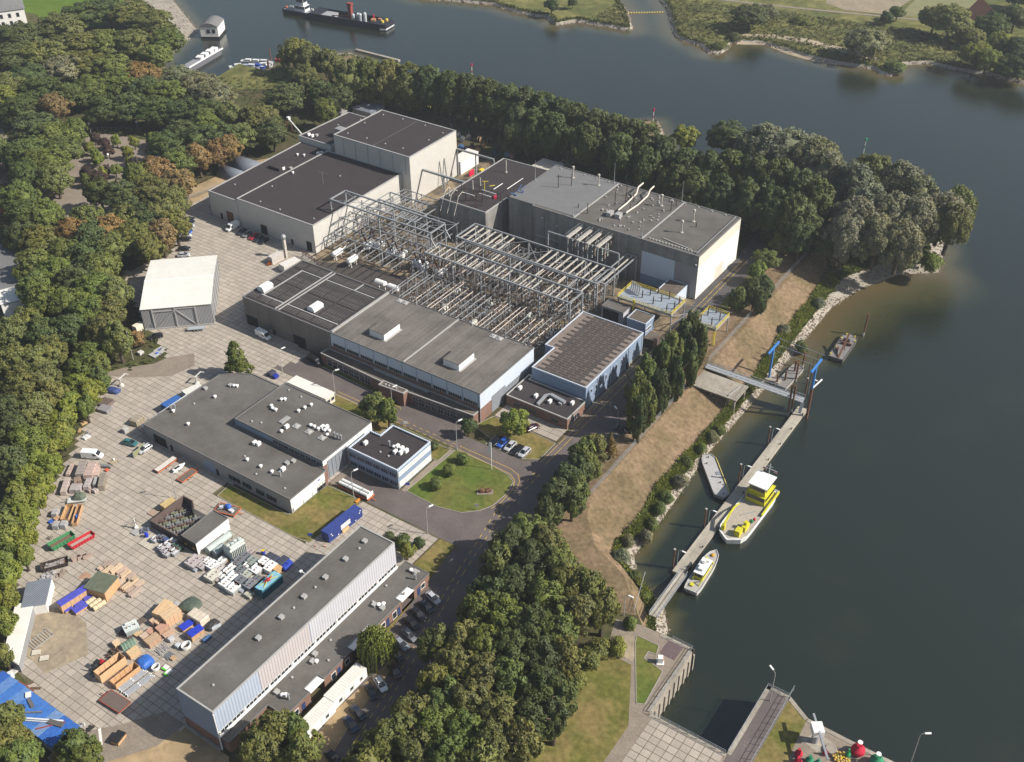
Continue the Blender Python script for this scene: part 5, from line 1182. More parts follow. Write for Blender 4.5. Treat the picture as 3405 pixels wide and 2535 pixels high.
def crown(name,shape,lobes,per,leaf,lobe_r,core=.6):
    V,F_=[],[]
    n=0
    while n<lobes:
        d=Vector((tr.gauss(0,1),tr.gauss(0,1),tr.gauss(0,1))).normalized();z=d.z
        if shape=='broad':
            if z<-.75:continue
            f=tr.uniform(.5,.92);c=Vector((d.x*f,d.y*f,d.z*f*(1 if z>0 else .8)))
            sp=Vector((1,1,.85))*lobe_r*tr.uniform(.65,1.25)
        elif shape=='poplar':
            f=tr.uniform(.5,.92);w_=(1-abs(z)**2.6*.25) if z>0 else 1
            c=Vector((d.x*f*w_,d.y*f*w_,d.z*.86));sp=Vector((.8,.8,1.15))*lobe_r*tr.uniform(.6,1.1)
        elif shape=='willow':
            if z<-.6:continue
            f=tr.uniform(.5,.95);c=Vector((d.x*f,d.y*f,d.z*.8-.08));sp=Vector((.85,.85,1.35))*lobe_r*tr.uniform(.65,1.2)
        elif shape=='conifer':
            t_=tr.random();a=tr.random()*6.28;r_=(1-t_)**.8*.85*tr.uniform(.7,1.05);c=Vector((math.cos(a)*r_,math.sin(a)*r_,-.95+1.9*t_));sp=Vector((1.2,1.2,.45))*lobe_r*tr.uniform(.7,1.1)*(1.1-.6*t_)
        elif shape=='bush':
            if z<-.2:continue
            f=tr.uniform(.4,.75);c=Vector((d.x*f,d.y*f,d.z*f));sp=Vector((1,1,1))*lobe_r*tr.uniform(.7,1.2)
        elif shape=='ball':
            c=d*.72;sp=Vector((1,1,1))*lobe_r*.9
        leaf_quads(V,F_,c,n,leaf,sp,d,per);n+=1
    if shape=='weeping':
        pass
    if core:
        mb=MB();mb.blob(0,0,-.05 if shape!='conifer' else -.25,core,core,core*(1.15 if shape in ('poplar','conifer') else .95),9,7,.12);i=len(V);V+=mb.v;F_+=[tuple(q+i for q in f) for f in mb.f]
    m=bpy.data.meshes.new('crown_'+name);m.from_pydata(V,[],F_);m.materials.append(M['leaf']);m.update();return m
def weeping_crown():
    V,F_=[],[]
    for k in range(260):
        a=tr.random()*6.28;r0=tr.random()**.6*.8;z0=.95-.7*r0*r0;l=tr.uniform(.5,1.5)*(.6+r0*.7);n=int(l/.05)
        for q in range(n):
            z=z0-q*.05;r_=r0+.12*math.sin(min(1.5,q*.12));x,y=r_*math.cos(a)+tr.gauss(0,.02),r_*math.sin(a)+tr.gauss(0,.02);s_=.04*tr.uniform(.7,1.3);i=len(V);b_=tr.random()*3
            V+=[(x,y,z+.05),(x+s_*math.cos(b_),y+s_*math.sin(b_),z),(x,y,z-.06),(x-s_*math.cos(b_),y-s_*math.sin(b_),z)];F_.append((i,i+1,i+2,i+3))
    m=bpy.data.meshes.new('crown_weeping');m.from_pydata(V,[],F_);m.materials.append(M['leaf']);m.update();return m
CR={'broad_small':[crown('broad','broad',44,70,.10,.26) for _ in range(4)],'broad_big':[crown('broad','broad',105,68,.064,.19) for _ in range(6)],
      'poplar':[crown('poplar','poplar',95,68,.066,.19) for _ in range(4)],'willow':[crown('willow','willow',90,75,.06,.2) for _ in range(4)],
      'column':[crown('column','poplar',46,80,.10,.30) for _ in range(3)],'conifer':[crown('conifer','conifer',70,34,.085,.17,.42)],'shrub':[crown('shrub','bush',26,80,.10,.42) for _ in range(3)],
      'ball':[crown('ball','ball',40,50,.09,.3,.75)],'weeping':[weeping_crown()]}
CR['bush']=CR['shrub']
def trunk_mesh(n_limb):
    mb=MB();mb.tube((0,0,0),(.03,.02,.55),.05,7,.036);mb.tube((.03,.02,.55),(-.02,.05,.9),.036,6,.015)
    for k in range(n_limb):
        a=k*2.4+tr.random();z=.32+.06*k;mb.tube((.01,.01,z),(math.cos(a)*.28,math.sin(a)*.28,z+.28),.022,5,.008)
    return mb.mesh('trunk',M['bark'])
TRK=[trunk_mesh(6),trunk_mesh(5)]
COL={'d':(.085,.115,.045),'g':(.128,.165,.05),'o':(.150,.165,.058),'b':(.235,.17,.08),'y':(.19,.225,.05),'w':(.175,.19,.125),'p':(.07,.048,.046)}
CNAME={'d':'dark green','g':'mid green','o':'olive green','b':'rusty brown','y':'bright yellow-green','w':'grey-green','p':'purple-brown'}
KNAME={'broad':('broadleaf_tree','tree','tree'),'poplar':('poplar_tree','tall poplar','tree'),'willow':('willow_tree','billowy willow','tree'),'column':('poplar_tree','slim young poplar','tree'),'conifer':('conifer_tree','conifer','tree'),
         'shrub':('shrub','shrub','shrub'),'ball':('clipped_shrub','round clipped shrub','shrub'),'weeping':('weeping_willow','weeping willow','tree'),'bush':('bank_bush','bush','shrub')}
MARKS=[('car park',-350,235),('white askew hall',-262,190),('arched shelters',-305,265),('marina inlet',-415,335),('white villa',-535,335),('sand track',-318,310),('red-shuttered house',-385,205),('grey-roofed house at the left edge',-312,160),('yard scrap and containers',-205,85),('wrapped stacks in the yard',-238,118),
         ('river front',-330,360),('store yard of cable reels',-250,350),('pale flat store',-208,345),('rear of the grey switch building',-155,340),('far corner of the quay road',-115,335),('point by the river',-85,360),('small yellow platform',-104,270),('blue hall',-110,225),('park lawn',-125,170),('street junction',-108,160),('brick annex',-115,110),('parked cars by the tree road',-104,115),('brown embankment top',-95,165),
         ('lock lawn',-80,140),('bottom edge of the view',-90,95),('long hall corner',-120,65),('blue tarpaulin shed',-165,55),('white stores',-198,75),('far beach',-185,545),('orange-roofed farm house',-125,600),('far field road',-200,585),('river mouth meadow',-310,515),('ribbed hall yard',-215,180),('gangway landing',-95,258),('reed bank',-88,200)]
# kind, colour, x, y, crown radius, height
treelist=(
'poplar,o,-319.0,341.7,7.1,21;poplar,o,-313.0,346.9,7.1,21;poplar,o,-304.0,350.2,7.5,21;poplar,o,-293.8,351.8,7.4,21;poplar,d,-284.7,354.6,7.4,21;poplar,d,-274.2,355.3,7.3,21;poplar,d,-265.5,356.8,7.2,21;'
'poplar,d,-255.2,355.7,7.1,21;poplar,d,-246.0,355.9,7.1,21;poplar,d,-237.5,356.9,7.0,21;poplar,d,-228.1,356.3,6.9,21;poplar,d,-219.4,354.8,6.9,21;poplar,d,-211.1,353.7,6.8,21;poplar,d,-202.3,353.1,6.7,21;'
'poplar,d,-193.8,352.9,6.7,21;poplar,d,-185.3,352.4,6.6,21;poplar,d,-177.1,350.3,6.2,21;poplar,d,-168.9,346.0,5.7,21;poplar,d,-229.8,338.8,6.0,21;poplar,d,-214.1,341.2,6.3,21;poplar,d,-222.5,340.9,6.0,21;'
'poplar,d,-198.0,339.0,6.2,21;poplar,d,-183.6,338.7,6.1,21;poplar,d,-169.2,334.0,5.6,21;poplar,d,-157.0,339.7,6.6,21;poplar,d,-149.1,342.6,6.6,21;poplar,d,-142.1,347.3,7.0,21;poplar,d,-133.5,348.4,6.9,21;'
'poplar,d,-125.1,349.5,6.9,21;poplar,d,-115.3,347.2,6.5,21;poplar,d,-106.6,342.5,6.1,21;poplar,d,-145.8,325.0,6.0,21;poplar,d,-136.2,327.2,6.3,21;poplar,d,-126.6,329.3,6.3,21;poplar,d,-117.9,329.0,6.3,21;'
'poplar,d,-109.3,328.6,5.9,21;poplar,d,-152.9,324.7,5.4,21;broad,d,-335.6,318.3,9.6,14;broad,d,-325.8,330.8,7.1,14;broad,d,-317.3,330.2,7.0,14;broad,o,-329.7,295.7,8.8,14;broad,d,-315.0,288.7,7.0,14;broad,o,-345.5,340.4,7.0,14;'
'broad,g,-311.3,316.3,5.2,14;broad,d,-328.9,274.2,7.4,14;broad,d,-335.0,267.6,7.8,14;broad,o,-341.1,291.0,6.1,14;willow,o,-366.6,357.2,7.7,17;willow,o,-355.9,355.6,8.1,17;willow,o,-344.8,355.9,6.6,17;willow,w,-141.2,378.1,10.7,20;'
'willow,w,-132.2,379.0,11.4,20;willow,w,-122.6,378.0,10.6,20;willow,w,-113.9,369.7,8.0,20;willow,o,-98.5,375.2,8.6,20;willow,w,-102.1,366.1,7.9,20;willow,w,-88.3,375.2,8.0,20;willow,w,-79.4,368.1,7.9,20;willow,w,-91.8,351.6,8.8,20;'
'willow,w,-82.9,349.4,9.3,20;willow,w,-92.2,339.3,8.3,20;willow,w,-74.0,351.3,8.1,20;willow,w,-68.5,358.9,8.2,20;willow,o,-66.1,366.5,6.6,20;willow,w,-81.4,331.2,8.1,20;willow,w,-74.1,332.3,6.8,20;willow,o,-64.0,354.0,6.4,20;'
'willow,w,-90.2,325.3,6.4,20;broad,d,-159.1,384.0,8.0,15;broad,d,-104.4,329.7,5.6,15;broad,d,-95.0,324.4,4.8,15;broad,d,-103.9,322.3,4.8,15;broad,y,-175.7,379.2,5.7,11;broad,o,-109.4,323.3,4.6,8;broad,g,-110.6,310.5,4.4,8;'
'broad,g,-109.7,301.1,3.1,8;poplar,d,-105.8,289.5,3.0,9;poplar,d,-103.6,292.7,3.0,9;poplar,g,-107.4,281.9,2.4,9;poplar,d,-101.4,284.2,2.1,9;shrub,g,-71.5,346.6,5.0,5;shrub,y,-65.5,345.0,4.0,5;shrub,g,-73.2,339.9,3.6,5;'
'column,d,-109.1,252.7,2.8,15;column,d,-109.1,246.1,3.0,15;column,d,-104.2,247.3,2.5,15;column,g,-108.9,239.2,3.1,15;column,d,-102.4,238.0,2.7,15;column,d,-109.0,232.3,3.2,15;column,d,-102.6,229.9,2.6,15;'
'column,g,-109.6,225.2,3.3,15;column,d,-103.3,221.7,2.8,15;column,g,-108.8,218.0,2.8,15;column,g,-103.5,214.1,2.8,15;column,g,-105.3,210.4,2.2,15;column,d,-102.1,207.8,2.0,15;column,g,-107.4,232.0,2.6,15;'
'conifer,b,-104.9,197.7,2.2,9;broad,o,-106.4,192.3,3.6,11;broad,g,-107.8,188.1,3.6,11;broad,d,-105.7,183.0,3.5,11;broad,d,-106.0,177.6,3.9,11;broad,o,-104.2,185.1,2.8,11;broad,d,-105.0,171.1,4.1,11;broad,d,-100.8,171.9,3.2,11;'
'broad,d,-102.9,164.6,3.4,11;broad,g,-102.5,176.8,3.0,11;broad,g,-165.7,174.8,4.1,10;broad,g,-161.7,175.0,2.5,10;broad,y,-131.5,192.0,4.0,8;broad,d,-141.6,184.6,2.3,6;ball,g,-136.1,162.8,1.8,3.6;ball,g,-136.4,169.1,1.8,3.6;'
'ball,g,-136.3,174.7,1.7,3.6;ball,d,-146.2,175.0,1.4,3.6;conifer,g,-213.6,169.2,5.0,13;ball,d,-130.1,141.7,2.0,5;ball,d,-133.9,141.2,1.5,5;ball,d,-126.7,143.8,1.5,4.6;broad,y,-126.3,138.8,1.9,6;weeping,y,-112.6,111.4,4.5,10;'
'broad,g,-102.6,154.2,5.2,14;broad,d,-103.6,149.0,4.7,14;broad,o,-97.0,154.4,4.5,14;broad,d,-96.4,147.7,5.1,14;broad,g,-103.0,142.4,3.8,14;broad,g,-90.4,150.0,4.7,14;broad,o,-86.1,146.1,4.8,14;broad,o,-81.6,147.5,3.8,14;'
'broad,d,-95.1,139.2,5.2,14;broad,g,-88.5,140.4,5.2,14;broad,d,-99.4,134.7,4.2,14;broad,o,-80.2,140.4,4.3,14;broad,g,-98.1,128.4,3.9,14;broad,o,-76.3,144.5,3.5,14;broad,g,-92.8,130.4,4.9,14;broad,d,-86.4,131.6,5.1,14;'
'broad,g,-81.5,134.1,4.6,14;broad,o,-100.9,116.5,3.4,14;broad,o,-96.1,119.8,3.8,14;broad,g,-91.3,121.5,4.4,14;broad,d,-85.5,123.2,5.0,14;broad,d,-79.6,125.7,4.7,14;broad,o,-76.0,128.9,3.6,14;broad,o,-93.7,114.1,4.3,14;'
'broad,o,-87.2,114.9,4.5,14;broad,g,-81.6,116.7,4.7,14;broad,d,-76.3,118.8,4.6,14;broad,d,-71.8,120.5,3.5,14;broad,o,-94.4,108.1,3.5,14;broad,g,-90.5,105.9,4.2,14;broad,o,-85.2,108.1,4.4,14;broad,o,-79.0,109.7,4.6,14;'
'broad,d,-73.5,112.1,4.4,14;broad,d,-70.0,115.0,3.0,14;broad,o,-93.3,100.7,4.2,14;broad,o,-92.9,95.8,4.2,14;broad,g,-87.6,100.0,4.4,14;broad,g,-81.9,102.0,4.5,14;broad,o,-76.1,103.9,4.3,14;broad,o,-72.1,106.7,3.4,14;'
'broad,o,-93.6,91.0,4.3,14;broad,o,-87.8,93.6,4.3,14;broad,g,-82.0,96.3,4.3,14;broad,o,-76.1,98.5,4.1,14;broad,o,-93.8,86.5,4.1,14;shrub,y,-71.2,143.1,2.3,4;shrub,o,-74.2,140.3,2.5,4;shrub,o,-74.9,136.8,2.7,4;'
'shrub,o,-73.8,130.2,2.4,4;shrub,g,-72.3,150.2,1.5,4;broad,o,-113.8,82.2,4.5,13;broad,o,-107.2,82.3,4.0,13;broad,o,-113.3,77.3,4.0,13;broad,g,-110.8,84.3,2.9,13;broad,o,-158.0,52.6,4.6,9;broad,g,-152.5,51.2,4.1,9;'
'broad,g,-145.5,59.3,3.5,9;broad,g,-141.7,59.1,2.6,9;shrub,b,-148.1,56.8,1.6,5;broad,o,-162.1,55.2,3.8,10;broad,d,-501.2,304.2,10.8,14;broad,d,-480.1,284.0,10.3,14;broad,o,-472.6,292.4,8.3,14;broad,o,-495.3,324.1,12.0,14;'
'broad,d,-500.2,342.0,11.2,14;broad,d,-495.1,354.0,11.2,14;broad,o,-479.1,355.6,11.0,14;broad,o,-461.8,354.1,10.8,14;broad,g,-432.5,337.2,9.2,14;broad,o,-468.8,298.6,10.3,14;broad,o,-465.5,311.9,11.4,14;broad,o,-456.9,321.3,11.3,14;'
'broad,o,-445.6,328.7,10.3,14;broad,g,-422.5,321.4,8.0,14;broad,d,-450.2,272.2,9.8,14;broad,o,-447.6,260.8,9.2,14;broad,w,-443.3,286.8,9.4,14;broad,o,-439.2,296.4,9.9,14;broad,o,-427.0,300.9,9.3,14;broad,d,-430.2,265.8,9.5,14;'
'broad,d,-416.4,268.6,8.9,14;broad,d,-421.0,247.5,8.8,14;broad,g,-414.5,279.2,9.4,14;broad,g,-409.4,289.0,9.4,14;broad,b,-409.5,302.0,8.2,14;broad,d,-393.6,289.7,9.2,14;broad,g,-383.1,293.4,9.1,14;broad,w,-390.4,307.9,7.6,14;'
'broad,w,-377.3,306.7,9.2,14;broad,w,-363.4,303.2,8.5,14;broad,d,-391.5,266.8,8.5,14;broad,d,-384.4,274.4,8.9,14;broad,d,-370.7,277.4,8.8,14;broad,d,-361.7,283.3,8.3,14;broad,d,-351.8,286.9,8.2,14;broad,b,-410.8,257.1,7.4,14;'
'broad,d,-397.0,237.7,10.4,14;broad,g,-385.0,237.5,9.0,14;broad,g,-381.3,221.8,8.8,14;broad,g,-368.2,220.5,9.4,14;broad,g,-370.9,231.1,7.2,14;broad,g,-382.5,244.5,6.2,14;broad,d,-363.9,209.0,6.9,14;broad,o,-353.5,213.5,6.8,14;'
'broad,y,-438.7,251.0,6.3,14;broad,g,-391.5,217.6,4.9,14;broad,d,-343.8,267.1,7.5,14;broad,d,-340.8,256.0,7.0,14;broad,g,-341.2,277.0,7.2,14;broad,o,-322.7,278.3,7.0,14;broad,b,-317.8,268.5,5.0,14;broad,b,-319.2,262.5,4.9,14;'
'broad,b,-322.1,255.6,5.7,14;broad,g,-325.7,248.4,6.8,14;broad,b,-326.2,238.5,6.3,14;broad,b,-312.1,236.1,6.5,14;broad,g,-328.9,232.0,5.9,14;broad,o,-314.2,225.8,7.2,14;broad,d,-320.4,217.3,7.2,14;broad,d,-330.4,215.1,5.5,14;'
'broad,o,-302.2,225.0,5.6,14;broad,o,-298.8,216.7,5.9,14;broad,d,-300.3,209.6,6.2,14;broad,o,-288.2,213.5,5.1,14;broad,o,-305.7,206.0,6.2,14;broad,b,-303.0,197.8,6.8,14;broad,o,-292.5,199.0,6.7,14;broad,b,-285.9,205.3,5.7,14;'
'broad,o,-281.7,196.7,5.2,14;broad,g,-316.5,198.9,6.3,14;broad,d,-304.4,191.1,6.8,14;broad,b,-312.3,189.8,5.8,14;broad,o,-292.1,189.8,5.6,14;broad,g,-352.1,196.5,7.1,14;broad,d,-337.1,189.4,7.2,14;broad,g,-331.6,193.0,6.4,14;'
'broad,d,-324.1,178.1,6.9,14;broad,o,-316.1,179.5,6.8,14;broad,g,-303.1,178.9,6.0,14;broad,d,-294.8,180.7,6.6,14;broad,g,-285.5,179.7,5.8,14;broad,g,-305.0,168.6,6.6,14;broad,g,-294.4,168.6,6.8,14;broad,d,-285.3,169.6,6.7,14;'
'broad,g,-276.3,170.5,6.3,14;broad,g,-292.2,160.0,6.1,14;broad,g,-282.8,156.4,6.5,14;broad,g,-275.7,159.5,6.5,14;broad,g,-267.1,160.5,6.1,14;broad,o,-262.4,163.6,5.1,14;broad,o,-269.2,171.9,5.2,14;broad,o,-276.6,145.1,5.5,14;'
'broad,d,-267.7,145.0,5.7,14;broad,d,-264.0,150.4,5.4,14;broad,o,-254.4,155.4,5.0,14;broad,o,-248.0,155.2,4.1,14;broad,o,-275.7,139.7,5.7,14;broad,o,-263.5,130.9,6.1,14;broad,o,-259.0,133.8,5.8,14;broad,o,-258.5,139.7,4.9,14;'
'broad,o,-248.7,130.0,5.1,14;broad,o,-249.9,124.1,5.9,14;broad,d,-244.1,115.5,5.5,14;broad,o,-238.9,119.0,5.4,14;broad,o,-241.7,127.0,4.1,14;broad,d,-234.6,110.1,5.1,14;broad,g,-229.1,110.3,4.7,14;broad,d,-226.0,102.5,4.9,14;'
'broad,g,-253.8,149.0,4.4,9;broad,g,-250.3,143.0,4.6,9;broad,g,-247.3,146.3,3.7,9;broad,y,-243.9,136.4,4.2,9;broad,y,-238.0,136.4,3.9,9;broad,g,-240.3,141.5,2.8,9;broad,y,-237.0,129.4,3.8,9;broad,g,-233.0,130.9,2.7,9;'
'broad,y,-234.5,123.7,4.1,9;broad,y,-228.9,118.0,4.0,9;broad,y,-227.5,113.2,4.2,9;broad,y,-228.2,119.6,2.9,9;broad,y,-224.7,108.4,4.2,9;broad,y,-220.5,110.1,2.8,9;broad,y,-221.3,103.1,4.1,9;broad,y,-216.4,104.3,3.1,9;'
'broad,y,-216.8,97.8,4.0,9;broad,y,-212.8,99.5,2.8,9;broad,y,-210.2,94.3,3.7,9;broad,g,-211.6,91.4,4.2,9;broad,y,-205.6,87.8,3.9,9;broad,y,-203.5,90.1,2.7,9;broad,y,-200.8,83.7,3.8,9;broad,y,-198.7,86.0,2.4,9;'
'broad,y,-196.2,79.8,3.5,9;broad,y,-190.5,75.1,3.0,9;broad,y,-184.6,71.0,2.5,9;broad,o,-176.8,65.4,1.8,9;broad,b,-250.1,163.1,2.5,6;broad,p,-380.9,252.2,2.3,6;broad,p,-374.0,251.3,2.3,6;broad,p,-366.0,247.1,2.2,6;'
'broad,p,-348.7,228.6,3.3,6;broad,p,-356.7,229.5,2.7,6;broad,p,-352.3,234.8,1.9,6;broad,p,-348.2,245.0,2.3,6;broad,y,-374.4,244.7,2.2,6;broad,y,-371.5,255.6,2.0,6;broad,y,-364.4,258.7,2.0,6;broad,y,-360.2,264.7,2.4,6;'
'broad,y,-362.9,239.4,2.4,6;broad,y,-367.7,242.3,2.0,6;broad,y,-359.0,250.6,2.4,6;broad,y,-351.1,245.6,2.0,6;broad,g,-349.3,236.8,2.3,6;broad,y,-351.9,232.7,1.9,6;broad,g,-352.5,225.1,1.9,6;broad,y,-336.0,231.3,2.3,6;'
'broad,d,-221.2,542.6,9.8,13;willow,w,-219.2,559.0,5.8,10;willow,w,-156.1,535.8,10.9,14;broad,d,-164.3,589.0,3.8,7;broad,g,-161.3,597.8,4.4,8;broad,o,-130.6,584.5,10.5,17;broad,o,-139.3,587.2,8.0,15;broad,d,-112.5,595.8,9.1,13;'
'willow,y,-108.2,551.3,7.5,13;willow,y,-101.4,546.5,6.9,12;willow,y,-102.4,570.2,6.6,13;broad,d,-105.2,611.2,9.2,14;broad,d,-95.1,567.3,8.1,13;broad,d,-86.0,547.5,8.4,13;broad,d,-89.7,543.4,7.3,10;broad,o,-117.5,578.0,6.8,10;'
'broad,d,-321.0,507.2,3.7,9;broad,d,-316.4,521.1,2.7,7;broad,d,-112.6,651.3,7.5,12;shrub,o,-204.1,567.6,4.3,4;shrub,o,-199.9,566.9,3.7,3.5;shrub,d,-222.0,526.0,3.5,4;shrub,g,-139.0,529.2,5.4,4;shrub,g,-222.6,511.2,4.5,3;'
'bush,w,-89.3,306.8,2.2,3.2;bush,d,-100.9,326.4,1.3,3.2;bush,w,-92.3,285.4,2.4,3.2;bush,g,-84.7,281.1,2.1,3.2;bush,w,-87.8,225.1,1.9,3.2;bush,g,-88.7,211.5,1.6,3.2;bush,w,-86.8,203.8,2.0,3.2;bush,g,-86.3,191.4,1.7,3.2;'
'bush,g,-86.9,196.2,1.8,3.2;bush,w,-84.8,181.3,1.8,3.2;bush,w,-86.1,170.9,2.3,3.2;bush,w,-87.4,176.6,1.6,3.2;bush,d,-80.3,167.4,1.9,3.2;bush,g,-75.3,162.8,1.9,3.2;bush,d,-85.1,166.9,1.4,3.2;bush,g,-85.4,185.9,1.7,3.2;'
'bush,g,-87.5,228.9,1.7,3.2;bush,g,-88.2,218.8,1.5,3.2;bush,g,-90.3,270.0,1.7,3.2')
tr2=random.Random(21)
for s_ in treelist.split(';'):
    k,c,x,y,r_,h_=s_.split(',');x,y,r_,h_=float(x),float(y),float(r_),float(h_)
    z0=-5.0 if y>480 else .0
    if k=='bush':z0=-4.2 if x<-86 else -5
    nm,word,cat=KNAME[k]
    near=sorted(MARKS,key=lambda m_:(m_[1]-x)**2+(m_[2]-y)**2)[0][0]
    size='small ' if r_<3.6 and k=='broad' else 'broad ' if r_>6.8 and k=='broad' else ''
    t=thing(nm,'%s%s %s near the %s' % (size,CNAME[c],word,near),cat,(x,y,z0),tr2.random()*6.28,'trees and shrubs near the %s' % near)
    key=k if k in CR else ('broad_big' if r_>4.2 else 'broad_small')
    cm=link('crown',tr2.choice(CR[key]),t)
    zc,hz=(h_*.58,h_*.43) if k in ('broad','willow') else (h_*.54,h_*.47)
    if k in ('shrub','bush','ball'):zc,hz=(h_*.1,h_*.75) if k!='ball' else (r_*.95,r_)
    if k=='weeping':zc,hz=h_*.5,h_*.5
    cm.location=(0,0,zc);q=tr2.uniform(.94,1.06);fat=1.35 if k=='poplar' else 1.06;cm.scale=(r_*q*fat,r_/q*fat,hz)
    b_=tr2.uniform(.86,1.14);cc=COL[c];cm.color=(cc[0]*b_*tr2.uniform(.92,1.1),cc[1]*b_,cc[2]*b_*tr2.uniform(.85,1.15),1)
    if k not in ('shrub','bush','ball'):
        tk=link('trunk',TRK[0 if k!='poplar' else 1],t);tk.scale=(h_*.8,h_*.8,h_*.95)
# reeds and brambles along the waterline
def blades(name,rows,j0,j1,z0,z1,n,hgt,col,wid=.28):
    V,F_=[],[]
    seg=[(rows[i],rows[i+1]) for i in range(len(rows)-1) if math.dist(rows[i][j1],rows[i+1][j1])<30]
    for _ in range(n):
        A,B_=tr.choice(seg);u_,f=tr.random(),tr.uniform(-.12,1.05)
        a=[A[j0][i]+(B_[j0][i]-A[j0][i])*u_ for i in (0,1)];b_=[A[j1][i]+(B_[j1][i]-A[j1][i])*u_ for i in (0,1)]
        x,y=a[0]+(b_[0]-a[0])*f,a[1]+(b_[1]-a[1])*f;z=z0+(z1-z0)*f;h_=hgt*tr.uniform(.4,1.2)*(.55+.45*math.sin(x*.35+y*.23)**2)
        an=tr.random()*6.28;w_=wid*tr.uniform(.6,1.4);lx,ly=tr.gauss(0,.25),tr.gauss(0,.25);i=len(V)
        V+=[(x-w_*math.cos(an),y-w_*math.sin(an),z+h_*.25),(x+lx,y+ly,z-.1),(x+w_*math.cos(an),y+w_*math.sin(an),z+h_*.35),(x+lx*2,y+ly*2,z+h_)];F_.append((i,i+1,i+2,i+3))
    m=bpy.data.meshes.new(name);m.from_pydata(V,[],F_);m.materials.append(M['herb']);o=link(name,m);o.color=col+(1,);tag(o,kind='stuff');return o
blades('reeds',DB[3:60],1,2,-4,-5.2,22000,1.7,(.17,.20,.045))
blades('bank_herbs',DB[:70],1,2,-4,-5.2,9000,1.2,(.10,.13,.035),.4)
blades('bank_herbs',DB[60:-4],0,2,-1,-5.2,14000,1.3,(.085,.10,.028),.5)
for rows in (far_bank_west_rows,far_bank_east_rows):blades('bank_herbs',rows,0,1,-5,-5.2,4000,1.4,(.08,.095,.03),.6)
# forest undergrowth
V,F_=[],[]
zones=[((-640,330),(-300,480)),((-420,-200),(200,340))]
for _ in range(26000):
    x,y=tr.uniform(-520,-190),tr.uniform(60,360)
    if inside(x,y,YARD) or x>-318 and y>236 or x>-205 and y>90 or inside(x,y,[(-330,243),(-310,232),(-305,215),(-330,200),(-365,205),(-372,228),(-395,250),(-388,263),(-354,270)]) :continue
    if y>334 and x<-385 or (x>-258 and y>180):continue
    s_=tr.uniform(.4,1.0);an=tr.random()*6.28;i=len(V);h_=tr.uniform(.3,1.5)
    V+=[(x-s_*math.cos(an),y-s_*math.sin(an),.1),(x+s_*math.sin(an)*.5,y-s_*math.cos(an)*.5,h_*.7),(x+s_*math.cos(an),y+s_*math.sin(an),h_),(x-s_*math.sin(an)*.5,y+s_*math.cos(an)*.5,h_*.5)];F_.append((i,i+1,i+2,i+3))
m=bpy.data.meshes.new('undergrowth');m.from_pydata(V,[],F_);m.materials.append(M['herb']);o=link('undergrowth',m);o.color=(.06,.07,.022,1);tag(o,kind='stuff')
V,F_=[],[]
def herb(x,y,z,h_):
    s_=tr.uniform(.5,1.3);an=tr.random()*6.28;i=len(V)
    V.extend([(x-s_*math.cos(an),y-s_*math.sin(an),z),(x+s_*math.sin(an)*.5,y-s_*math.cos(an)*.5,z+h_*.7),(x+s_*math.cos(an),y+s_*math.sin(an),z+h_),(x-s_*math.sin(an)*.5,y+s_*math.cos(an)*.5,z+h_*.5)]);F_.append((i,i+1,i+2,i+3))
for _ in range(9000):
    x,y=tr.uniform(-300,-80),tr.uniform(505,590)
    if (inside(x,y,inset(FARR,3)+[(1500,1700),(-900,1700)]) and y<575+ (x+240)*.16) or inside(x,y,inset(FARL,3)+[(-1500,1300),(-1500,700)]):herb(x,y,-5.0,tr.uniform(.4,1.6))
m=bpy.data.meshes.new('meadow_herbs');m.from_pydata(V,[],F_);m.materials.append(M['herb']);o=link('meadow_herbs',m);o.color=(.095,.10,.034,1);tag(o,kind='stuff')
# ================================================================ VEHICLES AND THINGS IN THE YARD
def loft(secs,closed=True):
    """secs: list of rings of equal length"""
    mb=MB();n=len(secs[0])
    for s_ in secs:mb.v+=[tuple(p) for p in s_]
    for k in range(len(secs)-1):
        for i in range(n):mb.f.append((k*n+i,(k+1)*n+i,(k+1)*n+(i+1)%n,k*n+(i+1)%n))
    mb.f+=[tuple(range(n)),tuple(range(len(secs)*n-1,(len(secs)-1)*n-1,-1))];return mb
def sec(x,w_,z0,z1,c=.08):return [(x,-w_,z0+c),(x,-w_,z1-c),(x,-w_+c,z1),(x,w_-c,z1),(x,w_,z1-c),(x,w_,z0+c),(x,w_-c,z0),(x,-w_+c,z0)]
WHEEL=None
def wheels(t,xs,w_,r_=.33):
    global WHEEL
    if WHEEL is None:WHEEL=(MB().tube((0,-.11,0),(0,.11,0),1,12).mesh('tyre',M['black']),MB().tube((0,-.12,0),(0,.12,0),.6,8).mesh('rim',M['grey_metal']))
    for x in xs:
        for s_ in (-1,1):
            o=link('wheel',WHEEL[0],t,(x,s_*(w_-.08),r_));o.scale=(r_,1,r_);link('rim',WHEEL[1],o)
M['lamp_red']=mat('red lamp glass',(.35,.02,.02),.2,spec=.6);M['lamp_clear']=mat('clear lamp glass',(.7,.7,.68),.15,spec=.7)
CARM={}
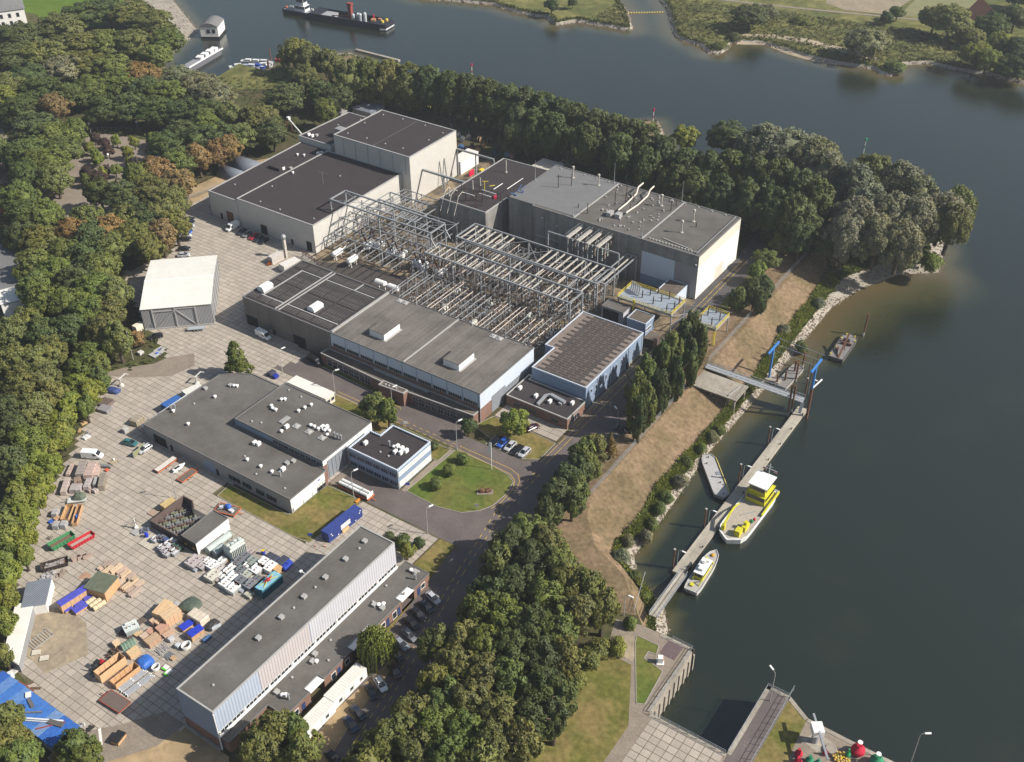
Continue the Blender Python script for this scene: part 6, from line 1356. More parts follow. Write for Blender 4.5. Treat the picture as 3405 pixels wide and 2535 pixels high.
def car_meshes():
    b=loft([sec(-2.2,.72,.38,.84),sec(-2.05,.84,.27,.93),sec(-.6,.89,.22,.95),sec(.9,.89,.22,.93),sec(1.75,.85,.25,.82),sec(2.1,.74,.33,.68)]).mesh('body',M['carpaint'])
    g_=MB();base=[(-1.85,.78,.93),(1.15,.8,.92)];
    g_.v=[(-1.95,-.76,.92),(1.2,-.78,.91),(1.2,.78,.91),(-1.95,.76,.92),(-1.35,-.6,1.42),(.3,-.62,1.44),(.3,.62,1.44),(-1.35,.6,1.42)]
    g_.f=[(4,5,6,7),(0,1,5,4),(1,2,6,5),(2,3,7,6),(3,0,4,7)];g_=g_.mesh('window',M['car_glass'])
    r_=MB().prism([(-1.4,-.57),(.24,-.59),(.24,.59),(-1.4,.57)],1.42,1.475,[(-1.3,-.52),(.14,-.54),(.14,.54),(-1.3,.52)])
    for s_ in (-1,1):r_.bar((1.18,s_*.77,.93),(.28,s_*.61,1.44),.07).bar((-1.93,s_*.75,.93),(-1.34,s_*.59,1.43),.1).bar((-.35,s_*.765,.93),(-.45,s_*.61,1.44),.06)
    r_=r_.mesh('roof',M['carpaint'])
    return b,g_,r_
def make_car(x,y,rz,col,label):
    if not CARM:CARM['m']=car_meshes();CARM['h']=MB().cb(0,0,0,.12,.34,.14).mesh('headlight',M['lamp_clear']);CARM['t']=MB().cb(0,0,0,.1,.3,.16).mesh('tail_light',M['lamp_red']);CARM['p']=MB().cb(0,0,0,.18,.14,.12).mesh('mirror',M['carpaint'])
    t=thing('parked_car',label,'car',(x,y,.04),rz,'parked cars')
    for n_,me in zip(('body','window','roof'),CARM['m']):link(n_,me,t).color=col+(1,)
    for s_ in (-1,1):
        link('headlight',CARM['h'],t,(2.0,s_*.58,.56));link('tail_light',CARM['t'],t,(-2.17,s_*.58,.64));link('mirror',CARM['p'],t,(.85,s_*.95,.92)).color=col+(1,)
    wheels(t,(-1.35,1.3),.9);return t
def make_van(x,y,rz,col,label):
    t=thing('parked_van',label,'van',(x,y,.04),rz,'parked vans');c=col+(1,)
    b=loft([sec(-2.8,.92,.4,2.3,.12),sec(-2.7,.97,.3,2.42,.12),sec(1.0,.97,.3,2.42,.12),sec(1.35,.95,.3,2.2,.12),sec(2.1,.92,.32,1.2,.1),sec(2.75,.82,.4,.95,.1)]).build('body',M['carpaint'],t);b.color=c
    MB().quad((1.42,-.76,2.12),(2.06,-.78,1.3),(2.06,.78,1.3),(1.42,.76,2.12)).build('windscreen',M['car_glass'],t,(.05,0,.06))
    for s_ in (-1,1):MB().box(.55,s_*.975-.01,1.3,1.45,s_*.975+.01,1.95).build('window',M['car_glass'],t);MB().cb(2.65,s_*.6,.62,.14,.3,.18).build('headlight',M['lamp_clear'],t);MB().cb(-2.8,s_*.8,.8,.08,.14,.5).build('tail_light',M['lamp_red'],t)
    wheels(t,(-1.75,1.75),.97,.36);return t
def col(o,c):o.color=tuple(c)+(1,);return o
def planks_box(mb,L,W,H,t_=.05):
    return mb
yr=random.Random(17)
def add_thing(kind,x,y,rz,L,W,H,c,label,z):
    z=max(z,.045)
    def T(name,cat):return thing(name,label,cat,(x,y,z),rz)
    def P_(t,n_,mb,m_,cc=None):
        o=mb.build(n_,M[m_],t)
        if cc is not None:col(o,cc)
        return o
    v=lambda k:tuple(q*k for q in c)
    if kind=='wrap':
        t=T('wrapped_stack','stack');mb=MB();h0=.14
        mb.prism([(-L/2,-W/2),(L/2,-W/2),(L/2,W/2),(-L/2,W/2)],h0,H-.12,[(-L/2*.97,-W/2*.96),(L/2*.98,-W/2*.97),(L/2*.97,W/2*.96),(-L/2*.98,W/2*.97)])
        mb.prism([(-L/2*.97,-W/2*.96),(L/2*.97,-W/2*.96),(L/2*.97,W/2*.96),(-L/2*.97,W/2*.96)],H-.12,H,[(-L/2*.9,-W/2*.88),(L/2*.9,-W/2*.88),(L/2*.9,W/2*.88),(-L/2*.9,W/2*.88)])
        P_(t,'load',mb,'cloth',c);st=MB()
        for k in range(max(1,int(L/1.1))):xx=-L/2+(k+.5)*L/max(1,int(L/1.1));st.box(xx-.04,-W/2-.02,h0,xx+.04,W/2+.02,H+.015)
        P_(t,'strap',st,'matt',v(.55));P_(t,'pallet',MB().box(-L/2,-W/2,0,L/2,-W/2+.12,h0).box(-L/2,-.06,0,L/2,.06,h0).box(-L/2,W/2-.12,0,L/2,W/2,h0),'wood',(.3,.21,.13))
    elif kind in ('crate','tarpcrate','shedcrate'):
        t=T('timber_crate','crate');wc_=c if kind=='crate' else (.48,.30,.16)
        P_(t,'body',MB().box(-L/2,-W/2,.1,L/2,W/2,H-.06),'wood',wc_);bt=MB();n=max(2,int(L/1.0)+1)
        for k in range(n):
            xx=-L/2+.05+(L-.1)*k/(n-1)
            for s_ in (-1,1):bt.box(xx-.05,min(s_*W/2,s_*(W/2+.04)),.1,xx+.05,max(s_*W/2,s_*(W/2+.04)),H-.06)
        for s_ in (-1,1):
            for zz in (.1,H-.2):bt.box(min(s_*L/2,s_*(L/2+.04)),-W/2+.02,zz,max(s_*L/2,s_*(L/2+.04)),W/2-.02,zz+.1)
        P_(t,'batten',bt,'wood',tuple(q*.86 for q in wc_));P_(t,'skid',MB().box(-L/2,-W/2+.05,0,L/2,-W/2+.2,.1).box(-L/2,W/2-.2,0,L/2,W/2-.05,.1),'wood',tuple(q*.6 for q in wc_))
        if kind=='crate':
            ld=MB();n=max(2,int(W/.35))
            for k in range(n):ld.box(-L/2-.05,-W/2+k*W/n+.01-.0,H-.06,L/2+.05,-W/2+(k+1)*W/n-.01,H+.015*yr.random())
            P_(t,'lid',ld,'wood',tuple(q*yr.uniform(.9,1.05) for q in wc_))
        elif kind=='tarpcrate':P_(t,'tarpaulin',MB().prism([(-L/2-.06,-W/2-.06),(L/2+.06,-W/2-.06),(L/2+.06,W/2+.06),(-L/2-.06,W/2+.06)],H-.35,H+.04,[(-L/2-.02,-W/2-.03),(L/2+.02,-W/2-.02),(L/2,W/2+.03),(-L/2-.03,W/2+.02)]),'cloth',c)
        else:
            rf=MB()
            for k in range(10):rf.box(-L/2-.1+k*(L+.2)/10,-W/2-.15,H-.06+.04*(k%2),-L/2-.1+(k+1)*(L+.2)/10-.02,W/2+.15,H+.03+.04*(k%2))
            P_(t,'roof_sheet',rf,'cloth',c)
    elif kind in ('opencrate','wallcrate'):
        t=T('open_crate','crate');a=.07;zf=.12
        for s_ in (-1,1):
            if kind=='wallcrate' and s_>0:hh=H
            else:hh=H
            P_(t,'side_panel',MB().box(-L/2,min(s_*W/2,s_*(W/2-a)),zf,L/2,max(s_*W/2,s_*(W/2-a)),hh),'wood',c)
        for s_ in (-1,1):P_(t,'end_panel',MB().box(min(s_*L/2,s_*(L/2-a)),-W/2+a,zf,max(s_*L/2,s_*(L/2-a)),W/2-a,H if s_>0 or kind=='wallcrate' else H*.9),'wood',v(1.05))
        P_(t,'floor',MB().box(-L/2,-W/2,0,L/2,W/2,zf),'wood',v(.7));bt=MB();n=max(2,int(L/1.2))
        for k in range(n+1):
            xx=-L/2+.1+(L-.2)*k/n
            for s_ in (-1,1):bt.box(xx-.05,min(s_*(W/2-a),s_*(W/2-a-.06)),zf,xx+.05,max(s_*(W/2-a),s_*(W/2-a-.06)),H-.05)
        P_(t,'batten',bt,'wood',v(.85));P_(t,'plank',MB().cb(.1,0,zf,L*.75,W*.25,.12,.04),'wood',(.42,.33,.28))
        if 'blue bundle' in label:P_(t,'bundle',MB().blob(-.6,0,.6,.7,.4,.4,8,5,.15),'cloth',(.02,.08,.4))
    elif kind=='tarpmound':
        t=T('sheeted_load','load');mb=MB();n=14;prof=[(1,0),(1,.35),(.92,.62),(.66,.86),(.3,.97)]
        for f,zz in prof:
            for i in range(n):
                a=2*math.pi*i/n;q=f*(1+yr.uniform(-.09,.09));sx=abs(math.cos(a))**.6*(1 if math.cos(a)>0 else -1);sy=abs(math.sin(a))**.6*(1 if math.sin(a)>0 else -1)
                mb.v.append((L/2*q*sx,W/2*q*sy,H*zz*(1+yr.uniform(-.05,.05)) if zz else 0))
        mb.f=[(k*n+i,k*n+(i+1)%n,(k+1)*n+(i+1)%n,(k+1)*n+i) for k in range(4) for i in range(n)]+[tuple(range(4*n,5*n))]
        P_(t,'tarpaulin',mb,'cloth',c);P_(t,'strap',MB().bar((-L*.15,-W*.42,H*.55),(-L*.15,0,H*1.0),.06,.03).bar((-L*.15,0,H*1.0),(-L*.15,W*.42,H*.55),.06,.03).bar((L*.2,-W*.4,H*.55),(L*.2,0,H*1.0),.06,.03),'matt',(.5,.2,.05) if 'orange' in label else v(.6))
    elif kind=='unit':
        t=T('transformer_unit','transformer');P_(t,'tank',MB().prism([(-L/2+.1,-W/2+.14),(L/2-.1,-W/2+.14),(L/2-.1,W/2-.14),(-L/2+.1,W/2-.14)],.12,H*.72),'matt',c)
        P_(t,'lid',MB().prism([(-L/2,-W/2+.08),(L/2,-W/2+.08),(L/2,W/2-.08),(-L/2,W/2-.08)],H*.72,H*.78),'matt',v(1.08));fn=MB();n=max(4,int(L/.28))
        for k in range(n):
            xx=-L/2+.16+(L-.36)*k/(n-1)
            for s_ in (-1,1):fn.box(xx,min(s_*(W/2-.14),s_*W/2),.2,xx+.05,max(s_*(W/2-.14),s_*W/2),H*.66)
        P_(t,'cooling_fins',fn,'matt',v(.85));nb=3 if W>1.5 else 2
        for k in range(nb):P_(t,'bushing',MB().lathe(-L*.28+k*L*.28,-W*.12,[(.14,H*.78),(.1,H*.84),(.15,H*.88),(.09,H*.94),(.12,H*.98),(.05,H*1.06)],7),'matt',v(.9) if k % 2 else (.2,.12,.09))
        P_(t,'conservator',MB().tube((-L*.3,W*.24,H*.94),(L*.32,W*.24,H*.94),H*.1,8),'matt',v(1.05));P_(t,'skid',MB().box(-L/2+.1,-W/2+.2,0,L/2-.1,-W/2+.4,.12).box(-L/2+.1,W/2-.4,0,L/2-.1,W/2-.2,.12),'matt',v(.5))
        P_(t,'control_box',MB().box(L/2-.1,-W*.2,H*.2,L/2+.12,W*.15,H*.6),'matt',v(.95))
    elif kind=='bigtrafo':
        t=T('large_transformer','transformer');P_(t,'tank',MB().prism([(-L/2+.4,-W/2+.5),(L/2-.4,-W/2+.5),(L/2-.4,W/2-.5),(-L/2+.4,W/2-.5)],.3,H*.72),'matt',c)
        P_(t,'cover',MB().prism([(-L/2+.2,-W/2+.4),(L/2-.2,-W/2+.4),(L/2-.2,W/2-.4),(-L/2+.2,W/2-.4)],H*.72,H*.84,[(-L/2+.7,-W/2+1),(L/2-.7,-W/2+1),(L/2-.7,W/2-1),(-L/2+.7,W/2-1)]),'matt',v(1.06))
        for k in range(9):
            xx=-L/2+.5+k*(L-1)/8
            for s_ in (-1,1):P_(t,'rib',MB().box(xx-.08,min(s_*(W/2-.5),s_*W/2),.35,xx+.08,max(s_*(W/2-.5),s_*W/2),H*.7),'matt',v(.92))
        for k in range(4):P_(t,'turret',MB().lathe(-L*.32+k*L*.21,W*.05*(-1)**k,[(.55,H*.8),(.5,H*.95),(.3,H*.97)],10),'matt',v(1.05))
        P_(t,'conservator',MB().tube((-L*.4,-W*.3,H*.93),(L*.4,-W*.3,H*.93),.45,10),'matt',v(1.04));P_(t,'base',MB().box(-L/2,-W/2+.3,0,L/2,W/2-.3,.3),'matt',v(.6))
    elif kind=='vessel':
        t=T('steel_cylinder','tank');P_(t,'vessel',MB().tube((-L/2,0,W/2+.15),(L/2,0,W/2+.15),W/2,14),'matt',c);P_(t,'flange',MB().tube((L/2,0,W/2+.15),(L/2+.1,0,W/2+.15),W/2+.12,14).tube((-L/2-.1,0,W/2+.15),(-L/2,0,W/2+.15),W/2+.12,14),'matt',v(.85))
        P_(t,'cradle',MB().box(-L*.3,-W/2+.1,0,-L*.3+.3,W/2-.1,.4).box(L*.3,-W/2+.1,0,L*.3+.3,W/2-.1,.4),'matt',v(.5))
    elif kind=='skip':
        t=T('waste_skip','skip');o_=[(-L/2,-W/2),(L/2,-W/2),(L/2,W/2),(-L/2,W/2)];ins=[(-L/2+.08,-W/2+.08),(L/2-.08,-W/2+.08),(L/2-.08,W/2-.08),(-L/2+.08,W/2-.08)];b_=[(-L/2+.5,-W/2+.12),(L/2-.35,-W/2+.12),(L/2-.35,W/2-.12),(-L/2+.5,W/2-.12)]
        sh=MB();sh.v=[(p[0],p[1],.12) for p in b_]+[(p[0],p[1],H) for p in o_]+[(p[0],p[1],H) for p in ins]+[(p[0]*.98,p[1]*.95,.2) for p in b_]
        for i in range(4):j=(i+1)%4;sh.f+=[(i,j,4+j,4+i),(4+i,4+j,8+j,8+i),(8+i,8+j,12+j,12+i)]
        sh.f.append((0,3,2,1));P_(t,'shell',sh,'matt',c);P_(t,'load',MB().box(-L/2+.55,-W/2+.25,.2,L/2-.45,W/2-.25,H*.45),'matt',(.36,.29,.25) if c[0]>.3 else (.17,.10,.07));rb=MB();n=int(L/.8)
        for k in range(n):
            for s_ in (-1,1):rb.bar((-L/2+.6+k*(L-1.1)/(n-1),s_*(W/2-.05),.15),(-L/2+.5+k*(L-1)/(n-1),s_*(W/2+.03),H-.05),.08)
        P_(t,'rib',rb,'matt',v(.9))
        if 'scrap' in label:
            sc=MB()
            for k in range(22):sc.bar((yr.uniform(-L/2+.7,L/2-.7),yr.uniform(-W/2+.4,W/2-.4),H*yr.uniform(.4,.7)),(yr.uniform(-L/2+.7,L/2-.7),yr.uniform(-W/2+.4,W/2-.4),H*yr.uniform(.5,1.0)),yr.uniform(.08,.3))
            P_(t,'scrap',sc,'matt',(.30,.27,.25))
    elif kind in ('container','cyan','bluecontainer'):
        t=T('shipping_container','container');b_=MB().box(-L/2+.06,-W/2+.06,.14,L/2-.06,W/2-.06,H-.08);side=v(.55) if kind=='cyan' else c
        if kind=='cyan':side=(.035,.14,.19)
        P_(t,'body',b_,'matt',side);cr_=MB();n=int(L/.28)
        for k in range(n):
            xx=-L/2+.15+(L-.3)*k/(n-1)
            for s_ in (-1,1):cr_.box(xx-.07,min(s_*(W/2-.06),s_*(W/2-.015)),.25,xx+.07,max(s_*(W/2-.06),s_*(W/2-.015)),H-.2)
        P_(t,'corrugation',cr_,'matt',side);fr=MB()
        for s_ in (-1,1):
            fr.box(-L/2,min(s_*W/2,s_*(W/2-.1)),H-.14,L/2,max(s_*W/2,s_*(W/2-.1)),H).box(-L/2,min(s_*W/2,s_*(W/2-.1)),0,L/2,max(s_*W/2,s_*(W/2-.1)),.16)
            for e_ in (-1,1):fr.box(min(e_*L/2,e_*(L/2-.12)),min(s_*W/2,s_*(W/2-.12)),.16,max(e_*L/2,e_*(L/2-.12)),max(s_*W/2,s_*(W/2-.12)),H-.14)
        P_(t,'frame',fr,'matt',side);P_(t,'roof',MB().box(-L/2+.1,-W/2+.1,H-.08,L/2-.1,W/2-.1,H-.01),'matt',c);dr=MB()
        for s_ in (-1,1):dr.box(-L/2-.02,min(0,s_*(W/2-.15))+.02,.2,-L/2+.06,max(0,s_*(W/2-.15))-.02,H-.18)
        P_(t,'door',dr,'matt',side);lk=MB()
        for yy in (-.8,-.3,.3,.8):lk.tube((-L/2-.05,yy,.25),(-L/2-.05,yy,H-.25),.03,5)
        P_(t,'lock_rod',lk,'grey_metal')
        if kind=='cyan':
            for q in ((-2.2,-.7),(-2.2,.7),(2.2,-.7),(2.2,.7)):P_(t,'yellow_leg',MB().bar((0,0,H+.5),(q[0],q[1],H),.14),'yellow_paint')
            P_(t,'red_gear',MB().blob(0,0,H+.5,.6,.5,.4,8,5,.1).bar((-1.1,.1,H+.55),(1.2,-.1,H+.55),.16).bar((0,-.8,H+.5),(.2,.8,H+.6),.14),'matt',(.42,.03,.04))
        if kind=='bluecontainer':
            pl=P_(t,'white_plate',MB().box(-1.6,-W/2-.03,H*.38,1.6,-W/2-.005,H*.88),'white_paint');ol=MB()
            for a,b_ in (((-1.4,H*.46),(1.25,H*.46)),((1.25,H*.46),(1.4,H*.8)),((1.4,H*.8),(-1.25,H*.8)),((-1.25,H*.8),(-1.4,H*.46))):ol.bar((a[0],-W/2-.035,a[1]),(b_[0],-W/2-.035,b_[1]),.02,.09)
            for k in range(7):xx=-1.0+k*.32;ol.bar((xx,-W/2-.035,H*.56),(xx+.03,-W/2-.035,H*.70),.02,.07).bar((xx+.02,-W/2-.036,H*(.57 if k % 2 else .69)),(xx+.2,-W/2-.036,H*(.57 if k % 2 else .69)),.02,.06)
            ol.build('lettering',mat('blue lettering',(.03,.05,.2),.5),pl)
            for xx,zz in ((-4.6,.5),(-4.9,.75),(4.9,.6),(5.2,.8),(3.4,.12),(-2.6,.1)):P_(t,'small_label',MB().box(xx-.18,-W/2-.03,H*zz,xx+.18,-W/2-.005,H*zz+.25),'white_paint')
    elif kind=='pipes':
        t=T('tube_bundle','tubes');n=5
        for k in range(n):
            yy=-W/2+.18+k*(W-.36)/(n-1);p=P_(t,'tube',MB().tube((-L/2+.12*(k%2),yy,.32),(L/2-.2*(k%3),yy,.32),.15,8),'matt',v(1));
            for xx in (-L/2+.12*(k%2),L/2-.2*(k%3)):MB().tube((xx-.06,yy,.32),(xx+.06,yy,.32),.17,8).build('end_cap',M['white_paint'],p)
            if k % 2:MB().tube((-.2,yy,.32),(.1,yy,.32),.19,8).build('joint',M['white_paint'],p)
        P_(t,'bearer',MB().box(-L*.35,-W/2,0,-L*.35+.2,W/2,.16).box(0,-W/2,0,.2,W/2,.16).box(L*.35,-W/2,0,L*.35+.2,W/2,.16),'wood',(.45,.32,.18))
    elif kind=='plank':
        t=T('timber_stack','timber');n=4;m_=3
        for k in range(m_):
            b_=MB()
            for i in range(n):e_=yr.uniform(0,.12)*L;b_.box(-L/2+e_,-W/2+i*W/n+.015,k*H/m_+.01,L/2-yr.uniform(0,.08)*L,-W/2+(i+1)*W/n-.015,(k+1)*H/m_-.01)
            P_(t,'plank_layer',b_,'wood',v(yr.uniform(.85,1.15)))
    elif kind in ('flat','trailer','rigtrailer','tubetrailer'):
        t=T('flat_trailer','trailer');hz=H if kind=='flat' else .6;red=(.30,.06,.035) if kind=='flat' else (.55,.12,.03)
        if 'white flat' in label or 'grey steel' in label:red=v(.8)
        P_(t,'deck',MB().box(-L/2+.1,-W/2+.1,hz-.12,L/2-.1,W/2-.1,hz-.02),'wood',c if kind=='flat' else (.14,.11,.09));
        fr=MB().bar((-L/2,-W/2,hz-.08),(L/2,-W/2,hz-.08),.14,.18).bar((-L/2,W/2,hz-.08),(L/2,W/2,hz-.08),.14,.18).bar((-L/2,-W/2,hz-.08),(-L/2,W/2,hz-.08),.14,.18).bar((L/2,-W/2,hz-.08),(L/2,W/2,hz-.08),.14,.18)
        P_(t,'frame',fr,'matt',red);P_(t,'drawbar',MB().bar((L/2 if kind!='flat' else -L/2,0,hz-.15),(L/2+1.5 if kind!='flat' else -L/2-1.5,0,.35),.14),'matt',red)
        wheels(t,(-.5,.5) if L>3.5 else (0,),W/2+.02,min(.34,hz*.5))
        if kind=='trailer' and 'pipes' in label:
            for k in range(4):P_(t,'pipe',MB().tube((-L/2,-W*.3+k*W*.2,hz+.16),(L/2,-W*.3+k*W*.2,hz+.16),.17,8),'matt',c)
        if kind=='tubetrailer':
            for k in (-.55,.55):P_(t,'tube',MB().tube((-L/2,k,hz+.65),(L/2-.6,k,hz+.65),.42,12),'white_paint');P_(t,'collar',MB().tube((-L*.2,k,hz+.65),(-L*.2+.2,k,hz+.65),.47,12).tube((L*.18,k,hz+.65),(L*.18+.2,k,hz+.65),.47,12),'grey_metal')
            P_(t,'headboard',MB().box(L/2-.5,-W/2,hz,L/2-.3,W/2,hz+1.2),'white_paint')
        if kind=='rigtrailer':
            P_(t,'blue_hood',MB().blob(.2,.2,hz+.8,.9,.75,.7,9,6,.05),'cloth',(.02,.10,.42));P_(t,'white_gear',MB().cb(-1.4,-.2,hz,1.2,.7,.7,.3).cb(1.3,-.3,hz,1.3,.9,.5,-.2),'matt',(.55,.56,.58));P_(t,'grey_gear',MB().bar((-2.3,-.9,hz+.2),(2.2,.6,hz+.5),.25).bar((-2,.8,hz+.2),(1.8,-.9,hz+.4),.22).bar((-2.3,0,hz),(-2.4,.2,hz+1.5),.16),'grey_metal')
    elif kind=='speedboat':
        t=T('boat_on_trailer','boat');P_(t,'hull',loft([sec(-L/2,.5,.5,1.0,.1),sec(-L*.1,.75,.45,1.1,.1),sec(L*.2,.55,.5,1.12,.1),sec(L/2,.06,.8,1.15,.02)]),'white_paint');P_(t,'cockpit',MB().box(-L*.35,-.35,1.05,L*.05,.35,1.13),'dark');wheels(t,(-.4,),.7,.28)
    elif kind=='bin':
        t=T('blue_bin','bin');P_(t,'body',MB().prism([(-L/2+.1,-W/2+.1),(L/2-.1,-W/2+.1),(L/2-.1,W/2-.1),(-L/2+.1,W/2-.1)],.08,H-.15,[(-L/2,-W/2),(L/2,-W/2),(L/2,W/2),(-L/2,W/2)]),'matt',c);P_(t,'lid',MB().prism([(-L/2-.03,-W/2-.03),(L/2+.03,-W/2-.03),(L/2+.03,W/2+.03),(-L/2-.03,W/2+.03)],H-.15,H,[(-L/2+.2,-W/2+.2),(L/2-.2,-W/2+.2),(L/2-.2,W/2-.2),(-L/2+.2,W/2-.2)]),'matt',(.05,.055,.075) if 'dark' in label else v(1.1))
    elif kind=='barrel':
        t=T('barrel','barrel');P_(t,'drum',MB().lathe(0,0,[(W/2-.05,0),(W/2,.1),(W/2,H*.35),(W/2+.03,H*.38),(W/2,H*.41),(W/2,H-.12),(W/2-.06,H-.08)],12),'matt',c if 'yellow' not in label else (.03,.06,.35));P_(t,'lid',MB().tube((0,0,H-.08),(0,0,H),W/2-.02,12),'matt',c)
    elif kind=='pallet':
        t=T('flat_slab' if H<.22 or 'slab' in label or 'plate' in label or 'board' in label else 'pallet','pallet');n=max(3,int(W/.28));b_=MB()
        for k in range(n):b_.box(-L/2,-W/2+k*W/n+.02,H-.06,L/2,-W/2+(k+1)*W/n-.02,H)
        P_(t,'board',b_,'wood',c);P_(t,'bearer',MB().box(-L/2,-W/2,0,-L/2+.15,W/2,H-.06).box(-.07,-W/2,0,.07,W/2,H-.06).box(L/2-.15,-W/2,0,L/2,W/2,H-.06),'wood',v(.7))
        if 'white can' in label:P_(t,'can',MB().lathe(.4,.2,[(.25,H),(.25,H+.5),(.1,H+.6)],8),'white_paint')
        if 'blue bag' in label:P_(t,'bag',MB().blob(-.2,-.3,H+.2,.6,.35,.25,8,5,.15),'cloth',(.03,.10,.45))
    elif kind=='machine':
        t=T('scrap_heap' if 'heap' in label or 'pile' in label or 'tangle' in label else 'machine','machine');jib='jib' in label or 'arms' in label
        if jib:
            P_(t,'base',MB().lathe(0,0,[(W*.5,0),(W*.45,.5),(.2,.9),(.18,H*2.6),(.1,H*2.8)],10),'matt',c);P_(t,'jib',MB().bar((-.5,0,H*2.6),(2.4,.3,H*2.9),.28).bar((2.2,.3,H*2.9),(2.9,-.4,H*2.5),.2) if 'jib' in label else MB().bar((-.9,0,H*1.9),(.9,.2,H*2.0),.1).bar((0,-.8,H*1.7),(.1,.8,H*1.8),.1),'matt',c if 'jib' in label else (.08,.08,.09))
        else:
            b_=MB();n=16
            for k in range(n):a=yr.random()*6.28;rr_=yr.random()**.6*.5;px_,py_=L*rr_*math.cos(a),W*rr_*math.sin(a);b_.cb(px_,py_,0,yr.uniform(.2,.5)*L*.5,yr.uniform(.15,.4)*W*.6,H*yr.uniform(.3,1)*(1-rr_*.8),yr.random()*3)
            P_(t,'block',b_,'matt',c);q=MB()
            for k in range(10):q.bar((yr.uniform(-L/2,L/2),yr.uniform(-W/2,W/2),.1),(yr.uniform(-L/2,L/2),yr.uniform(-W/2,W/2),H*yr.uniform(.4,1.1)),.07)
            P_(t,'rod',q,'matt',v(.6))
    elif kind=='tub':
        t=T('white_tub','tub');b_=MB().lathe(0,0,[(.75,.05),(.9,.15),(1,H),(.82,H),(.74,.3)],14);b_.v=[(p[0]*L/2,p[1]*W/2,p[2]) for p in b_.v];P_(t,'tub',b_,'white_paint');P_(t,'inside',MB().cb(0,0,.3,L*.6,W*.6,.1),'matt',(.10,.08,.06))
    elif kind=='rack':
        t=T('metal_rack','rack');b_=MB()
        for k in range(9):xx=-L/2+k*L/8;b_.bar((xx,-W/2,H*(.3+.7*((k*37)%5)/5)),(xx+.15,W/2,H*(.3+.7*((k*53)%5)/5)),.09)
        b_.bar((-L/2,-W/2,.1),(L/2,-W/2,.1),.1).bar((-L/2,W/2,.1),(L/2,W/2,.1),.1);P_(t,'frame',b_,'matt',c);q=MB()
        for xx in (-L/2,0,L/2):q.bar((xx,-W/2,0),(xx,-W/2,H),.08).bar((xx,W/2,0),(xx,W/2,H),.08)
        P_(t,'post',q,'matt',v(.7))
    elif kind=='bottles':
        t=T('gas_bottles','bottles')
        for k in range(5):
            yy=-W/2+.12+k*(W-.24)/4;b_=P_(t,'bottle',MB().tube((-L/2,yy,.35),(L/2-.4,yy,.35),.14,8).tube((L/2-.4,yy,.35),(L/2-.15,yy,.35),.14,8,.06),'matt',c);col(MB().tube((-L/2-.05,yy,.35),(-L/2+.3,yy,.35),.15,8).build('green_band',M['matt'],b_),(.12,.45,.05))
        P_(t,'frame',MB().box(-L*.3,-W/2,0,-L*.3+.1,W/2,.22).box(L*.2,-W/2,0,L*.2+.1,W/2,.22),'grey_metal')
    elif kind=='redmachine':
        t=T('forklift','forklift');P_(t,'chassis',MB().box(-L*.45,-W*.4,.3,L*.2,W*.4,.9),'matt',(.05,.05,.05));P_(t,'hood',MB().prism([(L*.0,-W*.38),(L*.42,-W*.38),(L*.42,W*.38),(0,W*.38)],.5,1.4,[(.1,-W*.3),(L*.36,-W*.3),(L*.36,W*.3),(.1,W*.3)]),'matt',c)
        P_(t,'mast',MB().bar((-L*.45,-.4,.1),(-L*.45,-.4,2.4),.14).bar((-L*.45,.4,.1),(-L*.45,.4,2.4),.14).bar((-L*.45,-.4,2.2),(-L*.45,.4,2.2),.12),'black');P_(t,'cage',MB().bar((-.8,-.6,.9),(-.6,-.6,2.1),.08).bar((-.8,.6,.9),(-.6,.6,2.1),.08).bar((.5,-.6,.9),(.3,-.6,2.1),.08).bar((.5,.6,.9),(.3,.6,2.1),.08).box(-.65,-.65,2.1,.35,.65,2.15),'black');P_(t,'fork',MB().box(-L*.45-1.2,-.45,.1,-L*.45,-.3,.16).box(-L*.45-1.2,.3,.1,-L*.45,.45,.16),'black');wheels(t,(-1.0,1.0),W*.42,.38)
    elif kind=='greenmachine':
        t=T('machine_casing','machine');P_(t,'casing',MB().prism([(-L/2,-W/2),(L/2,-W/2),(L/2,W/2),(-L/2,W/2)],0,H,[(-L/2,-W*.2),(L/2,-W*.2),(L/2,W*.2),(-L/2,W*.2)]),'matt',v(.6));
        for k in range(5):P_(t,'rib',MB().prism([(-L/2+k*L/4-.1,-W/2-.06),(-L/2+k*L/4+.1,-W/2-.06),(-L/2+k*L/4+.1,W/2+.06),(-L/2+k*L/4-.1,W/2+.06)],0,H+.08,[(-L/2+k*L/4-.1,-W*.22),(-L/2+k*L/4+.1,-W*.22),(-L/2+k*L/4+.1,W*.22),(-L/2+k*L/4-.1,W*.22)]),'matt',c)
    elif kind=='roll':
        t=T('timber_roll','roll');P_(t,'roll',MB().tube((-L/2,0,W/2),(L/2,0,W/2),W/2,10),'wood',c);P_(t,'band',MB().tube((-L*.2,0,W/2),(-L*.2+.12,0,W/2),W/2+.03,10).tube((L*.2,0,W/2),(L*.2+.12,0,W/2),W/2+.03,10),'wood',v(.6))
    elif kind=='fence':
        t=T('mesh_fence','fence');P_(t,'frame',MB().bar((-L/2,0,0),(-L/2,0,H),.06).bar((L/2,0,0),(L/2,0,H),.06).bar((-L/2,0,H),(L/2,0,H),.06).bar((-L/2,0,.15),(L/2,0,.15),.06),'grey_metal');P_(t,'screen',MB().box(-L/2+.04,-.02,.18,L/2-.04,.02,H-.04),'cloth',c);P_(t,'foot',MB().box(-L/2-.1,-.35,0,-L/2+.12,.35,.12).box(L/2-.12,-.35,0,L/2+.1,.35,.12),'kerb')
    elif kind=='reel':
        t=T('cable_reel','reel');r_=H/2
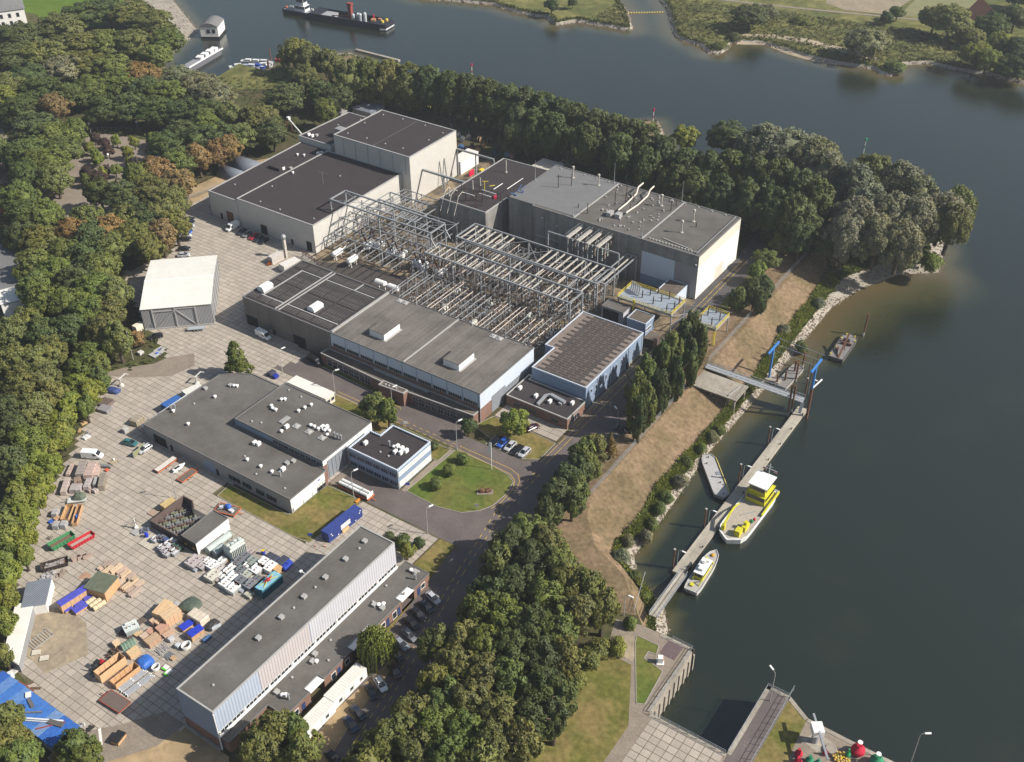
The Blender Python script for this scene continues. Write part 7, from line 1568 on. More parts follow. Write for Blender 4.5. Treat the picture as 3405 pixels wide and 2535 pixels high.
        for s_ in (-1,1):P_(t,'flange',MB().tube((0,s_*W/2-.06,r_),(0,s_*W/2+.06,r_),r_,14),'wood',c)
        P_(t,'drum',MB().tube((0,-W/2+.06,r_),(0,W/2-.06,r_),r_*.72,12),'wood',(.05,.05,.055))
    elif kind=='cone':
        t=T('traffic_cone','cone');P_(t,'base',MB().cb(0,0,0,.42,.42,.05),'matt',(.05,.05,.05));P_(t,'cone',MB().tube((0,0,.05),(0,0,.75),.16,10,.04),'matt',c);P_(t,'band',MB().tube((0,0,.35),(0,0,.5),.118,10,.088),'white_paint')
    elif kind=='tank':
        t=T('green_dome','tank');P_(t,'dome',MB().lathe(0,0,[(W/2,0),(W/2,.4),(W*.42,H*.6),(W*.25,H*.9),(.2,H)],14),'matt',c)
    else:
        t=T('storage_box','box');P_(t,'body',MB().box(-L/2,-W/2,.06,L/2,W/2,H-.08),'matt',c);P_(t,'lid',MB().prism([(-L/2-.03,-W/2-.03),(L/2+.03,-W/2-.03),(L/2+.03,W/2+.03),(-L/2-.03,W/2+.03)],H-.08,H,[(-L/2+.03,-W/2+.03),(L/2-.03,-W/2+.03),(L/2-.03,W/2-.03),(-L/2+.03,W/2-.03)]),'matt',v(1.07));P_(t,'foot',MB().box(-L/2+.05,-W/2+.05,0,L/2-.05,W/2-.05,.06),'matt',v(.5))
    return t
# kind, x, y, heading, length, width, height, colour, label, base height
YARD_THINGS=[
('wrap',-216.85,115.98,2.26,5.45,2.2,2.2,(.27,.235,.21),'tall grey film-wrapped stack, biggest of the pile beside the white van',.0),
('wrap',-214.7,116.99,2.22,5.42,2.4,2.1,(.42,.31,.27),'tall pinkish film-wrapped stack with a yellow leaf-strewn top, beside the white van',.0),
('wrap',-213.64,117.86,2.29,4.17,1.2,1.5,(.45,.33,.28),'narrow pink wrapped stack at the right of the pile by the white van',.0),
('wrap',-220.23,114.75,2.17,4.59,1.1,1.0,(.42,.32,.27),'low pink pallet load at the left end of the pile by the white van',.0),
('wrap',-215.56,109.71,2.27,5.73,1.5,1.5,(.42,.34,.3),'long pale pink wrapped stack nearest the trees, second row',.0),
('wrap',-214.45,112.64,.99,1.76,1.8,1.7,(.25,.18,.135),'brown wrapped cube in the middle of the second row of stacks',.0),
('wrap',-213.16,110.34,2.18,2.5,1.6,1.4,(.36,.315,.3),'grey-pink wrapped load in front of the brown cube',.0),
('wrap',-212.03,111.09,2.24,2.5,1.4,1.4,(.38,.335,.32),'second grey-pink wrapped load in front of the brown cube',.0),
('wrap',-211.52,113.5,2.19,3.67,1.5,1.4,(.38,.33,.31),'pale grey wrapped load right of the brown cube',.0),
('wrap',-210.64,115.18,2.27,3.01,.8,1.3,(.35,.34,.33),'thin grey upright pack between two wrapped loads',.0),
('wrap',-208.86,115.98,2.33,5.13,1.5,1.9,(.24,.205,.165),'tall grey-brown wrapped stack at the right end of the second row',.0),
('wrap',-209.31,112.24,1.57,1.0,.9,.9,(.33,.26,.22),'small brown wrapped parcel at the front of the second row, left one',.0),
('wrap',-208.13,113.0,1.57,1.2,1.2,1.0,(.38,.32,.29),'small pale wrapped parcel at the front of the second row, right one',.0),
('box',-213.85,120.68,.49,3.32,.9,.9,(.16,.165,.16),'long dark grey chest on the paving right of the wrapped stacks',.0),
('pallet',-213.75,123.33,1.57,2.0,1.8,.35,(.33,.26,.18),'flat pallet with a white can, right of the dark grey chest',.0),
('box',-212.4,120.12,1.57,.9,.9,.5,(.45,.1,.05),'small orange-red box beside the wrapped stacks',.0),
('tarpmound',-209.23,109.0,.76,3.2,2.4,2.0,(.1,.12,.085),'humped dark green tarpaulin over a machine at the edge of the yard',.0),
('flat',-209.23,108.22,.78,4.64,2.0,.6,(.5,.49,.46),'white flat trailer under the green tarpaulin hump',.0),
('opencrate',-206.98,103.59,2.22,5.39,2.0,1.2,(.46,.29,.14),'wide open orange timber trough by the trees',.0),
('opencrate',-204.33,104.47,2.28,6.9,1.3,1.2,(.44,.27,.15),'narrow open timber trough with a blue bundle inside',.0),
('wrap',-209.38,101.83,2.16,2.15,1.4,1.4,(.35,.33,.32),'grey topped load beside the orange trough under the trees',.0),
('wrap',-207.68,100.9,1.57,1.6,1.4,.8,(.44,.28,.16),'torn orange wrapped load beside the blue sheet',.0),
('box',-208.3,99.59,1.57,1.4,.8,.5,(.03,.09,.35),'crumpled blue sheet on the ground beside the orange trough',.0),
('wrap',-205.45,99.1,2.16,1.89,1.5,1.5,(.34,.33,.325),'grey-lidded brown carton, left of two before the troughs',.0),
('wrap',-204.04,100.25,2.09,1.81,1.5,1.5,(.34,.33,.325),'grey-lidded brown carton, right of two before the troughs',.0),
('skip',-199.71,96.26,1.41,6.37,2.3,1.5,(.055,.2,.085),'green open skip with rusty inside',.0),
('skip',-196.03,99.21,1.41,6.45,2.0,1.2,(.42,.025,.035),'red open skip next to the green skip',.0),
('machine',-203.52,95.9,1.57,1.6,1.2,.8,(.33,.3,.24),'small heap of machine parts with a white tank behind the green skip',.0),
('machine',-188.95,109.88,1.57,1.4,1.2,1.2,(.6,.57,.52),'white drum with dark arms on the open paving left of the pen',.0),
('crate',-187.88,119.47,1.52,3.53,1.7,2.0,(.48,.33,.16),'tall timber crate with a bright face behind the roofless pen',.0),
('pallet',-189.52,116.32,1.57,2.8,2.4,.25,(.33,.25,.18),'flat brown board lying behind the roofless pen',.0),
('trailer',-200.96,130.11,1.58,6.56,1.9,.9,(.46,.43,.39),'orange-framed trailer carrying long white pipes beside the workshop',.0),
('speedboat',-196.87,131.1,1.46,3.73,1.5,.8,(.65,.65,.63),'white pointed boat-shaped hull on a trailer beside the workshop',.0),
('trailer',-192.89,130.22,1.57,5.07,2.2,.7,(.12,.1,.085),'orange-framed low trailer with dark empty deck beside the workshop',.0),
('fence',-210.62,128.72,1.62,2.39,.12,1.9,(.22,.22,.12),'olive mesh panel standing behind the silver car, nearer one',.0),
('fence',-211.24,131.12,1.63,2.13,.12,1.9,(.22,.22,.12),'olive mesh panel standing behind the silver car, farther one',.0),
('wrap',-236.14,139.01,.15,4.0,3.6,.8,(.13,.095,.085),'dark brown flat stack at the yard edge under the bright green trees',.0),
('box',-233.74,136.88,.2,3.6,2.6,1.0,(.21,.2,.2),'grey block below the dark brown stack at the yard edge',.0),
('tarpmound',-238.95,144.11,.3,4.2,2.6,1.3,(.04,.06,.17),'dark blue sheeted load on trestles at the yard edge',.0),
('machine',-239.21,147.2,1.57,2.2,1.6,1.0,(.48,.46,.42),'white crane base with a jib pointing at the trees',.0),
('machine',-221.59,160.12,1.57,2.2,1.6,1.0,(.46,.45,.42),'white crane base with a jib in the shade of the conifer',.0),
('container',-218.08,155.69,1.34,5.68,2.5,2.5,(.6,.58,.53),'rusty-flecked white container behind the low workshop',.0),
('container',-218.68,148.36,1.49,5.63,2.5,2.5,(.035,.11,.32),'bright blue container behind the low workshop',.0),
('box',-206.5,169.99,-.05,5.4,1.2,1.6,(.035,.11,.32),'thin blue sheeted stack behind the low workshop',.0),
('wrap',-206.59,175.45,1.57,2.4,1.6,1.2,(.05,.055,.075),'dark sheeted bin load by the street corner',.0),
('box',-204.61,175.06,1.57,1.6,1.2,1.0,(.02,.035,.25),'vivid blue bin by the street corner',.0),
('machine',-229.27,127.13,1.57,2.4,1.8,.7,(.33,.31,.3),'heap of grey scrap under the trees at the yard edge, upper one',.0),
('wrap',-228.21,126.0,1.57,2.0,1.6,.5,(.6,.59,.57),'crumpled white sheet under the trees at the yard edge',.0),
('plank',-233.69,129.89,1.41,2.49,.9,.5,(.46,.31,.16),'pale planks under the trees at the yard edge, upper pile',.0),
('plank',-232.14,126.92,2.22,2.09,.7,.4,(.42,.28,.15),'pale planks under the trees at the yard edge, lower pile',.0),
('box',-221.12,133.67,1.57,1.4,1.2,1.4,(.36,.35,.33),'grey bin at the corner of the white canopy',.0),
('wrap',-221.57,138.2,1.73,3.35,2.6,1.8,(.31,.26,.19),'beige store box at the open end of the white canopy',.0),
('unit',-181.22,109.42,1.57,1.68,1.6,1.5,(.46,.47,.475),'white transformer unit nearest the blue barrel beside the pen',.0),
('unit',-180.73,110.17,1.57,1.68,1.6,1.5,(.12,.14,.17),'blue-grey unit right of the white unit by the pen',.0),
('unit',-179.88,110.6,1.57,1.68,1.6,1.5,(.12,.14,.17),'dark blue-grey unit against the pen wall',.0),
('unit',-178.8,110.62,1.57,1.26,1.2,1.5,(.05,.09,.22),'small blue unit against the pen wall',.0),
('unit',-177.31,109.94,1.57,2.1,2.0,1.5,(.46,.47,.475),'tall white unit at the back of the cluster by the pen',.0),
('unit',-177.15,111.3,1.57,1.89,1.8,1.5,(.46,.47,.475),'white unit behind the tall one in the cluster by the pen',.0),
('unit',-177.74,108.4,1.57,1.68,1.6,1.5,(.46,.47,.475),'pale unit at the left end of the cluster by the pen',.0),
('unit',-176.39,108.06,1.57,1.68,1.6,1.5,(.36,.35,.36),'pale unit second from left in the front of the cluster by the pen',.0),
('unit',-175.49,109.07,1.57,1.68,1.6,1.5,(.36,.35,.36),'grey unit in the middle of the cluster by the pen',.0),
('unit',-175.14,107.8,1.57,1.89,1.8,1.5,(.36,.35,.36),'front-most pale unit of the cluster by the pen',.0),
('unit',-174.14,109.15,1.57,1.99,1.9,1.5,(.46,.47,.475),'pale unit at the right front of the cluster by the pen',.0),
('unit',-175.35,110.55,1.57,1.78,1.7,1.5,(.06,.1,.09),'dark green-grey unit beside the pen corner',.0),
('unit',-174.07,110.58,1.57,1.68,1.6,1.5,(.055,.1,.08),'green-topped unit nearest the pen store door',.0),
('barrel',-184.3,109.29,1.57,.9,.9,1.2,(.015,.04,.42),'vivid blue barrel beside the pen wall',.0),
('machine',-186.37,110.44,1.57,2.4,2.0,1.0,(.16,.18,.23),'pile of grey-blue parts at the left corner of the pen',.0),
('box',-187.73,108.96,1.57,2.2,2.0,.3,(.3,.29,.28),'grey plate leaning at the left corner of the pen',.0),
('pallet',-182.29,108.63,1.57,4.2,4.0,.18,(.45,.41,.33),'pale concrete slab lying flat before the pen',.0),
('rigtrailer',-174.61,126.92,.25,5.94,3.2,.7,(.45,.1,.04),'red flat trailer loaded with white and blue rigging by the lawn',.0),
('bigtrafo',-161.68,117.2,1.43,4.92,3.8,4.6,(.45,.48,.44),'huge pale grey-green transformer with ribbed sides beside the pen store',.0),
('vessel',-167.35,117.19,1.53,7.07,1.8,1.9,(.4,.45,.42),'long grey-green cylinder in the shade beside the white store wall',.0),
('vessel',-165.52,115.37,1.54,2.81,1.7,1.7,(.38,.43,.41),'shorter grey-green cylinder before the big transformer',.0),
('unit',-167.54,109.34,1.57,3.52,3.2,1.8,(.36,.32,.31),'pinkish grey large unit at the left end of the transformer park',.0),
('unit',-166.56,110.91,1.57,1.98,1.8,1.5,(.36,.32,.31),'pinkish grey unit behind the left end of the transformer park',.0),
('unit',-165.09,111.34,1.57,1.98,1.8,1.5,(.62,.62,.6),'white unit near the store wall in the back row',.0),
('unit',-163.05,111.1,1.57,2.64,2.4,1.6,(.62,.62,.6),'large white unit in the back row of the transformer park',.0),
('unit',-162.39,113.33,1.57,2.09,1.9,1.5,(.62,.62,.6),'single white box before the big transformer',.0),
('unit',-165.09,109.71,1.57,2.2,2.0,1.3,(.36,.32,.31),'pinkish low unit in the second row',.0),
('unit',-161.18,111.22,1.57,2.09,1.9,1.3,(.45,.42,.4),'grey unit with many bushings in the second row',.0),
('unit',-158.93,111.51,1.57,2.09,1.9,1.4,(.62,.62,.6),'white unit in the middle of the second row',.0),
('unit',-158.84,113.18,1.57,2.31,2.1,1.5,(.62,.62,.6),'white bushing-topped unit right of the single box',.0),
('unit',-160.57,108.79,1.57,3.3,3.0,1.7,(.47,.45,.38),'rusty beige large unit in the front left row',.0),
('unit',-158.85,109.92,1.57,1.87,1.7,1.4,(.62,.62,.6),'white slim unit between beige and big white units',.0),
('unit',-156.35,111.13,1.57,2.97,2.7,1.8,(.62,.62,.6),'big white unit in the centre of the transformer park',.0),
('unit',-156.26,108.86,1.57,2.86,2.6,1.7,(.62,.62,.6),'big white unit, left of two in the front row',.0),
('unit',-153.68,108.62,1.57,2.86,2.6,1.8,(.62,.62,.6),'big white unit nearest the camera in the front row',.0),
('unit',-158.77,115.29,1.57,2.64,2.4,1.9,(.13,.14,.155),'dark grey unit at the side of the big transformer',.0),
('unit',-158.94,117.41,1.57,2.42,2.2,1.6,(.13,.14,.155),'dark grey unit farthest back beside the big transformer',.0),
('unit',-156.35,117.14,1.57,2.64,2.4,1.7,(.21,.24,.22),'dark greenish unit in the back right of the park',.0),
('unit',-156.18,113.39,1.57,2.53,2.3,2.0,(.13,.14,.155),'dark slanted unit in the middle of the park',.0),
('unit',-156.36,115.44,1.57,1.65,1.5,1.4,(.62,.62,.6),'small white unit behind the dark slanted one',.0),
('unit',-153.4,115.91,1.57,2.97,2.7,1.9,(.62,.62,.6),'big white unit, left of three on the right side',.0),
('unit',-153.57,118.21,1.57,2.97,2.7,1.9,(.62,.62,.6),'big white unit, farthest of three on the right side',.0),
('unit',-151.39,118.19,1.57,3.08,2.8,1.9,(.62,.62,.6),'big white unit, right of three on the right side',.0),
('unit',-154.23,113.81,1.57,2.64,2.4,1.5,(.33,.35,.3),'grey-green unit in the middle right of the park',.0),
('unit',-154.0,110.9,1.57,2.86,2.6,1.8,(.13,.14,.155),'dark box-shaped unit right of the front white pair',.0),
('unit',-151.14,111.57,1.57,2.86,2.6,1.8,(.17,.175,.19),'dark round-backed unit beside the cyan container',.0),
('unit',-151.16,113.8,1.57,2.09,1.9,1.4,(.13,.14,.155),'dark small unit beside the cyan container',.0),
('unit',-159.34,108.96,1.57,1.87,1.7,1.0,(.36,.32,.31),'pink-grey heap of parts in the front row',.0),
('unit',-153.26,113.62,1.57,1.87,1.7,.8,(.45,.4,.32),'pale crate of parts behind the dark round-backed unit',.0),
('unit',-159.12,119.21,1.57,1.98,1.8,1.1,(.33,.28,.27),'pile of brown bushings at the back of the park',.0),
('box',-165.92,108.31,1.57,1.5,1.1,.6,(.28,.3,.33),'small blue-grey part left of the beige unit',.0),
('box',-151.96,109.7,1.57,1.5,1.1,.6,(.28,.3,.33),'small grey part in front of the white units',.0),
('box',-150.09,109.5,1.57,1.6,.9,.8,(.38,.36,.29),'small beige box, left of two near the cyan container',.0),
('box',-148.89,109.42,1.57,1.6,.9,.8,(.38,.36,.29),'small beige box, right of two near the cyan container',.0),
('bin',-153.92,120.67,1.57,2.2,1.6,1.3,(.025,.05,.3),'dark bin with blue side at the back of the bin row',.0),
('bin',-152.27,120.72,1.57,2.2,1.6,1.3,(.025,.05,.3),'dark bin with blue front, second of the bin row',.0),
('bin',-150.28,121.23,1.57,3.2,2.0,1.3,(.025,.05,.3),'long dark bin in the bin row',.0),
('bin',-148.57,121.52,1.57,1.7,1.4,1.3,(.025,.05,.3),'vivid blue bin at the end of the bin row',.0),
('bin',-148.37,120.35,1.57,1.8,1.4,1.3,(.025,.05,.3),'blue-fronted bin nearest the long hall shadow',.0),
('barrel',-156.35,121.01,1.57,.9,.9,1.3,(.55,.42,.03),'yellow-lidded blue barrel at the corner of the transformer park',.0),
('crate',-149.42,118.73,1.57,1.8,1.6,1.3,(.5,.32,.15),'small orange timber frame beside the cyan container',.0),
('cyan',-147.16,113.71,1.56,6.43,2.5,2.6,(.2,.42,.5),'cyan-roofed dark teal container with red and yellow lifting gear on top',.0),
('barrel',-161.78,114.38,1.57,.7,.7,.8,(.6,.25,.03),'orange tub beside the single white box',.0),
('skip',-194.67,90.41,1.0,6.29,2.4,1.3,(.055,.04,.035),'black rusty skip full of scrap',.0),
('plank',-192.43,94.74,1.2,2.4,1.0,.9,(.36,.27,.22),'short upright stack of brown planks below the red skip, left of three',.0),
('plank',-191.71,95.89,1.2,2.4,1.0,.9,(.36,.27,.22),'short upright stack of brown planks below the red skip, middle of three',.0),
('plank',-190.83,96.76,1.2,2.4,1.0,.9,(.36,.27,.22),'short upright stack of brown planks below the red skip, right of three',.0),
('machine',-193.47,87.52,1.57,4.0,2.2,.6,(.37,.36,.36),'heap of grey metal scrap below the black skip',.0),
('machine',-191.37,89.76,1.57,2.6,1.6,.6,(.33,.25,.2),'heap of brown scrap boards below the black skip',.0),
('tarpcrate',-181.09,85.48,1.45,6.9,1.6,2.8,(.07,.075,.4),'tall orange timber crate with violet-blue tarpaulin top',.0),
('shedcrate',-178.7,91.65,.27,5.6,5.2,3.0,(.115,.13,.085),'big timber crate with green roof sheet',.0),
('tarpcrate',-180.74,83.36,1.34,1.83,1.3,.8,(.07,.075,.4),'low blue-covered crate at the foot of the tall one, front left',.0),
('tarpcrate',-178.52,84.96,1.48,3.21,1.7,1.0,(.07,.075,.4),'low blue-covered crate at the foot of the tall one, front right',.0),
('tarpcrate',-180.26,86.15,1.53,2.89,1.2,.7,(.07,.075,.4),'low blue-covered crate between the tall crate and the green-roofed crate',.0),
('tarpcrate',-179.37,88.27,1.32,2.71,1.5,1.0,(.07,.075,.4),'blue-covered crate tucked against the green-roofed crate',.0),
('roll',-178.26,87.77,1.52,2.39,1.2,1.2,(.52,.43,.28),'pale timber roll before the green-roofed crate, farthest of three',.0),
('roll',-176.81,87.86,1.49,2.83,1.2,1.2,(.52,.43,.28),'pale timber roll before the green-roofed crate, middle of three',.0),
('roll',-175.48,87.95,1.45,3.06,1.2,1.2,(.52,.43,.28),'pale timber roll before the green-roofed crate, nearest of three',.0),
('plank',-184.98,96.66,1.57,3.0,1.1,.6,(.44,.33,.25),'timber pallet stack right of the green-roofed crate, first counting from the back',.0),
('plank',-184.71,97.54,1.57,2.4,1.1,.8,(.36,.28,.23),'timber pallet stack right of the green-roofed crate, second counting from the back',.0),
('plank',-182.76,95.84,1.57,4.0,1.1,1.0,(.48,.36,.24),'timber pallet stack right of the green-roofed crate, third counting from the back',.0),
('plank',-181.37,96.31,1.57,4.0,1.1,.6,(.44,.33,.25),'timber pallet stack right of the green-roofed crate, fourth counting from the back',.0),
('plank',-183.26,98.28,1.57,2.6,1.1,.8,(.36,.28,.23),'timber pallet stack right of the green-roofed crate, fifth counting from the back',.0),
('plank',-181.4,97.67,1.57,3.4,1.1,1.0,(.48,.36,.24),'timber pallet stack right of the green-roofed crate, sixth counting from the back',.0),
('plank',-180.39,98.12,1.57,3.0,1.1,.6,(.44,.33,.25),'timber pallet stack right of the green-roofed crate, seventh counting from the back',.0),
('plank',-178.95,96.11,1.57,3.6,1.1,.8,(.36,.28,.23),'timber pallet stack right of the green-roofed crate, eighth counting from the back',.0),
('plank',-178.43,97.82,1.57,3.0,1.1,1.0,(.48,.36,.24),'timber pallet stack right of the green-roofed crate, ninth counting from the back',.0),
('plank',-177.54,95.93,1.57,3.2,1.1,.6,(.44,.33,.25),'timber pallet stack right of the green-roofed crate, tenth counting from the back',.0),
('plank',-176.7,98.07,1.57,2.4,1.1,.8,(.36,.28,.23),'timber pallet stack right of the green-roofed crate, eleventh counting from the back',.0),
('plank',-174.97,95.62,1.57,3.4,1.1,1.0,(.48,.36,.24),'timber pallet stack right of the green-roofed crate, twelfth counting from the back',.0),
('plank',-173.74,95.34,1.57,2.6,1.1,.6,(.44,.33,.25),'timber pallet stack right of the green-roofed crate, thirteenth counting from the back',.0),
('plank',-172.17,95.28,1.57,3.4,1.1,.8,(.36,.28,.23),'timber pallet stack right of the green-roofed crate, fourteenth counting from the back',.0),
('plank',-175.16,97.52,1.57,2.2,1.1,1.0,(.48,.36,.24),'timber pallet stack right of the green-roofed crate, fifteenth counting from the back',.0),
('plank',-173.45,97.54,1.57,2.8,1.1,.6,(.44,.33,.25),'timber pallet stack right of the green-roofed crate, sixteenth counting from the back',.0),
('crate',-161.55,94.69,1.73,4.4,2.4,2.4,(.56,.38,.23),'big pale timber crate, left of the tall pair in the crate field',.0),
('crate',-158.57,94.46,1.4,4.09,2.6,2.7,(.56,.36,.22),'big pale timber crate, right of the tall pair in the crate field',.0),
('crate',-161.18,91.84,1.47,1.89,1.5,1.3,(.52,.35,.24),'small crate at the left foot of the tall pair',.0),
('crate',-159.95,91.91,1.57,1.5,1.4,1.5,(.52,.36,.24),'small crate with open side before the tall pair',.0),
('crate',-158.1,91.28,1.43,2.51,1.7,1.5,(.4,.25,.17),'brown-topped crate in the middle of the crate field',.0),
('crate',-156.15,91.34,1.4,2.71,1.2,.6,(.45,.31,.22),'low long brown-topped crate right of the middle',.0),
('crate',-159.86,89.3,1.57,1.4,1.3,.9,(.42,.26,.18),'small brown crate left of the middle of the crate field',.0),
('crate',-159.84,87.57,1.46,1.54,1.4,1.0,(.48,.35,.27),'pinkish crate at the left of the crate field',.0),
('crate',-157.34,87.83,1.46,3.07,2.2,1.3,(.42,.27,.18),'large low crate with brown lid at the front of the crate field',.0),
('crate',-161.83,87.46,1.57,1.6,1.2,.5,(.45,.33,.19),'low timber frame left of the pinkish crate',.0),
('box',-154.35,90.34,1.57,1.2,1.0,1.0,(.4,.4,.4),'small grey box beside the low long crate',.0),
('wrap',-161.34,97.94,1.57,1.3,1.0,.8,(.38,.37,.38),'small grey bundle behind the tall crates',.0),
('unit',-163.7,87.29,1.2,3.2,2.8,2.4,(.48,.51,.49),'pale grey transformer standing alone left of the crates',.0),
('pallet',-163.93,85.85,.3,3.6,2.0,.3,(.1,.075,.06),'rusty base plate before the lone transformer',.0),
('pallet',-164.18,90.42,1.57,2.4,1.6,.3,(.11,.085,.07),'rusty base plate right of the lone transformer',.0),
('greenmachine',-161.11,84.1,1.36,2.85,1.6,1.3,(.2,.29,.22),'pale green ribbed machine casing beside a small crate',.0),
('crate',-163.26,82.76,1.37,1.42,1.4,1.2,(.55,.43,.26),'small pale crate left of the green machine casing',.0),
('tarpmound',-158.33,99.74,1.57,4.6,4.2,1.2,(.075,.095,.07),'dark green tarpaulin mound behind the beige sheeted load',.0),
('wrap',-153.78,97.9,.0,4.6,2.6,1.8,(.58,.5,.4),'large load under beige sheeting in the crate field',.0),
('tarpmound',-150.0,98.36,1.57,3.6,2.2,1.0,(.03,.03,.032),'black sheeted pile with orange straps by the long hall shadow',.0),
('tarpcrate',-154.44,94.98,1.44,2.98,1.6,.9,(.02,.045,.42),'low crate with bright blue cover, farther of two',.0),
('tarpcrate',-150.78,94.45,1.46,3.32,1.7,1.8,(.02,.045,.42),'taller crate with bright blue cover, nearer of two',.0),
('tub',-150.0,90.88,1.57,2.4,1.9,1.1,(.62,.61,.58),'white tub with dark inside near the blue-covered crates',.0),
('tub',-151.02,83.16,1.57,2.0,1.5,1.0,(.55,.55,.53),'white tub with dark inside near the green gas bottles',.0),
('box',-151.72,90.01,1.57,1.1,1.0,.9,(.45,.46,.47),'small white box beside the white tub',.0),
('rack',-153.77,87.44,1.57,2.4,2.0,.9,(.38,.38,.39),'grey metal rack between the crates and the long hall shadow',.0),
('rack',-151.36,87.08,1.57,1.8,1.4,.6,(.2,.22,.25),'dark metal rack with timber before the long hall shadow',.0),
('plank',-150.14,87.14,1.57,1.2,1.0,.5,(.42,.28,.17),'small brown box at the edge of the long hall shadow',.0),
('bottles',-149.48,84.49,1.66,1.45,1.2,.9,(.6,.62,.58),'row of white and green gas bottles lying down, farther one',.0),
('bottles',-147.97,83.97,1.54,1.93,1.2,.9,(.6,.62,.58),'row of white and green gas bottles lying down, nearer one',.0),
('box',-148.73,98.44,1.23,2.13,.6,.7,(.42,.44,.46),'pale metal tank at the edge of the shade, beside the black pile',.0),
('box',-147.94,94.95,1.54,2.05,.9,.7,(.06,.12,.24),'blue-grey box in the shade beside the taller blue-covered crate',.0),
('wallcrate',-158.57,77.42,1.52,6.51,2.2,2.4,(.56,.36,.2),'tall open crate of timber walls, left of the two long ones',.0),
('opencrate',-154.46,77.93,1.52,6.24,2.0,1.7,(.52,.31,.16),'long open crate with plank inside, right of the two long ones',.0),
('crate',-158.11,83.14,1.41,2.46,1.8,1.4,(.56,.38,.23),'pale crate with grey lid strip behind the long open crates',.0),
('tarpmound',-154.28,82.89,1.57,3.4,3.4,1.4,(.03,.12,.42),'bright blue sheet thrown over a round load',.0),
('redmachine',-161.53,76.67,1.7,3.2,1.8,1.6,(.42,.02,.03),'black and red forklift-like machine beside the tall open crate',.0),
('machine',-162.37,80.78,1.57,3.2,1.8,.8,(.1,.065,.05),'tangle of brown rods behind the long open crates',.0),
('pipes',-152.88,78.26,1.51,6.67,1.9,.5,(.3,.31,.33),'bundle of grey steel tubes with white end caps, farther of two',.0),
('pipes',-150.69,78.24,1.49,6.72,1.7,.5,(.28,.29,.31),'bundle of grey steel tubes with white end caps, nearer of two',.0),
('flat',-151.24,72.37,.04,6.03,3.2,.7,(.13,.1,.085),'rusty red flatbed trailer with drawbar in front of the pipes',.0),
('flat',-169.38,62.52,.03,4.58,3.6,1.2,(.15,.125,.1),'red-edged flat trailer standing by the blue tarpaulin shed',.0),
('tarpcrate',-143.39,66.82,1.79,2.6,1.8,1.3,(.018,.018,.02),'timber crate with black sheet and white straps, nearer part',.0),
('pallet',-176.28,71.45,.8,1.8,1.4,.3,(.5,.46,.38),'pale pallet on the worn paving, upper of two',.0),
('pallet',-173.51,71.43,.8,1.8,1.4,.3,(.5,.46,.38),'pale pallet on the worn paving, lower of two',.0),
('barrel',-175.01,64.29,1.57,1.3,1.3,1.6,(.6,.6,.58),'white tank at the end of the white store',.0),
('box',-175.87,66.1,1.57,2.0,1.4,.5,(.45,.43,.4),'grey plate with a red bucket at the end of the white store',.0),
('plank',-170.52,65.32,1.14,2.07,.5,.25,(.13,.09,.065),'brown beam on the ground near the blue shed, upper one',.0),
('plank',-168.33,65.34,.59,2.39,.5,.3,(.13,.09,.065),'brown beam on the ground near the blue shed, lower one',.0),
('machine',-152.49,64.8,1.57,1.6,1.4,1.2,(.55,.54,.52),'white angled sheet at the end of the blue shed',.0),
('machine',-150.42,65.35,1.57,1.8,1.2,.6,(.06,.055,.05),'black tyre heap with yellow bits by the blue shed',.0),
('rack',-178.79,74.27,1.57,5.0,2.6,.5,(.33,.34,.35),'pile of grey wire mesh near the white store',.0),
('tubetrailer',-152.36,150.36,.01,9.99,2.4,1.6,(.6,.59,.57),'orange-framed trailer carrying two long white tubes at the workshop door',.0),
('bluecontainer',-146.63,138.53,1.52,11.71,2.5,2.8,(.035,.055,.21),'long dark blue container with a white plate on its side, on the lawn edge',.0),
('cone',-147.85,129.86,1.57,.4,.4,.7,(.6,.1,.03),'orange traffic cone by the blue sign post, left one',.0),
('cone',-145.78,131.08,1.57,.4,.4,.7,(.6,.1,.03),'orange traffic cone at the corner of the blue container',.0),
('box',-149.75,147.88,1.57,1.6,.6,.35,(.62,.2,.03),'orange barrier pieces on the grass at the end of the tube trailer',.0),
('plank',-145.35,138.08,1.57,2.6,.6,.9,(.52,.36,.19),'pale timber board leaning on the blue container',.0),
('container',-252.32,224.68,1.5,5.26,2.2,2.6,(.5,.46,.42),'white box trailer with open lid beside the ribbed hall, left of two',.0),
('container',-244.91,223.72,1.4,6.85,3.2,2.5,(.58,.55,.5),'white flat-topped container beside the ribbed hall, right of two',.0),
('machine',-252.4,221.43,1.57,1.6,1.4,1.6,(.35,.1,.03),'rusty orange engine before the white box trailer',.0),
('flat',-242.98,179.73,.73,5.2,1.8,.9,(.33,.35,.37),'grey steel frame on rusty legs before the white hall',.0),
('box',-257.79,169.66,1.57,3.2,2.0,2.3,(.6,.55,.45),'cream hut end with red edge beside the white hall',.0),
('box',-247.14,161.18,1.57,1.5,1.4,1.0,(.48,.46,.42),'pale concrete block by the tall lamp near the white hall',.0),
('pallet',-243.14,164.01,1.57,4.2,3.0,.4,(.36,.35,.34),'grey slab pile with a blue bag near the white hall',.0),
('pallet',-243.99,165.79,1.57,3.0,2.4,.3,(.36,.34,.31),'flat grey slab behind the pile with a blue bag',.0),
('reel',-256.96,338.3,.0,1.2,1.1,2.4,(.3,.31,.32),'cable reel in the store yard under the poplars, grey',.0),
('reel',-255.81,341.5,.6,1.2,1.1,2.4,(.13,.12,.12),'cable reel in the store yard under the poplars, black',.0),
('reel',-252.44,331.68,1.2,1.2,1.1,2.4,(.06,.14,.3),'cable reel in the store yard under the poplars, blue',.0),
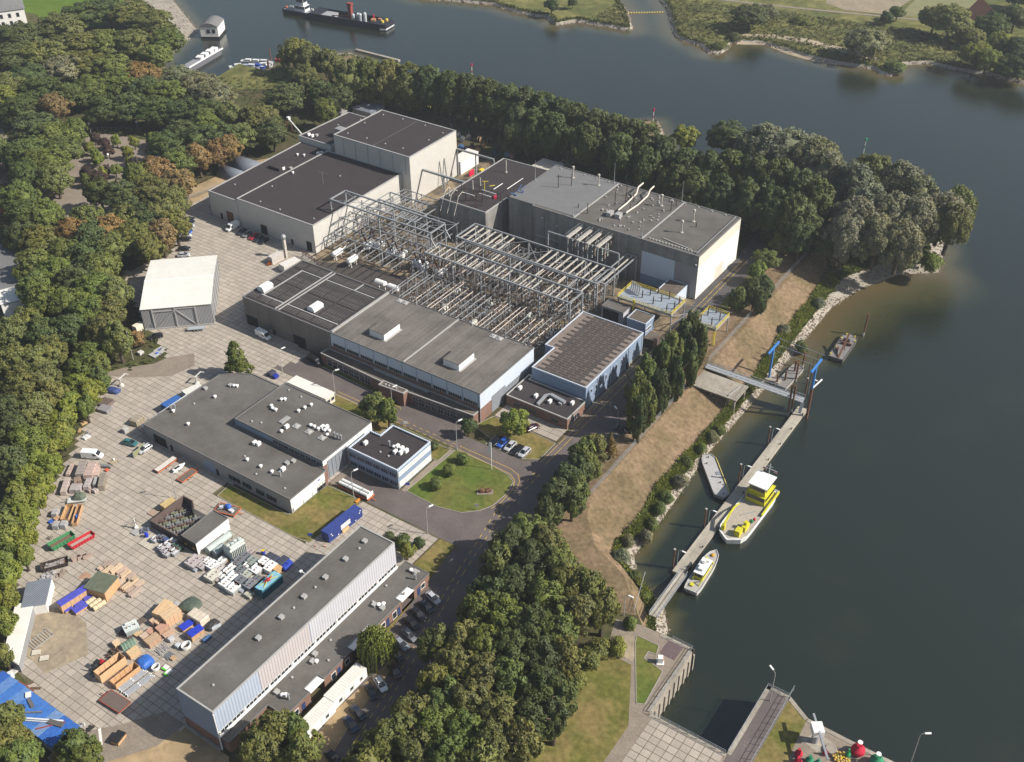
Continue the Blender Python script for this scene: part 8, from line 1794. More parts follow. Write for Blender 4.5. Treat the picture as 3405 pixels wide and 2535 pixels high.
('reel',-249.88,331.0,1.8,1.2,1.1,2.4,(.33,.33,.34),'cable reel in the store yard under the poplars, pale grey',.0),
('reel',-249.89,335.72,2.4,1.2,1.1,2.4,(.06,.055,.055),'cable reel in the store yard under the poplars, dark',.0),
('reel',-247.42,331.83,3.0,1.2,1.1,2.4,(.25,.03,.05),'cable reel in the store yard under the poplars, crimson',.0),
('reel',-245.34,333.2,3.6,1.2,1.1,2.4,(.33,.2,.09),'cable reel in the store yard under the poplars, orange-brown',.0),
('reel',-246.32,338.86,4.2,1.2,1.1,2.4,(.3,.19,.09),'cable reel in the store yard under the poplars, ochre',.0),
('reel',-250.84,342.31,4.8,1.2,1.1,2.4,(.27,.18,.1),'cable reel in the store yard under the poplars, tan',.0),
('reel',-246.77,343.36,5.4,1.2,1.1,2.4,(.22,.16,.1),'cable reel in the store yard under the poplars, brown',.0),
('reel',-268.59,347.3,6.0,1.2,1.1,2.4,(.1,.1,.11),'cable reel in the store yard under the poplars, charcoal',.0),
('reel',-232.99,336.65,6.6,1.2,1.1,2.4,(.08,.16,.3),'cable reel in the store yard under the poplars, bright blue',.0),
('reel',-230.9,336.49,7.2,1.2,1.1,2.4,(.33,.22,.22),'cable reel in the store yard under the poplars, pinkish',.0),
('reel',-238.08,334.85,7.8,1.2,1.1,2.4,(.05,.08,.16),'cable reel in the store yard under the poplars, navy',.0),
('reel',-259.13,345.09,8.4,1.2,1.1,2.4,(.16,.16,.17),'cable reel in the store yard under the poplars, slate',.0),
('reel',-260.82,340.67,9.0,1.2,1.1,2.4,(.12,.14,.17),'cable reel in the store yard under the poplars, grey-blue',.0),
('box',-235.13,314.88,1.57,3.0,.3,2.2,(.5,.01,.05),'bright red board standing before the white box store',.0),
('box',-233.99,320.09,1.57,2.0,1.2,1.0,(.6,.45,.03),'yellow machine right of the red board',.0),
('tank',-219.99,331.9,1.57,3.0,3.0,2.0,(.2,.28,.18),'green dome behind the lower switch house',.0)]
VEHICLES=[
('car',-299.49,228.33,.732,(.012,.012,.014),'black car at the far end of the row under the brown trees'),
('car',-297.66,226.78,.731,(.02,.025,.04),'dark car, second in the row under the brown trees'),
('car',-295.9,224.85,.731,(.42,.43,.45),'silver car, third in the row under the brown trees'),
('car',-294.4,223.03,.73,(.16,.17,.18),'dark grey car, fourth in the row under the brown trees'),
('car',-292.89,221.0,.729,(.02,.08,.36),'bright blue car in the row under the brown trees'),
('car',-291.18,219.25,.729,(.42,.43,.45),'pale grey car next to the bright blue car'),
('car',-289.22,217.22,.728,(.012,.012,.014),'black car at the near end of the closed row'),
('car',-284.36,212.29,.726,(.012,.012,.014),'black car standing alone in the row near the white hall'),
('car',-281.17,209.28,.725,(.42,.43,.45),'silver car half hidden behind the white hall'),
('van',-281.45,232.57,-1.563,(.72,.72,.7),'white van beside the grey wall of the wide hall'),
('car',-276.37,232.1,-1.418,(.02,.025,.04),'dark blue car next to the white van by the wide hall'),
('car',-273.59,231.89,-1.424,(.16,.17,.18),'dark grey car, second from the white van'),
('car',-270.26,231.94,-1.43,(.3,.015,.03),'red car in the shade of the wide hall'),
('car',-267.7,231.86,-1.434,(.02,.025,.04),'dark blue car right of the red car'),
('car',-265.15,231.78,-1.439,(.012,.012,.014),'black car at the right end of the row by the wide hall'),
('car',-250.21,169.73,-2.212,(.012,.012,.014),'black estate car in front of the white hall'),
('van',-222.56,188.32,-.087,(.72,.72,.7),'small white van in the shade of the ribbed-roof hall'),
('van',-199.81,187.05,-.141,(.012,.012,.014),'black van in the shade at the corner of the ribbed-roof hall'),
('car',-133.83,186.55,-1.548,(.012,.012,.014),'black car at the left of the five by the street junction'),
('car',-131.96,186.9,-1.552,(.02,.08,.36),'bright blue car among the five by the street junction'),
('car',-129.47,186.84,-1.557,(.42,.43,.45),'silver car in the middle of the five by the street junction'),
('car',-126.93,186.55,-1.563,(.012,.012,.014),'black car, second from right of the five by the junction'),
('car',-124.91,186.81,-1.568,(.42,.43,.45),'silver-grey car at the right end of the five by the junction'),
('car',-128.88,196.76,1.259,(.05,.015,.02),'dark red car behind the bright tree by the laboratory'),
('car',-108.29,209.42,-3.057,(.02,.025,.04),'dark car under the young poplars beside the street lamp'),
('car',-113.53,132.21,-.264,(.42,.43,.45),'silver estate car at the far end of the row by the brick annex'),
('car',-113.18,129.22,-.257,(.02,.025,.04),'dark car, second in the row by the brick annex'),
('car',-113.32,126.44,-.25,(.012,.012,.014),'black car, third in the row by the brick annex'),
('car',-112.98,123.54,-.243,(.012,.012,.014),'black car, fourth in the row by the brick annex'),
('car',-111.21,120.68,-.238,(.16,.17,.18),'dark grey car, fifth in the row by the brick annex'),
('car',-111.14,117.62,-.23,(.22,.24,.26),'grey car beside the weeping willow'),
('car',-110.3,114.69,-.224,(.012,.012,.014),'black car in the deep shade behind the weeping willow'),
('car',-107.7,111.09,-.403,(.06,.03,.035),'dark car at the front edge of the weeping willow'),
('car',-108.01,106.79,-.445,(.72,.72,.7),'white car on the grass by the site cabins'),
('car',-108.36,104.12,-.5,(.012,.012,.014),'black car next to the white car by the site cabins'),
('car',-107.25,98.56,-.188,(.02,.025,.04),'dark blue car, farther of two near the lower cabin'),
('car',-106.61,95.59,-.299,(.03,.05,.09),'blue-black car, nearer of two near the lower cabin'),
('car',-104.31,87.71,-.144,(.012,.012,.014),'black car at the bottom edge by the big tree'),
('car',-215.91,130.85,.258,(.035,.14,.15),'teal estate car at the corner of the low workshop'),
('car',-210.54,131.36,-1.649,(.42,.43,.45),'silver coupe with open boot by the workshop gate'),
('van',-219.87,121.61,.496,(.72,.72,.7),'white panel van beside the wrapped stacks in the yard')]
YG={'wrap':'wrapped loads in the yard','crate':'timber crates in the yard','tarpcrate':'sheeted crates in the yard','unit':'transformer units in the yard','plank':'timber stacks in the yard','reel':'cable reels under the poplars','bin':'blue bins','pipes':'steel tube bundles','roll':'timber rolls','skip':'open skips','cone':'traffic cones','fence':'mesh panels','box':'storage boxes','machine':'machines and heaps in the yard'}
for e_ in YARD_THINGS:
    t=add_thing(*e_)
    if e_[0] in YG:t['group']=YG[e_[0]]
for k,x,y,rz,c,lb in VEHICLES:(make_van if k=='van' else make_car)(x,y,rz,c,lb)
# blue sheeted shed at the lower left
t=thing('tarpaulin_shed','long shed roofed with patched bright blue tarpaulin at the lower left corner','shed',(-161,60,0));o_=(161,-60,0)
BT=[(-176,57.4),(-150.6,57.4),(-150.6,63.6),(-176,63.2)]
MB().prism(BT,0,2.35).build('wall',M['panel_grey'],t,o_)
for k in range(10):
    x0=-176+k*2.54;cc=yr.choice(((.03,.10,.36),(.05,.15,.42),(.10,.20,.42),(.035,.12,.40),(.14,.23,.40)))
    q=MB().prism([(x0,57.2),(x0+2.5,57.2),(x0+2.5,63.8),(x0,63.6)],2.36,2.5+.03*(k % 3),[(x0+.05,57.3),(x0+2.45,57.3),(x0+2.45,63.7),(x0+.05,63.5)]);col(q.build('tarpaulin',M['cloth'],t,o_),cc)
for a,b_,w_,cc in (((-162,58.3,2.7),(-154.5,62.5,2.7),.35,(.6,.6,.6)),((-161.5,58,2.68),(-154.6,61.9,2.68),.2,(.55,.56,.58)),((-163,59.2,2.66),(-160,61.5,2.66),.3,(.16,.15,.14)),((-157.5,58.2,2.66),(-154,62.6,2.66),.18,(.3,.07,.06)),((-165,62,2.7),(-162.5,61.2,2.7),.7,(.12,.115,.11)),((-157,60.8,2.7),(-153.6,61.8,2.75),1.1,(.10,.095,.09)),((-166.5,63,2.7),(-165.4,62.2,2.7),1.1,(.6,.6,.58))):
    col(MB().bar(a,b_,w_,.25).build('load_piece',M['matt'],t,o_),cc)
# ================================================================ HARBOUR, BOATS, LAMPS, FENCES
def PC(t,n_,mb,m_,c=None):
    o=mb.build(n_,M[m_],t)
    if c:o.color=tuple(c)+(1,)
    return o
YEL=(.50,.46,.03)
M['deck_pale']=mat('pale jetty deck',(.33,.295,.24),.85,.15,1.2,stain=.15,streak=(.5,.05,.1))
t=thing('floating_jetty','long narrow pale floating jetty lying parallel to the bank','jetty',(-73,215,WL))
d_=MB()
for k in range(9):d_.box(-1.45,-39.2+k*8.72,.3,1.4,-39.2+(k+1)*8.72-.06,1.0)
PC(t,'deck',d_,'deck_pale');PC(t,'float',MB().box(-1.35,-39.2,-.4,1.3,39.3,.3),'panel_grey')
for k in range(10):PC(t,'bollard',MB().lathe(1.15,-36+k*8,[(.12,1),(.12,1.3),(.24,1.35),(.2,1.5)],8),'black')
for i,(y,lb) in enumerate(((261.5,'at the head of the gangway'),(234.4,'farthest along the open jetty'),(215.6,'beside the pale barge'),(195,'beside the yellow workboat'),(178,'at the near end of the jetty'))):
    t=thing('jetty_lamp','small curved grey lamp on the jetty, '+lb,'lamp',(-74.3,y,-5.6),0,'jetty lamps');PC(t,'post',MB().tube((0,0,0),(0,0,5),.08,6).path([(0,0,5),(.5,0,5.4),(1.1,0,5.4)],.07,6),'grey_metal');PC(t,'head',MB().bar((.9,0,5.42),(1.9,0,5.4),.35,.16),'white_paint')
    t=thing('mooring_pile','brown steel mooring pile '+lb.replace('at the','at the'),'pile',(-75,y-.7,WL-2),0,'mooring piles');PC(t,'pile',MB().tube((0,0,0),(0,0,8.6),.24,8),'rust');PC(t,'cap',MB().tube((0,0,8.6),(0,0,8.8),.3,8),'trim')
for x,y,h_,lb in ((-81.3,274.6,5.5,'dark pile at the far tip of the small grey barge'),(-80.2,266.3,7,'dark pile on the outer side of the small grey barge'),(-82,269.7,5,'dark pile standing on the small grey barge, farther'),(-82.6,263.8,4.5,'dark pile standing on the small grey barge, nearer'),(-75.7,249.4,11,'tall dark pile before the end of the gangway, left'),(-75.4,251.6,9.5,'tall dark pile before the end of the gangway, right'),(-84.1,261.2,4,'short pile at the inner corner of the small grey barge'),(-71.9,301.2,8,'lone leaning pile in the water beyond the rig barge')):
    t=thing('mooring_pile',lb,'pile',(x,y,WL-2));PC(t,'pile',MB().tube((0,0,0),(.1 if 'lone' in lb else 0,.5 if 'lone' in lb else 0,h_+2),.3,8),'rust');PC(t,'foot_band',MB().tube((0,0,1.8),(0,0,3.2),.33,8),'trim')
# gangways
def gangway(name,label,a,b,wd,sides=1.1):
    a,b=Vector(a),Vector(b);t=thing(name,label,'gangway',a);d=b-a;u=d.normalized();n=Vector((-u.y,u.x,0)).normalized()
    PC(t,'deck',MB().bar((0,0,0),d,wd,.14),'deck_pale' if wd<2.4 else 'grey_metal');
    for s_ in (-1,1):
        q=MB();o=n*(s_*wd/2);q.bar(o+Vector((0,0,sides)),o+d+Vector((0,0,sides)),.1).bar(o+Vector((0,0,.1)),o+d+Vector((0,0,.1)),.16);k=int(d.length/1.6)
        for i in range(k):p=o+d*(i/k);p2=o+d*((i+1)/k);q.bar(p,p+Vector((0,0,sides)),.07).bar(p,p2+Vector((0,0,sides)),.05)
        PC(t,'truss_rail',q,'grey_metal')
    return t
g1_=gangway('gangway','long grey steel gangway from the bank over the reeds to the jetty head',(-102.3,249.8,.4),(-73,253.6,-2.6),2.6)
PC(g1_,'stair',MB().bar((29.3,3.2,-3.1),(29.4,1.4,-6),.9,.1).bar((29,3.4,-3),(29,3.4,-7.5),.25),'grey_metal')
gangway('gangway','narrow pale gangway from the lock island up to the near end of the jetty',(-69.3,155.6,.3),(-71.6,176.2,-5.2),1.9)
t=thing('concrete_platform','weathered concrete platform on posts reaching over the brown slope','platform',(-95,243.5,0));PC(t,'deck',MB().box(-7,-4.2,-.35,7.2,4.2,.05),'concrete')
for x,y in ((4.4,-3.2),(4.4,3.2),(6.4,-3.4),(6.4,3.4),(-1,-3),(-1,3)):PC(t,'post',MB().bar((x,y,-7),(x,y,-.3),.6),'concrete')
q=MB()
for k in range(9):q.bar((-7+k*1.77,-4.1,0),(-7+k*1.77,-4.1,1.0),.06)
q.bar((-7,-4.1,1),(7.2,-4.1,1),.05).bar((7.1,-4.1,1),(7.1,4.1,1),.05);PC(t,'railing',q,'grey_metal');PC(t,'barrier',MB().bar((4.4,-3.4,.3),(5.4,2.6,.3),.25),'trim')
# blue T masts and the river conductors
M['blue_mast']=mat('bright blue mast paint',(.05,.19,.50),.5,.1,1)
for x,y,z0,z1,lb in ((-87,262,-5.2,5.6,'bright blue T-shaped mast on the bank'),(-70.6,251.2,4.2,12,'bright blue T-shaped mast on a pile in the water')):
    t=thing('line_mast',lb,'mast',(x,y,z0),0,'blue line masts');h_=z1-z0;PC(t,'mast',MB().bar((0,0,0),(0,0,h_),.5),'blue_mast');PC(t,'crossarm',MB().bar((0,-3.8,h_),(0,3.8,h_),.55,.4),'blue_mast')
    if z0>0:PC(t,'pile',MB().tube((0,0,-h_-4),(0,0,0),.4,8),'rust');PC(t,'side_arm',MB().bar((0,0,0),(.6,6,-.3),.3),'white_paint')
    else:PC(t,'footing',MB().box(-1.6,-1.4,-.8,3.6,1.2,.1),'concrete')
for k in range(3):
    y=267.5+k*3.3;t=thing('bus_line','thin grey conductor on posts across the reeds behind the blue masts, '+('nearest','middle','farthest')[k],'conductor',(-90,y,-4),0,'river conductors')
    PC(t,'wire',MB().tube((0,0,5),(15,-.3,4.6),.08,5),'grey_metal');PC(t,'post',MB().bar((.2,0,-.8),(.2,0,5),.22).bar((13,-.3,-4),(13,-.3,4.7),.22),'rust')
# boats
def hull(L,W,z0,z1,bow=.35,stern=.9,n=12):
    """plan outline of a hull, pointing +X"""
    pts=[]
    for k in range(n+1):
        f=k/n;x=-L/2+L*f;w_=W/2*(min(1,stern+(1-stern)*f/.12) if f<.12 else 1 if f<1-bow else math.sqrt(max(.0004,1-((f-1+bow)/bow)**2.2)));pts.append((x,w_))
    return [(x,-w_) for x,w_ in pts]+[(x,w_) for x,w_ in reversed(pts)]
def boat(name,label,x,y,rz,L,W,H,hc,dc,bow=.35,stern=.9,cat='boat',group=None):
    t=thing(name,label,cat,(x,y,WL),rz,group);o_=hull(L,W,0,H,bow,stern);o_in=[(p[0]*.94,p[1]*.93) for p in o_]
    PC(t,'hull',MB().prism(o_in,-.5,.15,[(p[0]*.97,p[1]*.97) for p in o_]).prism([(p[0]*.97,p[1]*.97) for p in o_],.15,H,o_),'matt',hc);PC(t,'deck',MB().prism(o_in,H-.02,H+.06),'matt',dc)
    q=MB()
    for a,b in zip(o_,o_[1:]+o_[:1]):q.bar((a[0],a[1],H+.1),(b[0],b[1],H+.1),.16,.28)
    PC(t,'gunwale',q,'matt',hc);return t
PALE=(.37,.36,.35)
t=boat('pontoon_barge','pale round-ended barge lying across between the bank and the jetty',-81,213,math.atan2(-13,11),17.5,4.2,1.1,(.34,.33,.32),PALE,.14,.55,'barge')
PC(t,'yellow_rail',MB().bar((-7,2,1.2),(7,2,1.2),.16,.5),'yellow_paint');PC(t,'hatch',MB().cb(-.8,1,1.15,1.3,1.1,.12),'panel_grey')
for a,b in ((-7.5,0),(7.4,.3),(-5,-1),(3,.6)):PC(t,'bollard',MB().lathe(a,b,[(.14,1.1),(.14,1.5),(.22,1.55)],7),'black')
t=boat('pontoon_barge','small dark grey square barge beneath the gangway near the bank',-82.2,266.8,math.pi/2-.05,13.5,3.6,1.0,(.30,.28,.26),(.20,.185,.175),.12,.95,'barge')
t=boat('rig_barge','grey round-nosed barge with a dark pile rig and yellow bollards',-74.4,290.5,math.pi/2+.03,15.5,4.8,1.2,(.10,.095,.09),(.19,.175,.17),.16,.95,'barge')
PC(t,'rig',MB().bar((-7,-.6,1.2),(1,-.6,5.5),.5).bar((1,-2,1.8),(1,1.4,1.8),.6).bar((-5,.6,1.3),(-2,1.2,1.6),.5).bar((-2,-.8,1.2),(-2,-.8,4),.2),'rust');PC(t,'winch',MB().cb(2.6,.2,1.2,1.2,2,1),'black')
for a,b in ((6.4,-1.3),(6.4,1.3),(3.5,2),(-2,2),(-6.6,2),(4,-2.1)):PC(t,'bollard',MB().lathe(a,b,[(.2,1.2),(.2,1.7),(.28,1.8)],7),'yellow_paint')
def cabin_box(t,x0,y0,z0,x1,y1,z1,c,roofc,win=True,tp=.12):
    o=PC(t,'cabin',MB().prism([(x0,y0),(x1,y0),(x1,y1),(x0,y1)],z0,z1,[(x0+tp,y0+tp),(x1-tp,y0+tp),(x1-tp,y1-tp),(x0+tp,y1-tp)]),'matt',c);col(MB().box(x0-.1,y0-.1,z1,x1+.1,y1+.1,z1+.12).build('cabin_roof',M['matt'],o),roofc)
    if win:
        g_=MB();n=max(2,int((x1-x0)/.9));zz=z0+(z1-z0)*.5
        for s_,yy in ((-1,y0),(1,y1)):
            for k in range(n):xa=x0+.25+k*(x1-x0-.4)/n;g_.box(xa,min(yy+s_*.03,yy-s_*.1),zz,xa+(x1-x0)/n*.62,max(yy+s_*.03,yy-s_*.1),z1-.2)
        for s_,xx in ((-1,x0),(1,x1)):g_.box(min(xx+s_*.03,xx-s_*.1),y0+.3,zz,max(xx+s_*.03,xx-s_*.1),y1-.3,z1-.2)
        g_.build('window',M['glass'],o)
    return o
t=boat('work_vessel','yellow and white buoy-laying vessel with wheelhouse, moored outside the jetty',-67.6,204,-math.pi/2-.02,24,7.4,1.7,(.60,.60,.58),(.36,.315,.255),.22,.8,'vessel')
cabin_box(t,-10.4,-2.8,1.7,-4.2,2.6,4.4,YEL,YEL);cabin_box(t,-9.4,-2.4,4.5,-4.6,2.2,7,(.50,.46,.04),(.68,.68,.66));PC(t,'white_roof',MB().box(-10.6,-2.7,7.15,-4.4,2.5,7.4),'white_paint')
PC(t,'mast',MB().tube((-11.2,0,1.7),(-11.2,0,10.2),.16,6).bar((-11.2,-1.4,8.6),(-11.2,1.4,8.6),.14).bar((-11.2,-.9,9.4),(-11.2,.9,9.4),.12),'grey_metal')
for s_ in (-1.5,1.5):f_=PC(t,'flag',MB().box(-11.8,s_-.5,7.4,-11.75,s_+.5,8.1),'matt',(.6,.6,.6));col(MB().box(-11.82,s_-.5,7.62,-11.73,s_+.5,7.88).build('flag_stripe',M['matt'],f_),(.5,.02,.04))
PC(t,'yellow_side',MB().bar((-11.4,3.5,2.1),(-.5,3.6,2.1),.3,.9),'matt',YEL);PC(t,'crane',MB().cb(9,-2.4,1.7,.9,.9,1.6).bar((9,-2.4,3.2),(5.2,-2.6,4.2),.5).bar((5.2,-2.6,4.2),(1.6,-3,3.4),.4).bar((1.6,-3,3.4),(-1,-2.9,2.6),.3),'matt',YEL)
PC(t,'yellow_winch',MB().cb(8.6,1.5,1.7,2.0,1.4,1.8).cb(5.8,2.1,1.7,2.6,1.1,1.5).cb(5.6,2.0,3.2,1.0,.8,.8),'matt',YEL);PC(t,'red_buoy',MB().blob(1.8,2.7,2.2,.4,.4,.5),'matt',(.45,.02,.05));PC(t,'green_buoy',MB().blob(2.8,2.5,2.2,.45,.4,.5),'matt',(.02,.20,.09))
PC(t,'hatch_bar',MB().bar((-1.5,1.6,1.85),(2,-1,1.85),.16),'grey_metal')
t=boat('patrol_boat','slim white and yellow patrol boat with pointed bow at the near end of the jetty',-68.1,180,math.pi/2+.05,15.6,3.8,1.2,(.45,.44,.42),(.36,.34,.31),.5,.85,'boat')
cabin_box(t,-3.6,-1.2,1.2,2.0,1.2,3.2,YEL,(.66,.66,.64));PC(t,'roof_gear',MB().cb(-1.8,0,3.3,1.6,1.2,.7).cb(.4,.3,3.3,1,.8,.5).cb(1.2,-.5,3.3,.7,.6,.6).tube((-.6,0,3.3),(-.6,0,5.2),.08,6).cb(-.6,0,4.6,.2,1.3,.2),'white_paint');PC(t,'life_raft',MB().blob(5.6,0,1.5,.6,.5,.3),'matt',(.55,.28,.03));PC(t,'crane_arm',MB().bar((-5.6,-1.1,1.2),(-4.4,-1.2,2.6),.22).bar((-4.4,-1.2,2.6),(-3.7,-1.3,1.6),.2).bar((-4.2,1,1.2),(-4.2,1,2.2),.2),'matt',YEL)
PC(t,'locker',MB().cb(-6,.5,1.2,1,.8,.5).cb(4,.9,1.2,.5,.4,.4).cb(3.2,-1,1.2,.5,.4,.4),'matt',YEL)
# pusher with cargo barge on the river
t=boat('pusher_tug','small black and white pusher tug behind the loaded barge on the river',-441,437.5,.14,20,7,2,(.02,.02,.03),(.25,.25,.27),.15,.8,'tug')
cabin_box(t,-2,-2.4,2,5,2.4,5,(.6,.6,.6),(.6,.6,.6));cabin_box(t,-.5,-1.9,5.1,4,1.9,8.6,(.58,.58,.58),(.06,.08,.2));PC(t,'mast',MB().tube((1,0,8.7),(1,0,12),.16,6),'grey_metal');PC(t,'orange_raft',MB().blob(-9,0,2.6,.7,.7,.6),'matt',(.6,.12,.04));PC(t,'deck_gear',MB().cb(-6,0,2,2.5,2.5,1.2,.3).cb(7.5,1,2,1.5,1,1.4),'matt',(.45,.45,.43))
t=thing('cargo_barge','long black open cargo barge carrying a red mast and white silos upriver','barge',(-407.5,441.6,WL),.14);W2=5.3
PC(t,'hull',MB().prism([(-24,-W2),(21,-W2),(24.5,-W2*.8),(24.5,W2*.8),(21,W2),(-24,W2)],-.5,.5).box(-24,-W2,.5,21,-W2+.5,3.6).box(-24,W2-.5,.5,21,W2,3.6).box(-24,-W2+.5,.5,-18,W2-.5,3.4).prism([(16,-W2),(21,-W2),(24.5,-W2*.8),(24.5,W2*.8),(21,W2),(16,W2)],.5,3.4),'matt',(.022,.024,.035));PC(t,'ramp',MB().box(-18,-W2+.6,.6,-11,W2-.6,2.6),'matt',(.30,.30,.31))
PC(t,'red_mast',MB().bar((-1,1.4,.5),(-1,1.4,9),2.0).cb(-1,1.4,9,3,2.4,1).bar((-12,-1,2.4),(-2,0,3.4),.4),'matt',(.24,.055,.045))
for k in range(4):PC(t,'silo',MB().lathe(2+k*2.2,-.6+(k%2)*1.2,[(1,.6),(1,4.6+k*.4),(.3,5.4+k*.4)],8),'matt',(.40,.43,.44))
PC(t,'deck_load',MB().cb(15,-1,3.4,2.4,3,.9,.4).cb(17.5,1.5,3.4,1.6,1.8,.8,.2),'matt',(.36,.19,.10))
for a,b in ((21,-1.6),(21.5,1.8)):PC(t,'yellow_winch',MB().lathe(a,b,[(.9,3.4),(.9,4.4),(.3,4.7)],8),'yellow_paint')
PC(t,'red_marker',MB().cb(13,2.4,3.4,.6,.6,2),'matt',(.5,.03,.04));PC(t,'bow_band',MB().bar((21.4,-W2-.02,.9),(24.6,-W2*.8-.02,.9),.1,.7).bar((24.55,-W2*.8,.9),(24.55,W2*.8,.9),.1,.7),'matt',(.5,.5,.5))
# marina
t=boat('moored_ship','long grey ship with white canopies moored in the inlet',-430.5,356,math.atan2(27,-6),31,5.6,2.2,(.12,.12,.135),(.24,.24,.26),.15,.9,'ship');PC(t,'white_band',MB().bar((-15,-2.4,2.6),(14,-2.4,2.6),.7,.5),'white_paint')
for a in (-1.5,3,7.5,11):PC(t,'canopy',MB().cb(a,.4+(a%2)*.5,2.9,3.4,3,.5,.2).cb(a,.4,2.2,2.6,2.2,.8),'white_paint')
B=Bld('houseboat','white houseboat with curved grey roof moored beyond the willow in the inlet','houseboat',-456,387,z=WL);a_=math.atan2(10,-6)
q=MB();q.cb(-456,387,WL-.3,13,10,1.4,a_);B.part('hull',q,'black');q=MB();q.cb(-456,387,WL+1.1,12.4,9.4,5.2,a_);B.part('wall',q,'clad_white');q=MB();ca,sa=math.cos(a_),math.sin(a_);n=8
for sx in (-6.5,6.5):
    for k in range(n+1):v_=-5+10*k/n;q.v.append((-456+sx*ca-v_*sa,387+sx*sa+v_*ca,WL+6.2+2.0*math.sin(math.pi*k/n)))
q.f=[(k,n+1+k,n+2+k,k+1) for k in range(n)]+[tuple(range(n+1)),tuple(range(2*n+1,n,-1))];B.part('roof',q,'roof_lightgrey')
for v_ in (-2.4,.4):B.part('window',MB().cb(-456-6.25*ca-v_*sa,387-6.25*sa+v_*ca,WL+3,.2,1.6,1.8,a_),'glass')
SB=((-409.9,360,.9,9,(.55,.55,.54)),(-410.3,367.5,.4,8,(.58,.58,.57)),(-406.6,369.1,.4,9,(.56,.56,.55)),(-403,371,.5,9,(.52,.53,.54)),(-400.2,367.6,.6,9,(.6,.6,.59)),(-403.8,363.4,.4,9,(.5,.52,.56)),(-401.4,365.2,.4,7,(.03,.08,.35)),(-406.4,361.2,.6,8,(.30,.34,.40)))
SL=('outermost white','far white','second white','long white','white cabin','pale grey','blue-covered','blue-grey')
for (x,y,rz,L,c),lb in zip(SB,SL):t=boat('motor_boat',lb+' motor boat in the small marina cluster',x,y,rz,L,2.5,.9,c,(.5,.5,.49),.45,.9,'boat','small marina boats');cabin_box(t,-L*.2,-.8,.9,L*.15,.8,1.9,c,c,False)
boat('motor_boat','small red boat under the willows at the marina',-398.6,378.2,.3,6,2.4,.9,(.35,.03,.05),(.3,.05,.06),.4,.9,'boat')
for x,y,h_,lb in ((-401.7,374.3,7,'tall pale-footed pile at the marina mouth'),(-397.5,357,3,'thick dark pile at the marina bank, nearer'),(-397.3,367.9,4,'thick dark pile at the marina bank, farther')):PC(thing('mooring_pile',lb,'pile',(x,y,WL-1)),'pile',MB().tube((0,0,0),(0,0,h_+1),.5 if h_<5 else .3,8),'rust')
t=thing('breakwater_wall','low stone breakwater reaching from the willows into the river','breakwater',(-362,409.8,WL));PC(t,'wall',MB().box(-15,-.8,-1,13.5,.8,.9),'concrete')
for k in range(14):
    f=k/13;PC(thing('float_buoy','small yellow float in the line across the side channel','buoy',(-289.5+15*f,536.6+11*f,WL),0,'yellow float line'),'float',MB().blob(0,0,.15,.55,.55,.45),'yellow_paint')
for x,y,c,lb in ((-304.7,411,(.35,.02,.05),'thin red-topped beacon pole in the river behind the poplars'),(-206.4,410.6,(.35,.02,.05),'red-topped beacon pole on the stone groyne'),(-118.7,431,(.02,.25,.12),'green and white banded beacon pole beyond the point')):
    t=thing('beacon_pole',lb,'beacon',(x,y,WL));PC(t,'pole',MB().tube((0,0,-.5),(0,0,6.5),.14,6),'white_paint');PC(t,'topmark',MB().lathe(0,0,[(.5,6.3),(.5,7.3),(.2,7.5)],8),'matt',c);PC(t,'band',MB().tube((0,0,3),(0,0,4.2),.17,6),'matt',c)
# buoy yard at the lower right
def buoy(x,y,r_,h_,c,lb,lamp=True):
    t=thing('channel_buoy',lb,'buoy',(x,y,.05));PC(t,'body',MB().lathe(0,0,[(r_*.5,0),(r_,h_*.15),(r_,h_*.4),(r_*.45,h_*.62),(r_*.35,h_*.7)],14),'matt',c);q=MB()
    for k in range(4):a=k*1.57;q.bar((r_*.4*math.cos(a),r_*.4*math.sin(a),h_*.65),(r_*.3*math.cos(a),r_*.3*math.sin(a),h_),.1)
    PC(t,'cage',q,'matt',c);PC(t,'ring',MB().lathe(0,0,[(r_*.38,h_*.96),(r_*.38,h_)],10),'white_paint' if lamp else 'matt',None if lamp else c)
RD,GN=(.45,.02,.045),(.03,.20,.10)
buoy(-18.7,147,1.35,3.6,RD,'big glossy red channel buoy on the quay edge');buoy(-14.8,146.6,1.35,3.4,GN,'big green channel buoy with a silver top on the quay edge');buoy(-28.2,140,.8,2,RD,'small red buoy left of the crane jib, upper one',False);buoy(-27.6,138.2,.8,2,RD,'small red buoy at the bottom edge of the view',False);buoy(-25.8,139.6,.85,2.2,GN,'small green buoy right of the crane jib',False);buoy(-24.3,140.4,.5,1.5,(.04,.22,.15),'slim green buoy at the bottom of the buoy yard',False);buoy(-23.9,143,.45,1.6,RD,'slim red buoy by the white disc',False);buoy(-20,145,.5,2.6,(.03,.24,.09),'slim green spar buoy beside the yellow floats',False)
for k in range(26):
    a,r_=k*2.4,.35*math.sqrt(k);PC(thing('yellow_float','round yellow float in the heap on the quay','float',(-20.9+r_*math.cos(a)*.9,143.9+r_*math.sin(a)*.9,.3),0,'heap of yellow floats'),'ball',MB().blob(0,0,.1,.32,.32,.32,7,5),'matt',((.50,.36,.04),(.40,.30,.10),(.45,.27,.08))[k % 3])
PC(thing('round_disc','white round concrete disc beside the crane pad','disc',(-23.3,144.6,.03)),'disc',MB().lathe(0,0,[(1.15,0),(1.15,.7),(1.0,.8)],16),'concrete')
structure('crane_pad',sheet([(-29.3,143.8),(-27,147.3),(-23.2,146.4),(-25.5,142.6)],.06),M['concrete'])
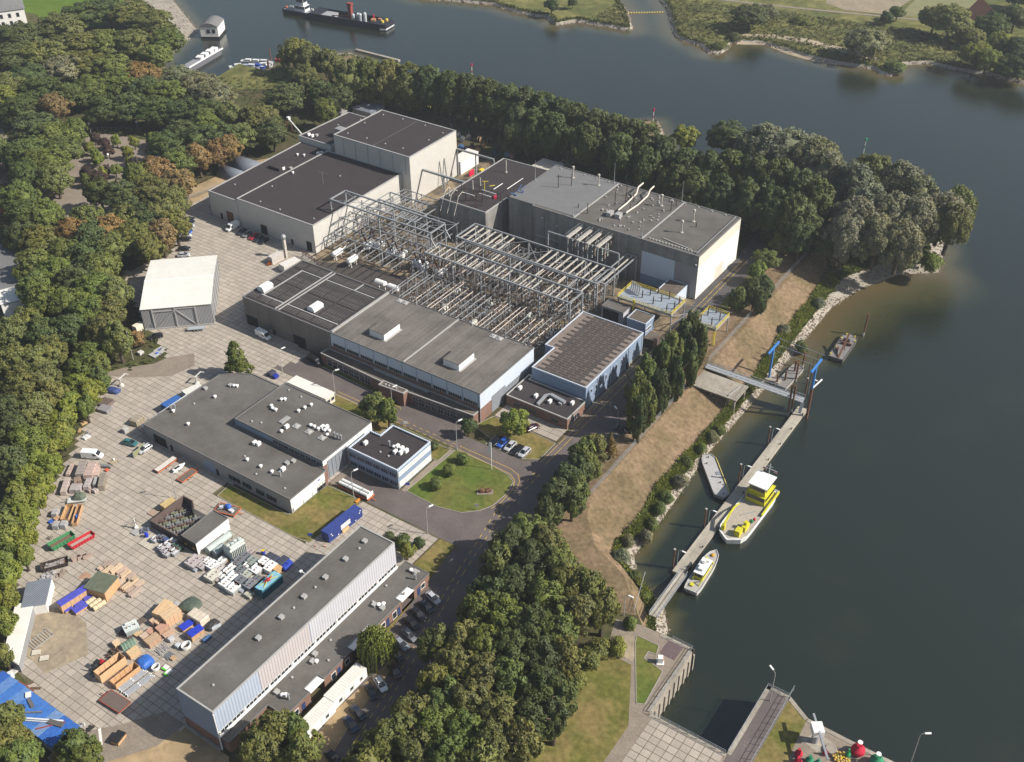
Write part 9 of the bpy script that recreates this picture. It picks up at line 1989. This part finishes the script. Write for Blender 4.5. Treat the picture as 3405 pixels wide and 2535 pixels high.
t=thing('quay_crane','white-hooded quay crane with a long pale jib','crane',(-26.8,144.9,.06),-.95);PC(t,'pedestal',MB().lathe(0,0,[(.75,0),(.7,3)],10),'grey_metal');PC(t,'hood',MB().box(-1.3,-1.1,3,1.3,1.1,4.6),'white_paint');PC(t,'jib',MB().bar((-3.4,0,4.2),(7.5,0,4.7),.4),'grey_metal')
# rails, lamps, flag, signs
def rail(label,pts,h_=1.1,z=.1,m_='grey_metal',step=2.0,name='railing',solid=False):
    t=thing(name,label,'railing' if name=='railing' else 'fence',(pts[0][0],pts[0][1],z));o=Vector((pts[0][0],pts[0][1],0));q,p_=MB(),MB()
    for a,b in zip(pts,pts[1:]):
        a,b=Vector((a[0],a[1],0))-o,Vector((b[0],b[1],0))-o;n=max(1,int((b-a).length/step))
        for zz in ((h_,h_*.55) if not solid else (h_,h_*.75,h_*.5,h_*.25)):q.bar(a+Vector((0,0,zz)),b+Vector((0,0,zz)),.06)
        for k in range(n+1):p=a+(b-a)*(k/n);p_.bar(p,p+Vector((0,0,h_)),.09)
    PC(t,'rail',q,m_);PC(t,'posts',p_,m_)
rail('grey railing along the white lock wall',[(-62.6,152.3),(-57.7,152.2),(-57.6,132.7)]);rail('grey railing across the head of the lock basin',[(-57,132.2),(-40.4,132.2)]);rail('grey railing round the tip of the lock pier',[(-40,132.6),(-40,152.1),(-35.2,152.1)]);rail('tall grey fence along the inner side of the lock pier',[(-35.1,154),(-35.1,112)],1.9)
rail('wire fence along the top of the brown embankment',[(-102.9,330),(-102.7,252)],2,0,'grey_metal',3,'wire_fence',True);rail('wire fence from the concrete platform down to the forest',[(-102.5,239),(-101.6,178)],2,0,'grey_metal',3,'wire_fence',True);rail('fence between the brown trees and the sand track',[(-312.5,236),(-308.5,262),(-306,290),(-308,318),(-313,336)],1.8,0,'grey_metal',3,'wire_fence',True);rail('low fence beside the gangway foot',[(-73.4,154.3),(-77,166)],1.2,0)
rail('pale fence behind the car park',[(-398,259),(-378,273)],1.4,0,'trim')
for x,y,hgt,rz,lb in ((-183.8,177.8,9,1.0,'street lamp beside the flat white cabin'),(-165.1,180.8,9,1.2,'street lamp before the brick entrance block'),(-140.8,178.1,9.5,1.2,'street lamp at the corner of the park lawn'),(-151.5,148.4,8.5,1.2,'street lamp beside the trailer with white tubes'),(-127.7,148.4,8.5,1.2,'street lamp on the verge near the long hall'),(-204.4,177.7,8.5,1.2,'street lamp in front of the ribbed-roof hall'),(-188.9,122.9,8.5,.8,'yard lamp behind the roofless pen'),(-246.8,158,9.5,2.4,'tall lamp post at the bend of the yard lane'),(-109.2,209,7,2.6,'street lamp at the end of the young poplars'),(-38.2,149,9,2.6,'lamp at the tip of the lock pier'),(-9.2,151,9,.6,'lamp at the lower right corner of the view'),(-74.9,152.3,7,0,'lamp beside the gangway foot and bushes'),(-270.4,156.8,7,2.6,'lamp in the wood below the white hall')):
    t=thing('street_lamp',lb,'lamp',(x,y,0),rz,'street lamps');PC(t,'post',MB().tube((0,0,0),(0,0,hgt-.6),.11,6,.07).path([(0,0,hgt-.6),(.25,0,hgt),(1.0,0,hgt+.15)],.06,6),'trim');PC(t,'head',MB().bar((.8,0,hgt+.14),(2.0,0,hgt+.18),.36,.2),'white_paint')
for x,y,lb in ((-362.7,208.4,'beside the forest path'),(-377.3,271.3,'at the far corner of the car park'),(-392.7,259,'by the pale fence'),(-370.3,235.4,'in the middle of the car park'),(-361.3,243.2,'among the small purple trees'),(-309,234,'at the head of the paved yard'),(-377.2,210.2,'by the red-shuttered house')):
    t=thing('globe_lamp','white globe lamp '+lb,'lamp',(x,y,0),0,'globe lamps');PC(t,'post',MB().tube((0,0,0),(0,0,4.2),.08,6),'trim');PC(t,'globe',MB().blob(0,0,4.6,.5,.5,.5),'white_paint')
t=thing('flagpole','flagpole with a hanging white flag on the park lawn','flagpole',(-128.6,176.9,0));PC(t,'pole',MB().tube((0,0,0),(0,0,9),.09,6),'white_paint');PC(t,'flag',MB().prism([(-.1,-.03),(-1.0,-.3),(-1.0,-.2),(-.1,.03)],5.4,8.8,[(-.1,-.03),(-.6,-.1),(-.6,-.05),(-.1,.03)]),'white_paint')
t=thing('stone_memorial','dark brown stone group lying on the park lawn','monument',(-124.8,168.5,.05),.6);PC(t,'stone',MB().blob(-.9,0,.4,1,.6,.7,7,5,.2).blob(.7,.2,.4,1.1,.6,.8,7,5,.2),'rust');PC(t,'plinth',MB().cb(0,0,0,4.2,2,.12),'footpath')
t=thing('lifebuoy_station','white cabinet with an orange lifebuoy on the lock island','cabinet',(-61.9,145.2,.03),.5);PC(t,'cabinet',MB().cb(0,0,.2,1.1,1.1,1.6).cb(0,0,0,1.6,1.6,.2),'white_paint');q=MB()
for k in range(10):a=k*.628;q.bar((.6,.35*math.cos(a),1.1+.35*math.sin(a)),(.6,.35*math.cos(a+.628),1.1+.35*math.sin(a+.628)),.14)
PC(t,'lifebuoy',q,'matt',(.6,.10,.04))
for x,y,c,lb in ((-122.7,162,(.3,.3,.3),'grey sign post at the curve of the park lawn'),(-163.2,178.7,(.2,.05,.3),'violet traffic sign before the entrance block'),(-158.3,178,(.6,.6,.58),'white board on the verge behind the office block'),(-142.1,158.6,(.03,.06,.3),'blue sign post at the park lawn corner by the office block'),(-150.3,131,(.03,.06,.3),'blue sign post at the tip of the workshop lawn')):
    t=thing('sign_post',lb,'sign',(x,y,0),.6);PC(t,'post',MB().tube((0,0,0),(0,0,2),.05,6),'trim');PC(t,'board',MB().box(-.55,-.04,1.3,.55,.04,2.1),'matt',c)
t=thing('yellow_barrier','yellow tubular barrier before the brick entrance block','barrier',(-166.5,183.3,0));PC(t,'bar',MB().bar((-1.8,0,.9),(1.8,.1,.9),.12).bar((-1.8,0,0),(-1.8,0,.9),.12).bar((1.8,.1,0),(1.8,.1,.9),.12).bar((0,0,0),(0,0,.9),.12),'yellow_paint')
t=thing('pipe_crane','white tubular boom on a rust frame beside the sand track','crane',(-325,308,0));PC(t,'boom',MB().tube((0,0,5),(11,-4,2),.3,8).cb(0,0,4.8,1.2,1.2,1),'white_paint');PC(t,'frame',MB().bar((-1.5,0,0),(-1,0,4.8),.25).bar((2.5,-1,0),(2,-.8,4.4),.25),'rust')
t=thing('radar_tower','slim grey tower with a bulky head behind the white box trailer','tower',(-251.2,228.3,0));PC(t,'shaft',MB().bar((0,0,0),(0,0,7),.9),'purlin');PC(t,'head',MB().blob(0,0,8,1.0,.9,1.0),'grey_metal')

# ---------------------------------------------------------------- labels that would fit several things: say which by place in the view
def finish_labels():
    inv=cam_o.matrix_world.inverted();by={}
    for o in S.objects:
        if o.parent is None and 'label' in o:by.setdefault(o['label'],[]).append(o)
    W_=('leftmost','second','third','fourth','fifth','sixth','seventh','eighth','ninth','tenth','eleventh','twelfth')
    for lb,os_ in by.items():
        n=len(os_)
        if n<2 or n>12 or o.get('kind'):continue
        def sx(o):p=inv @ o.location;return p.x/-p.z
        for k,o in enumerate(sorted(os_,key=sx)):o['label']='%s, %s' % (lb,('leftmost' if k==0 else 'rightmost' if k==n-1 else W_[k]+' from left'))
finish_labels()
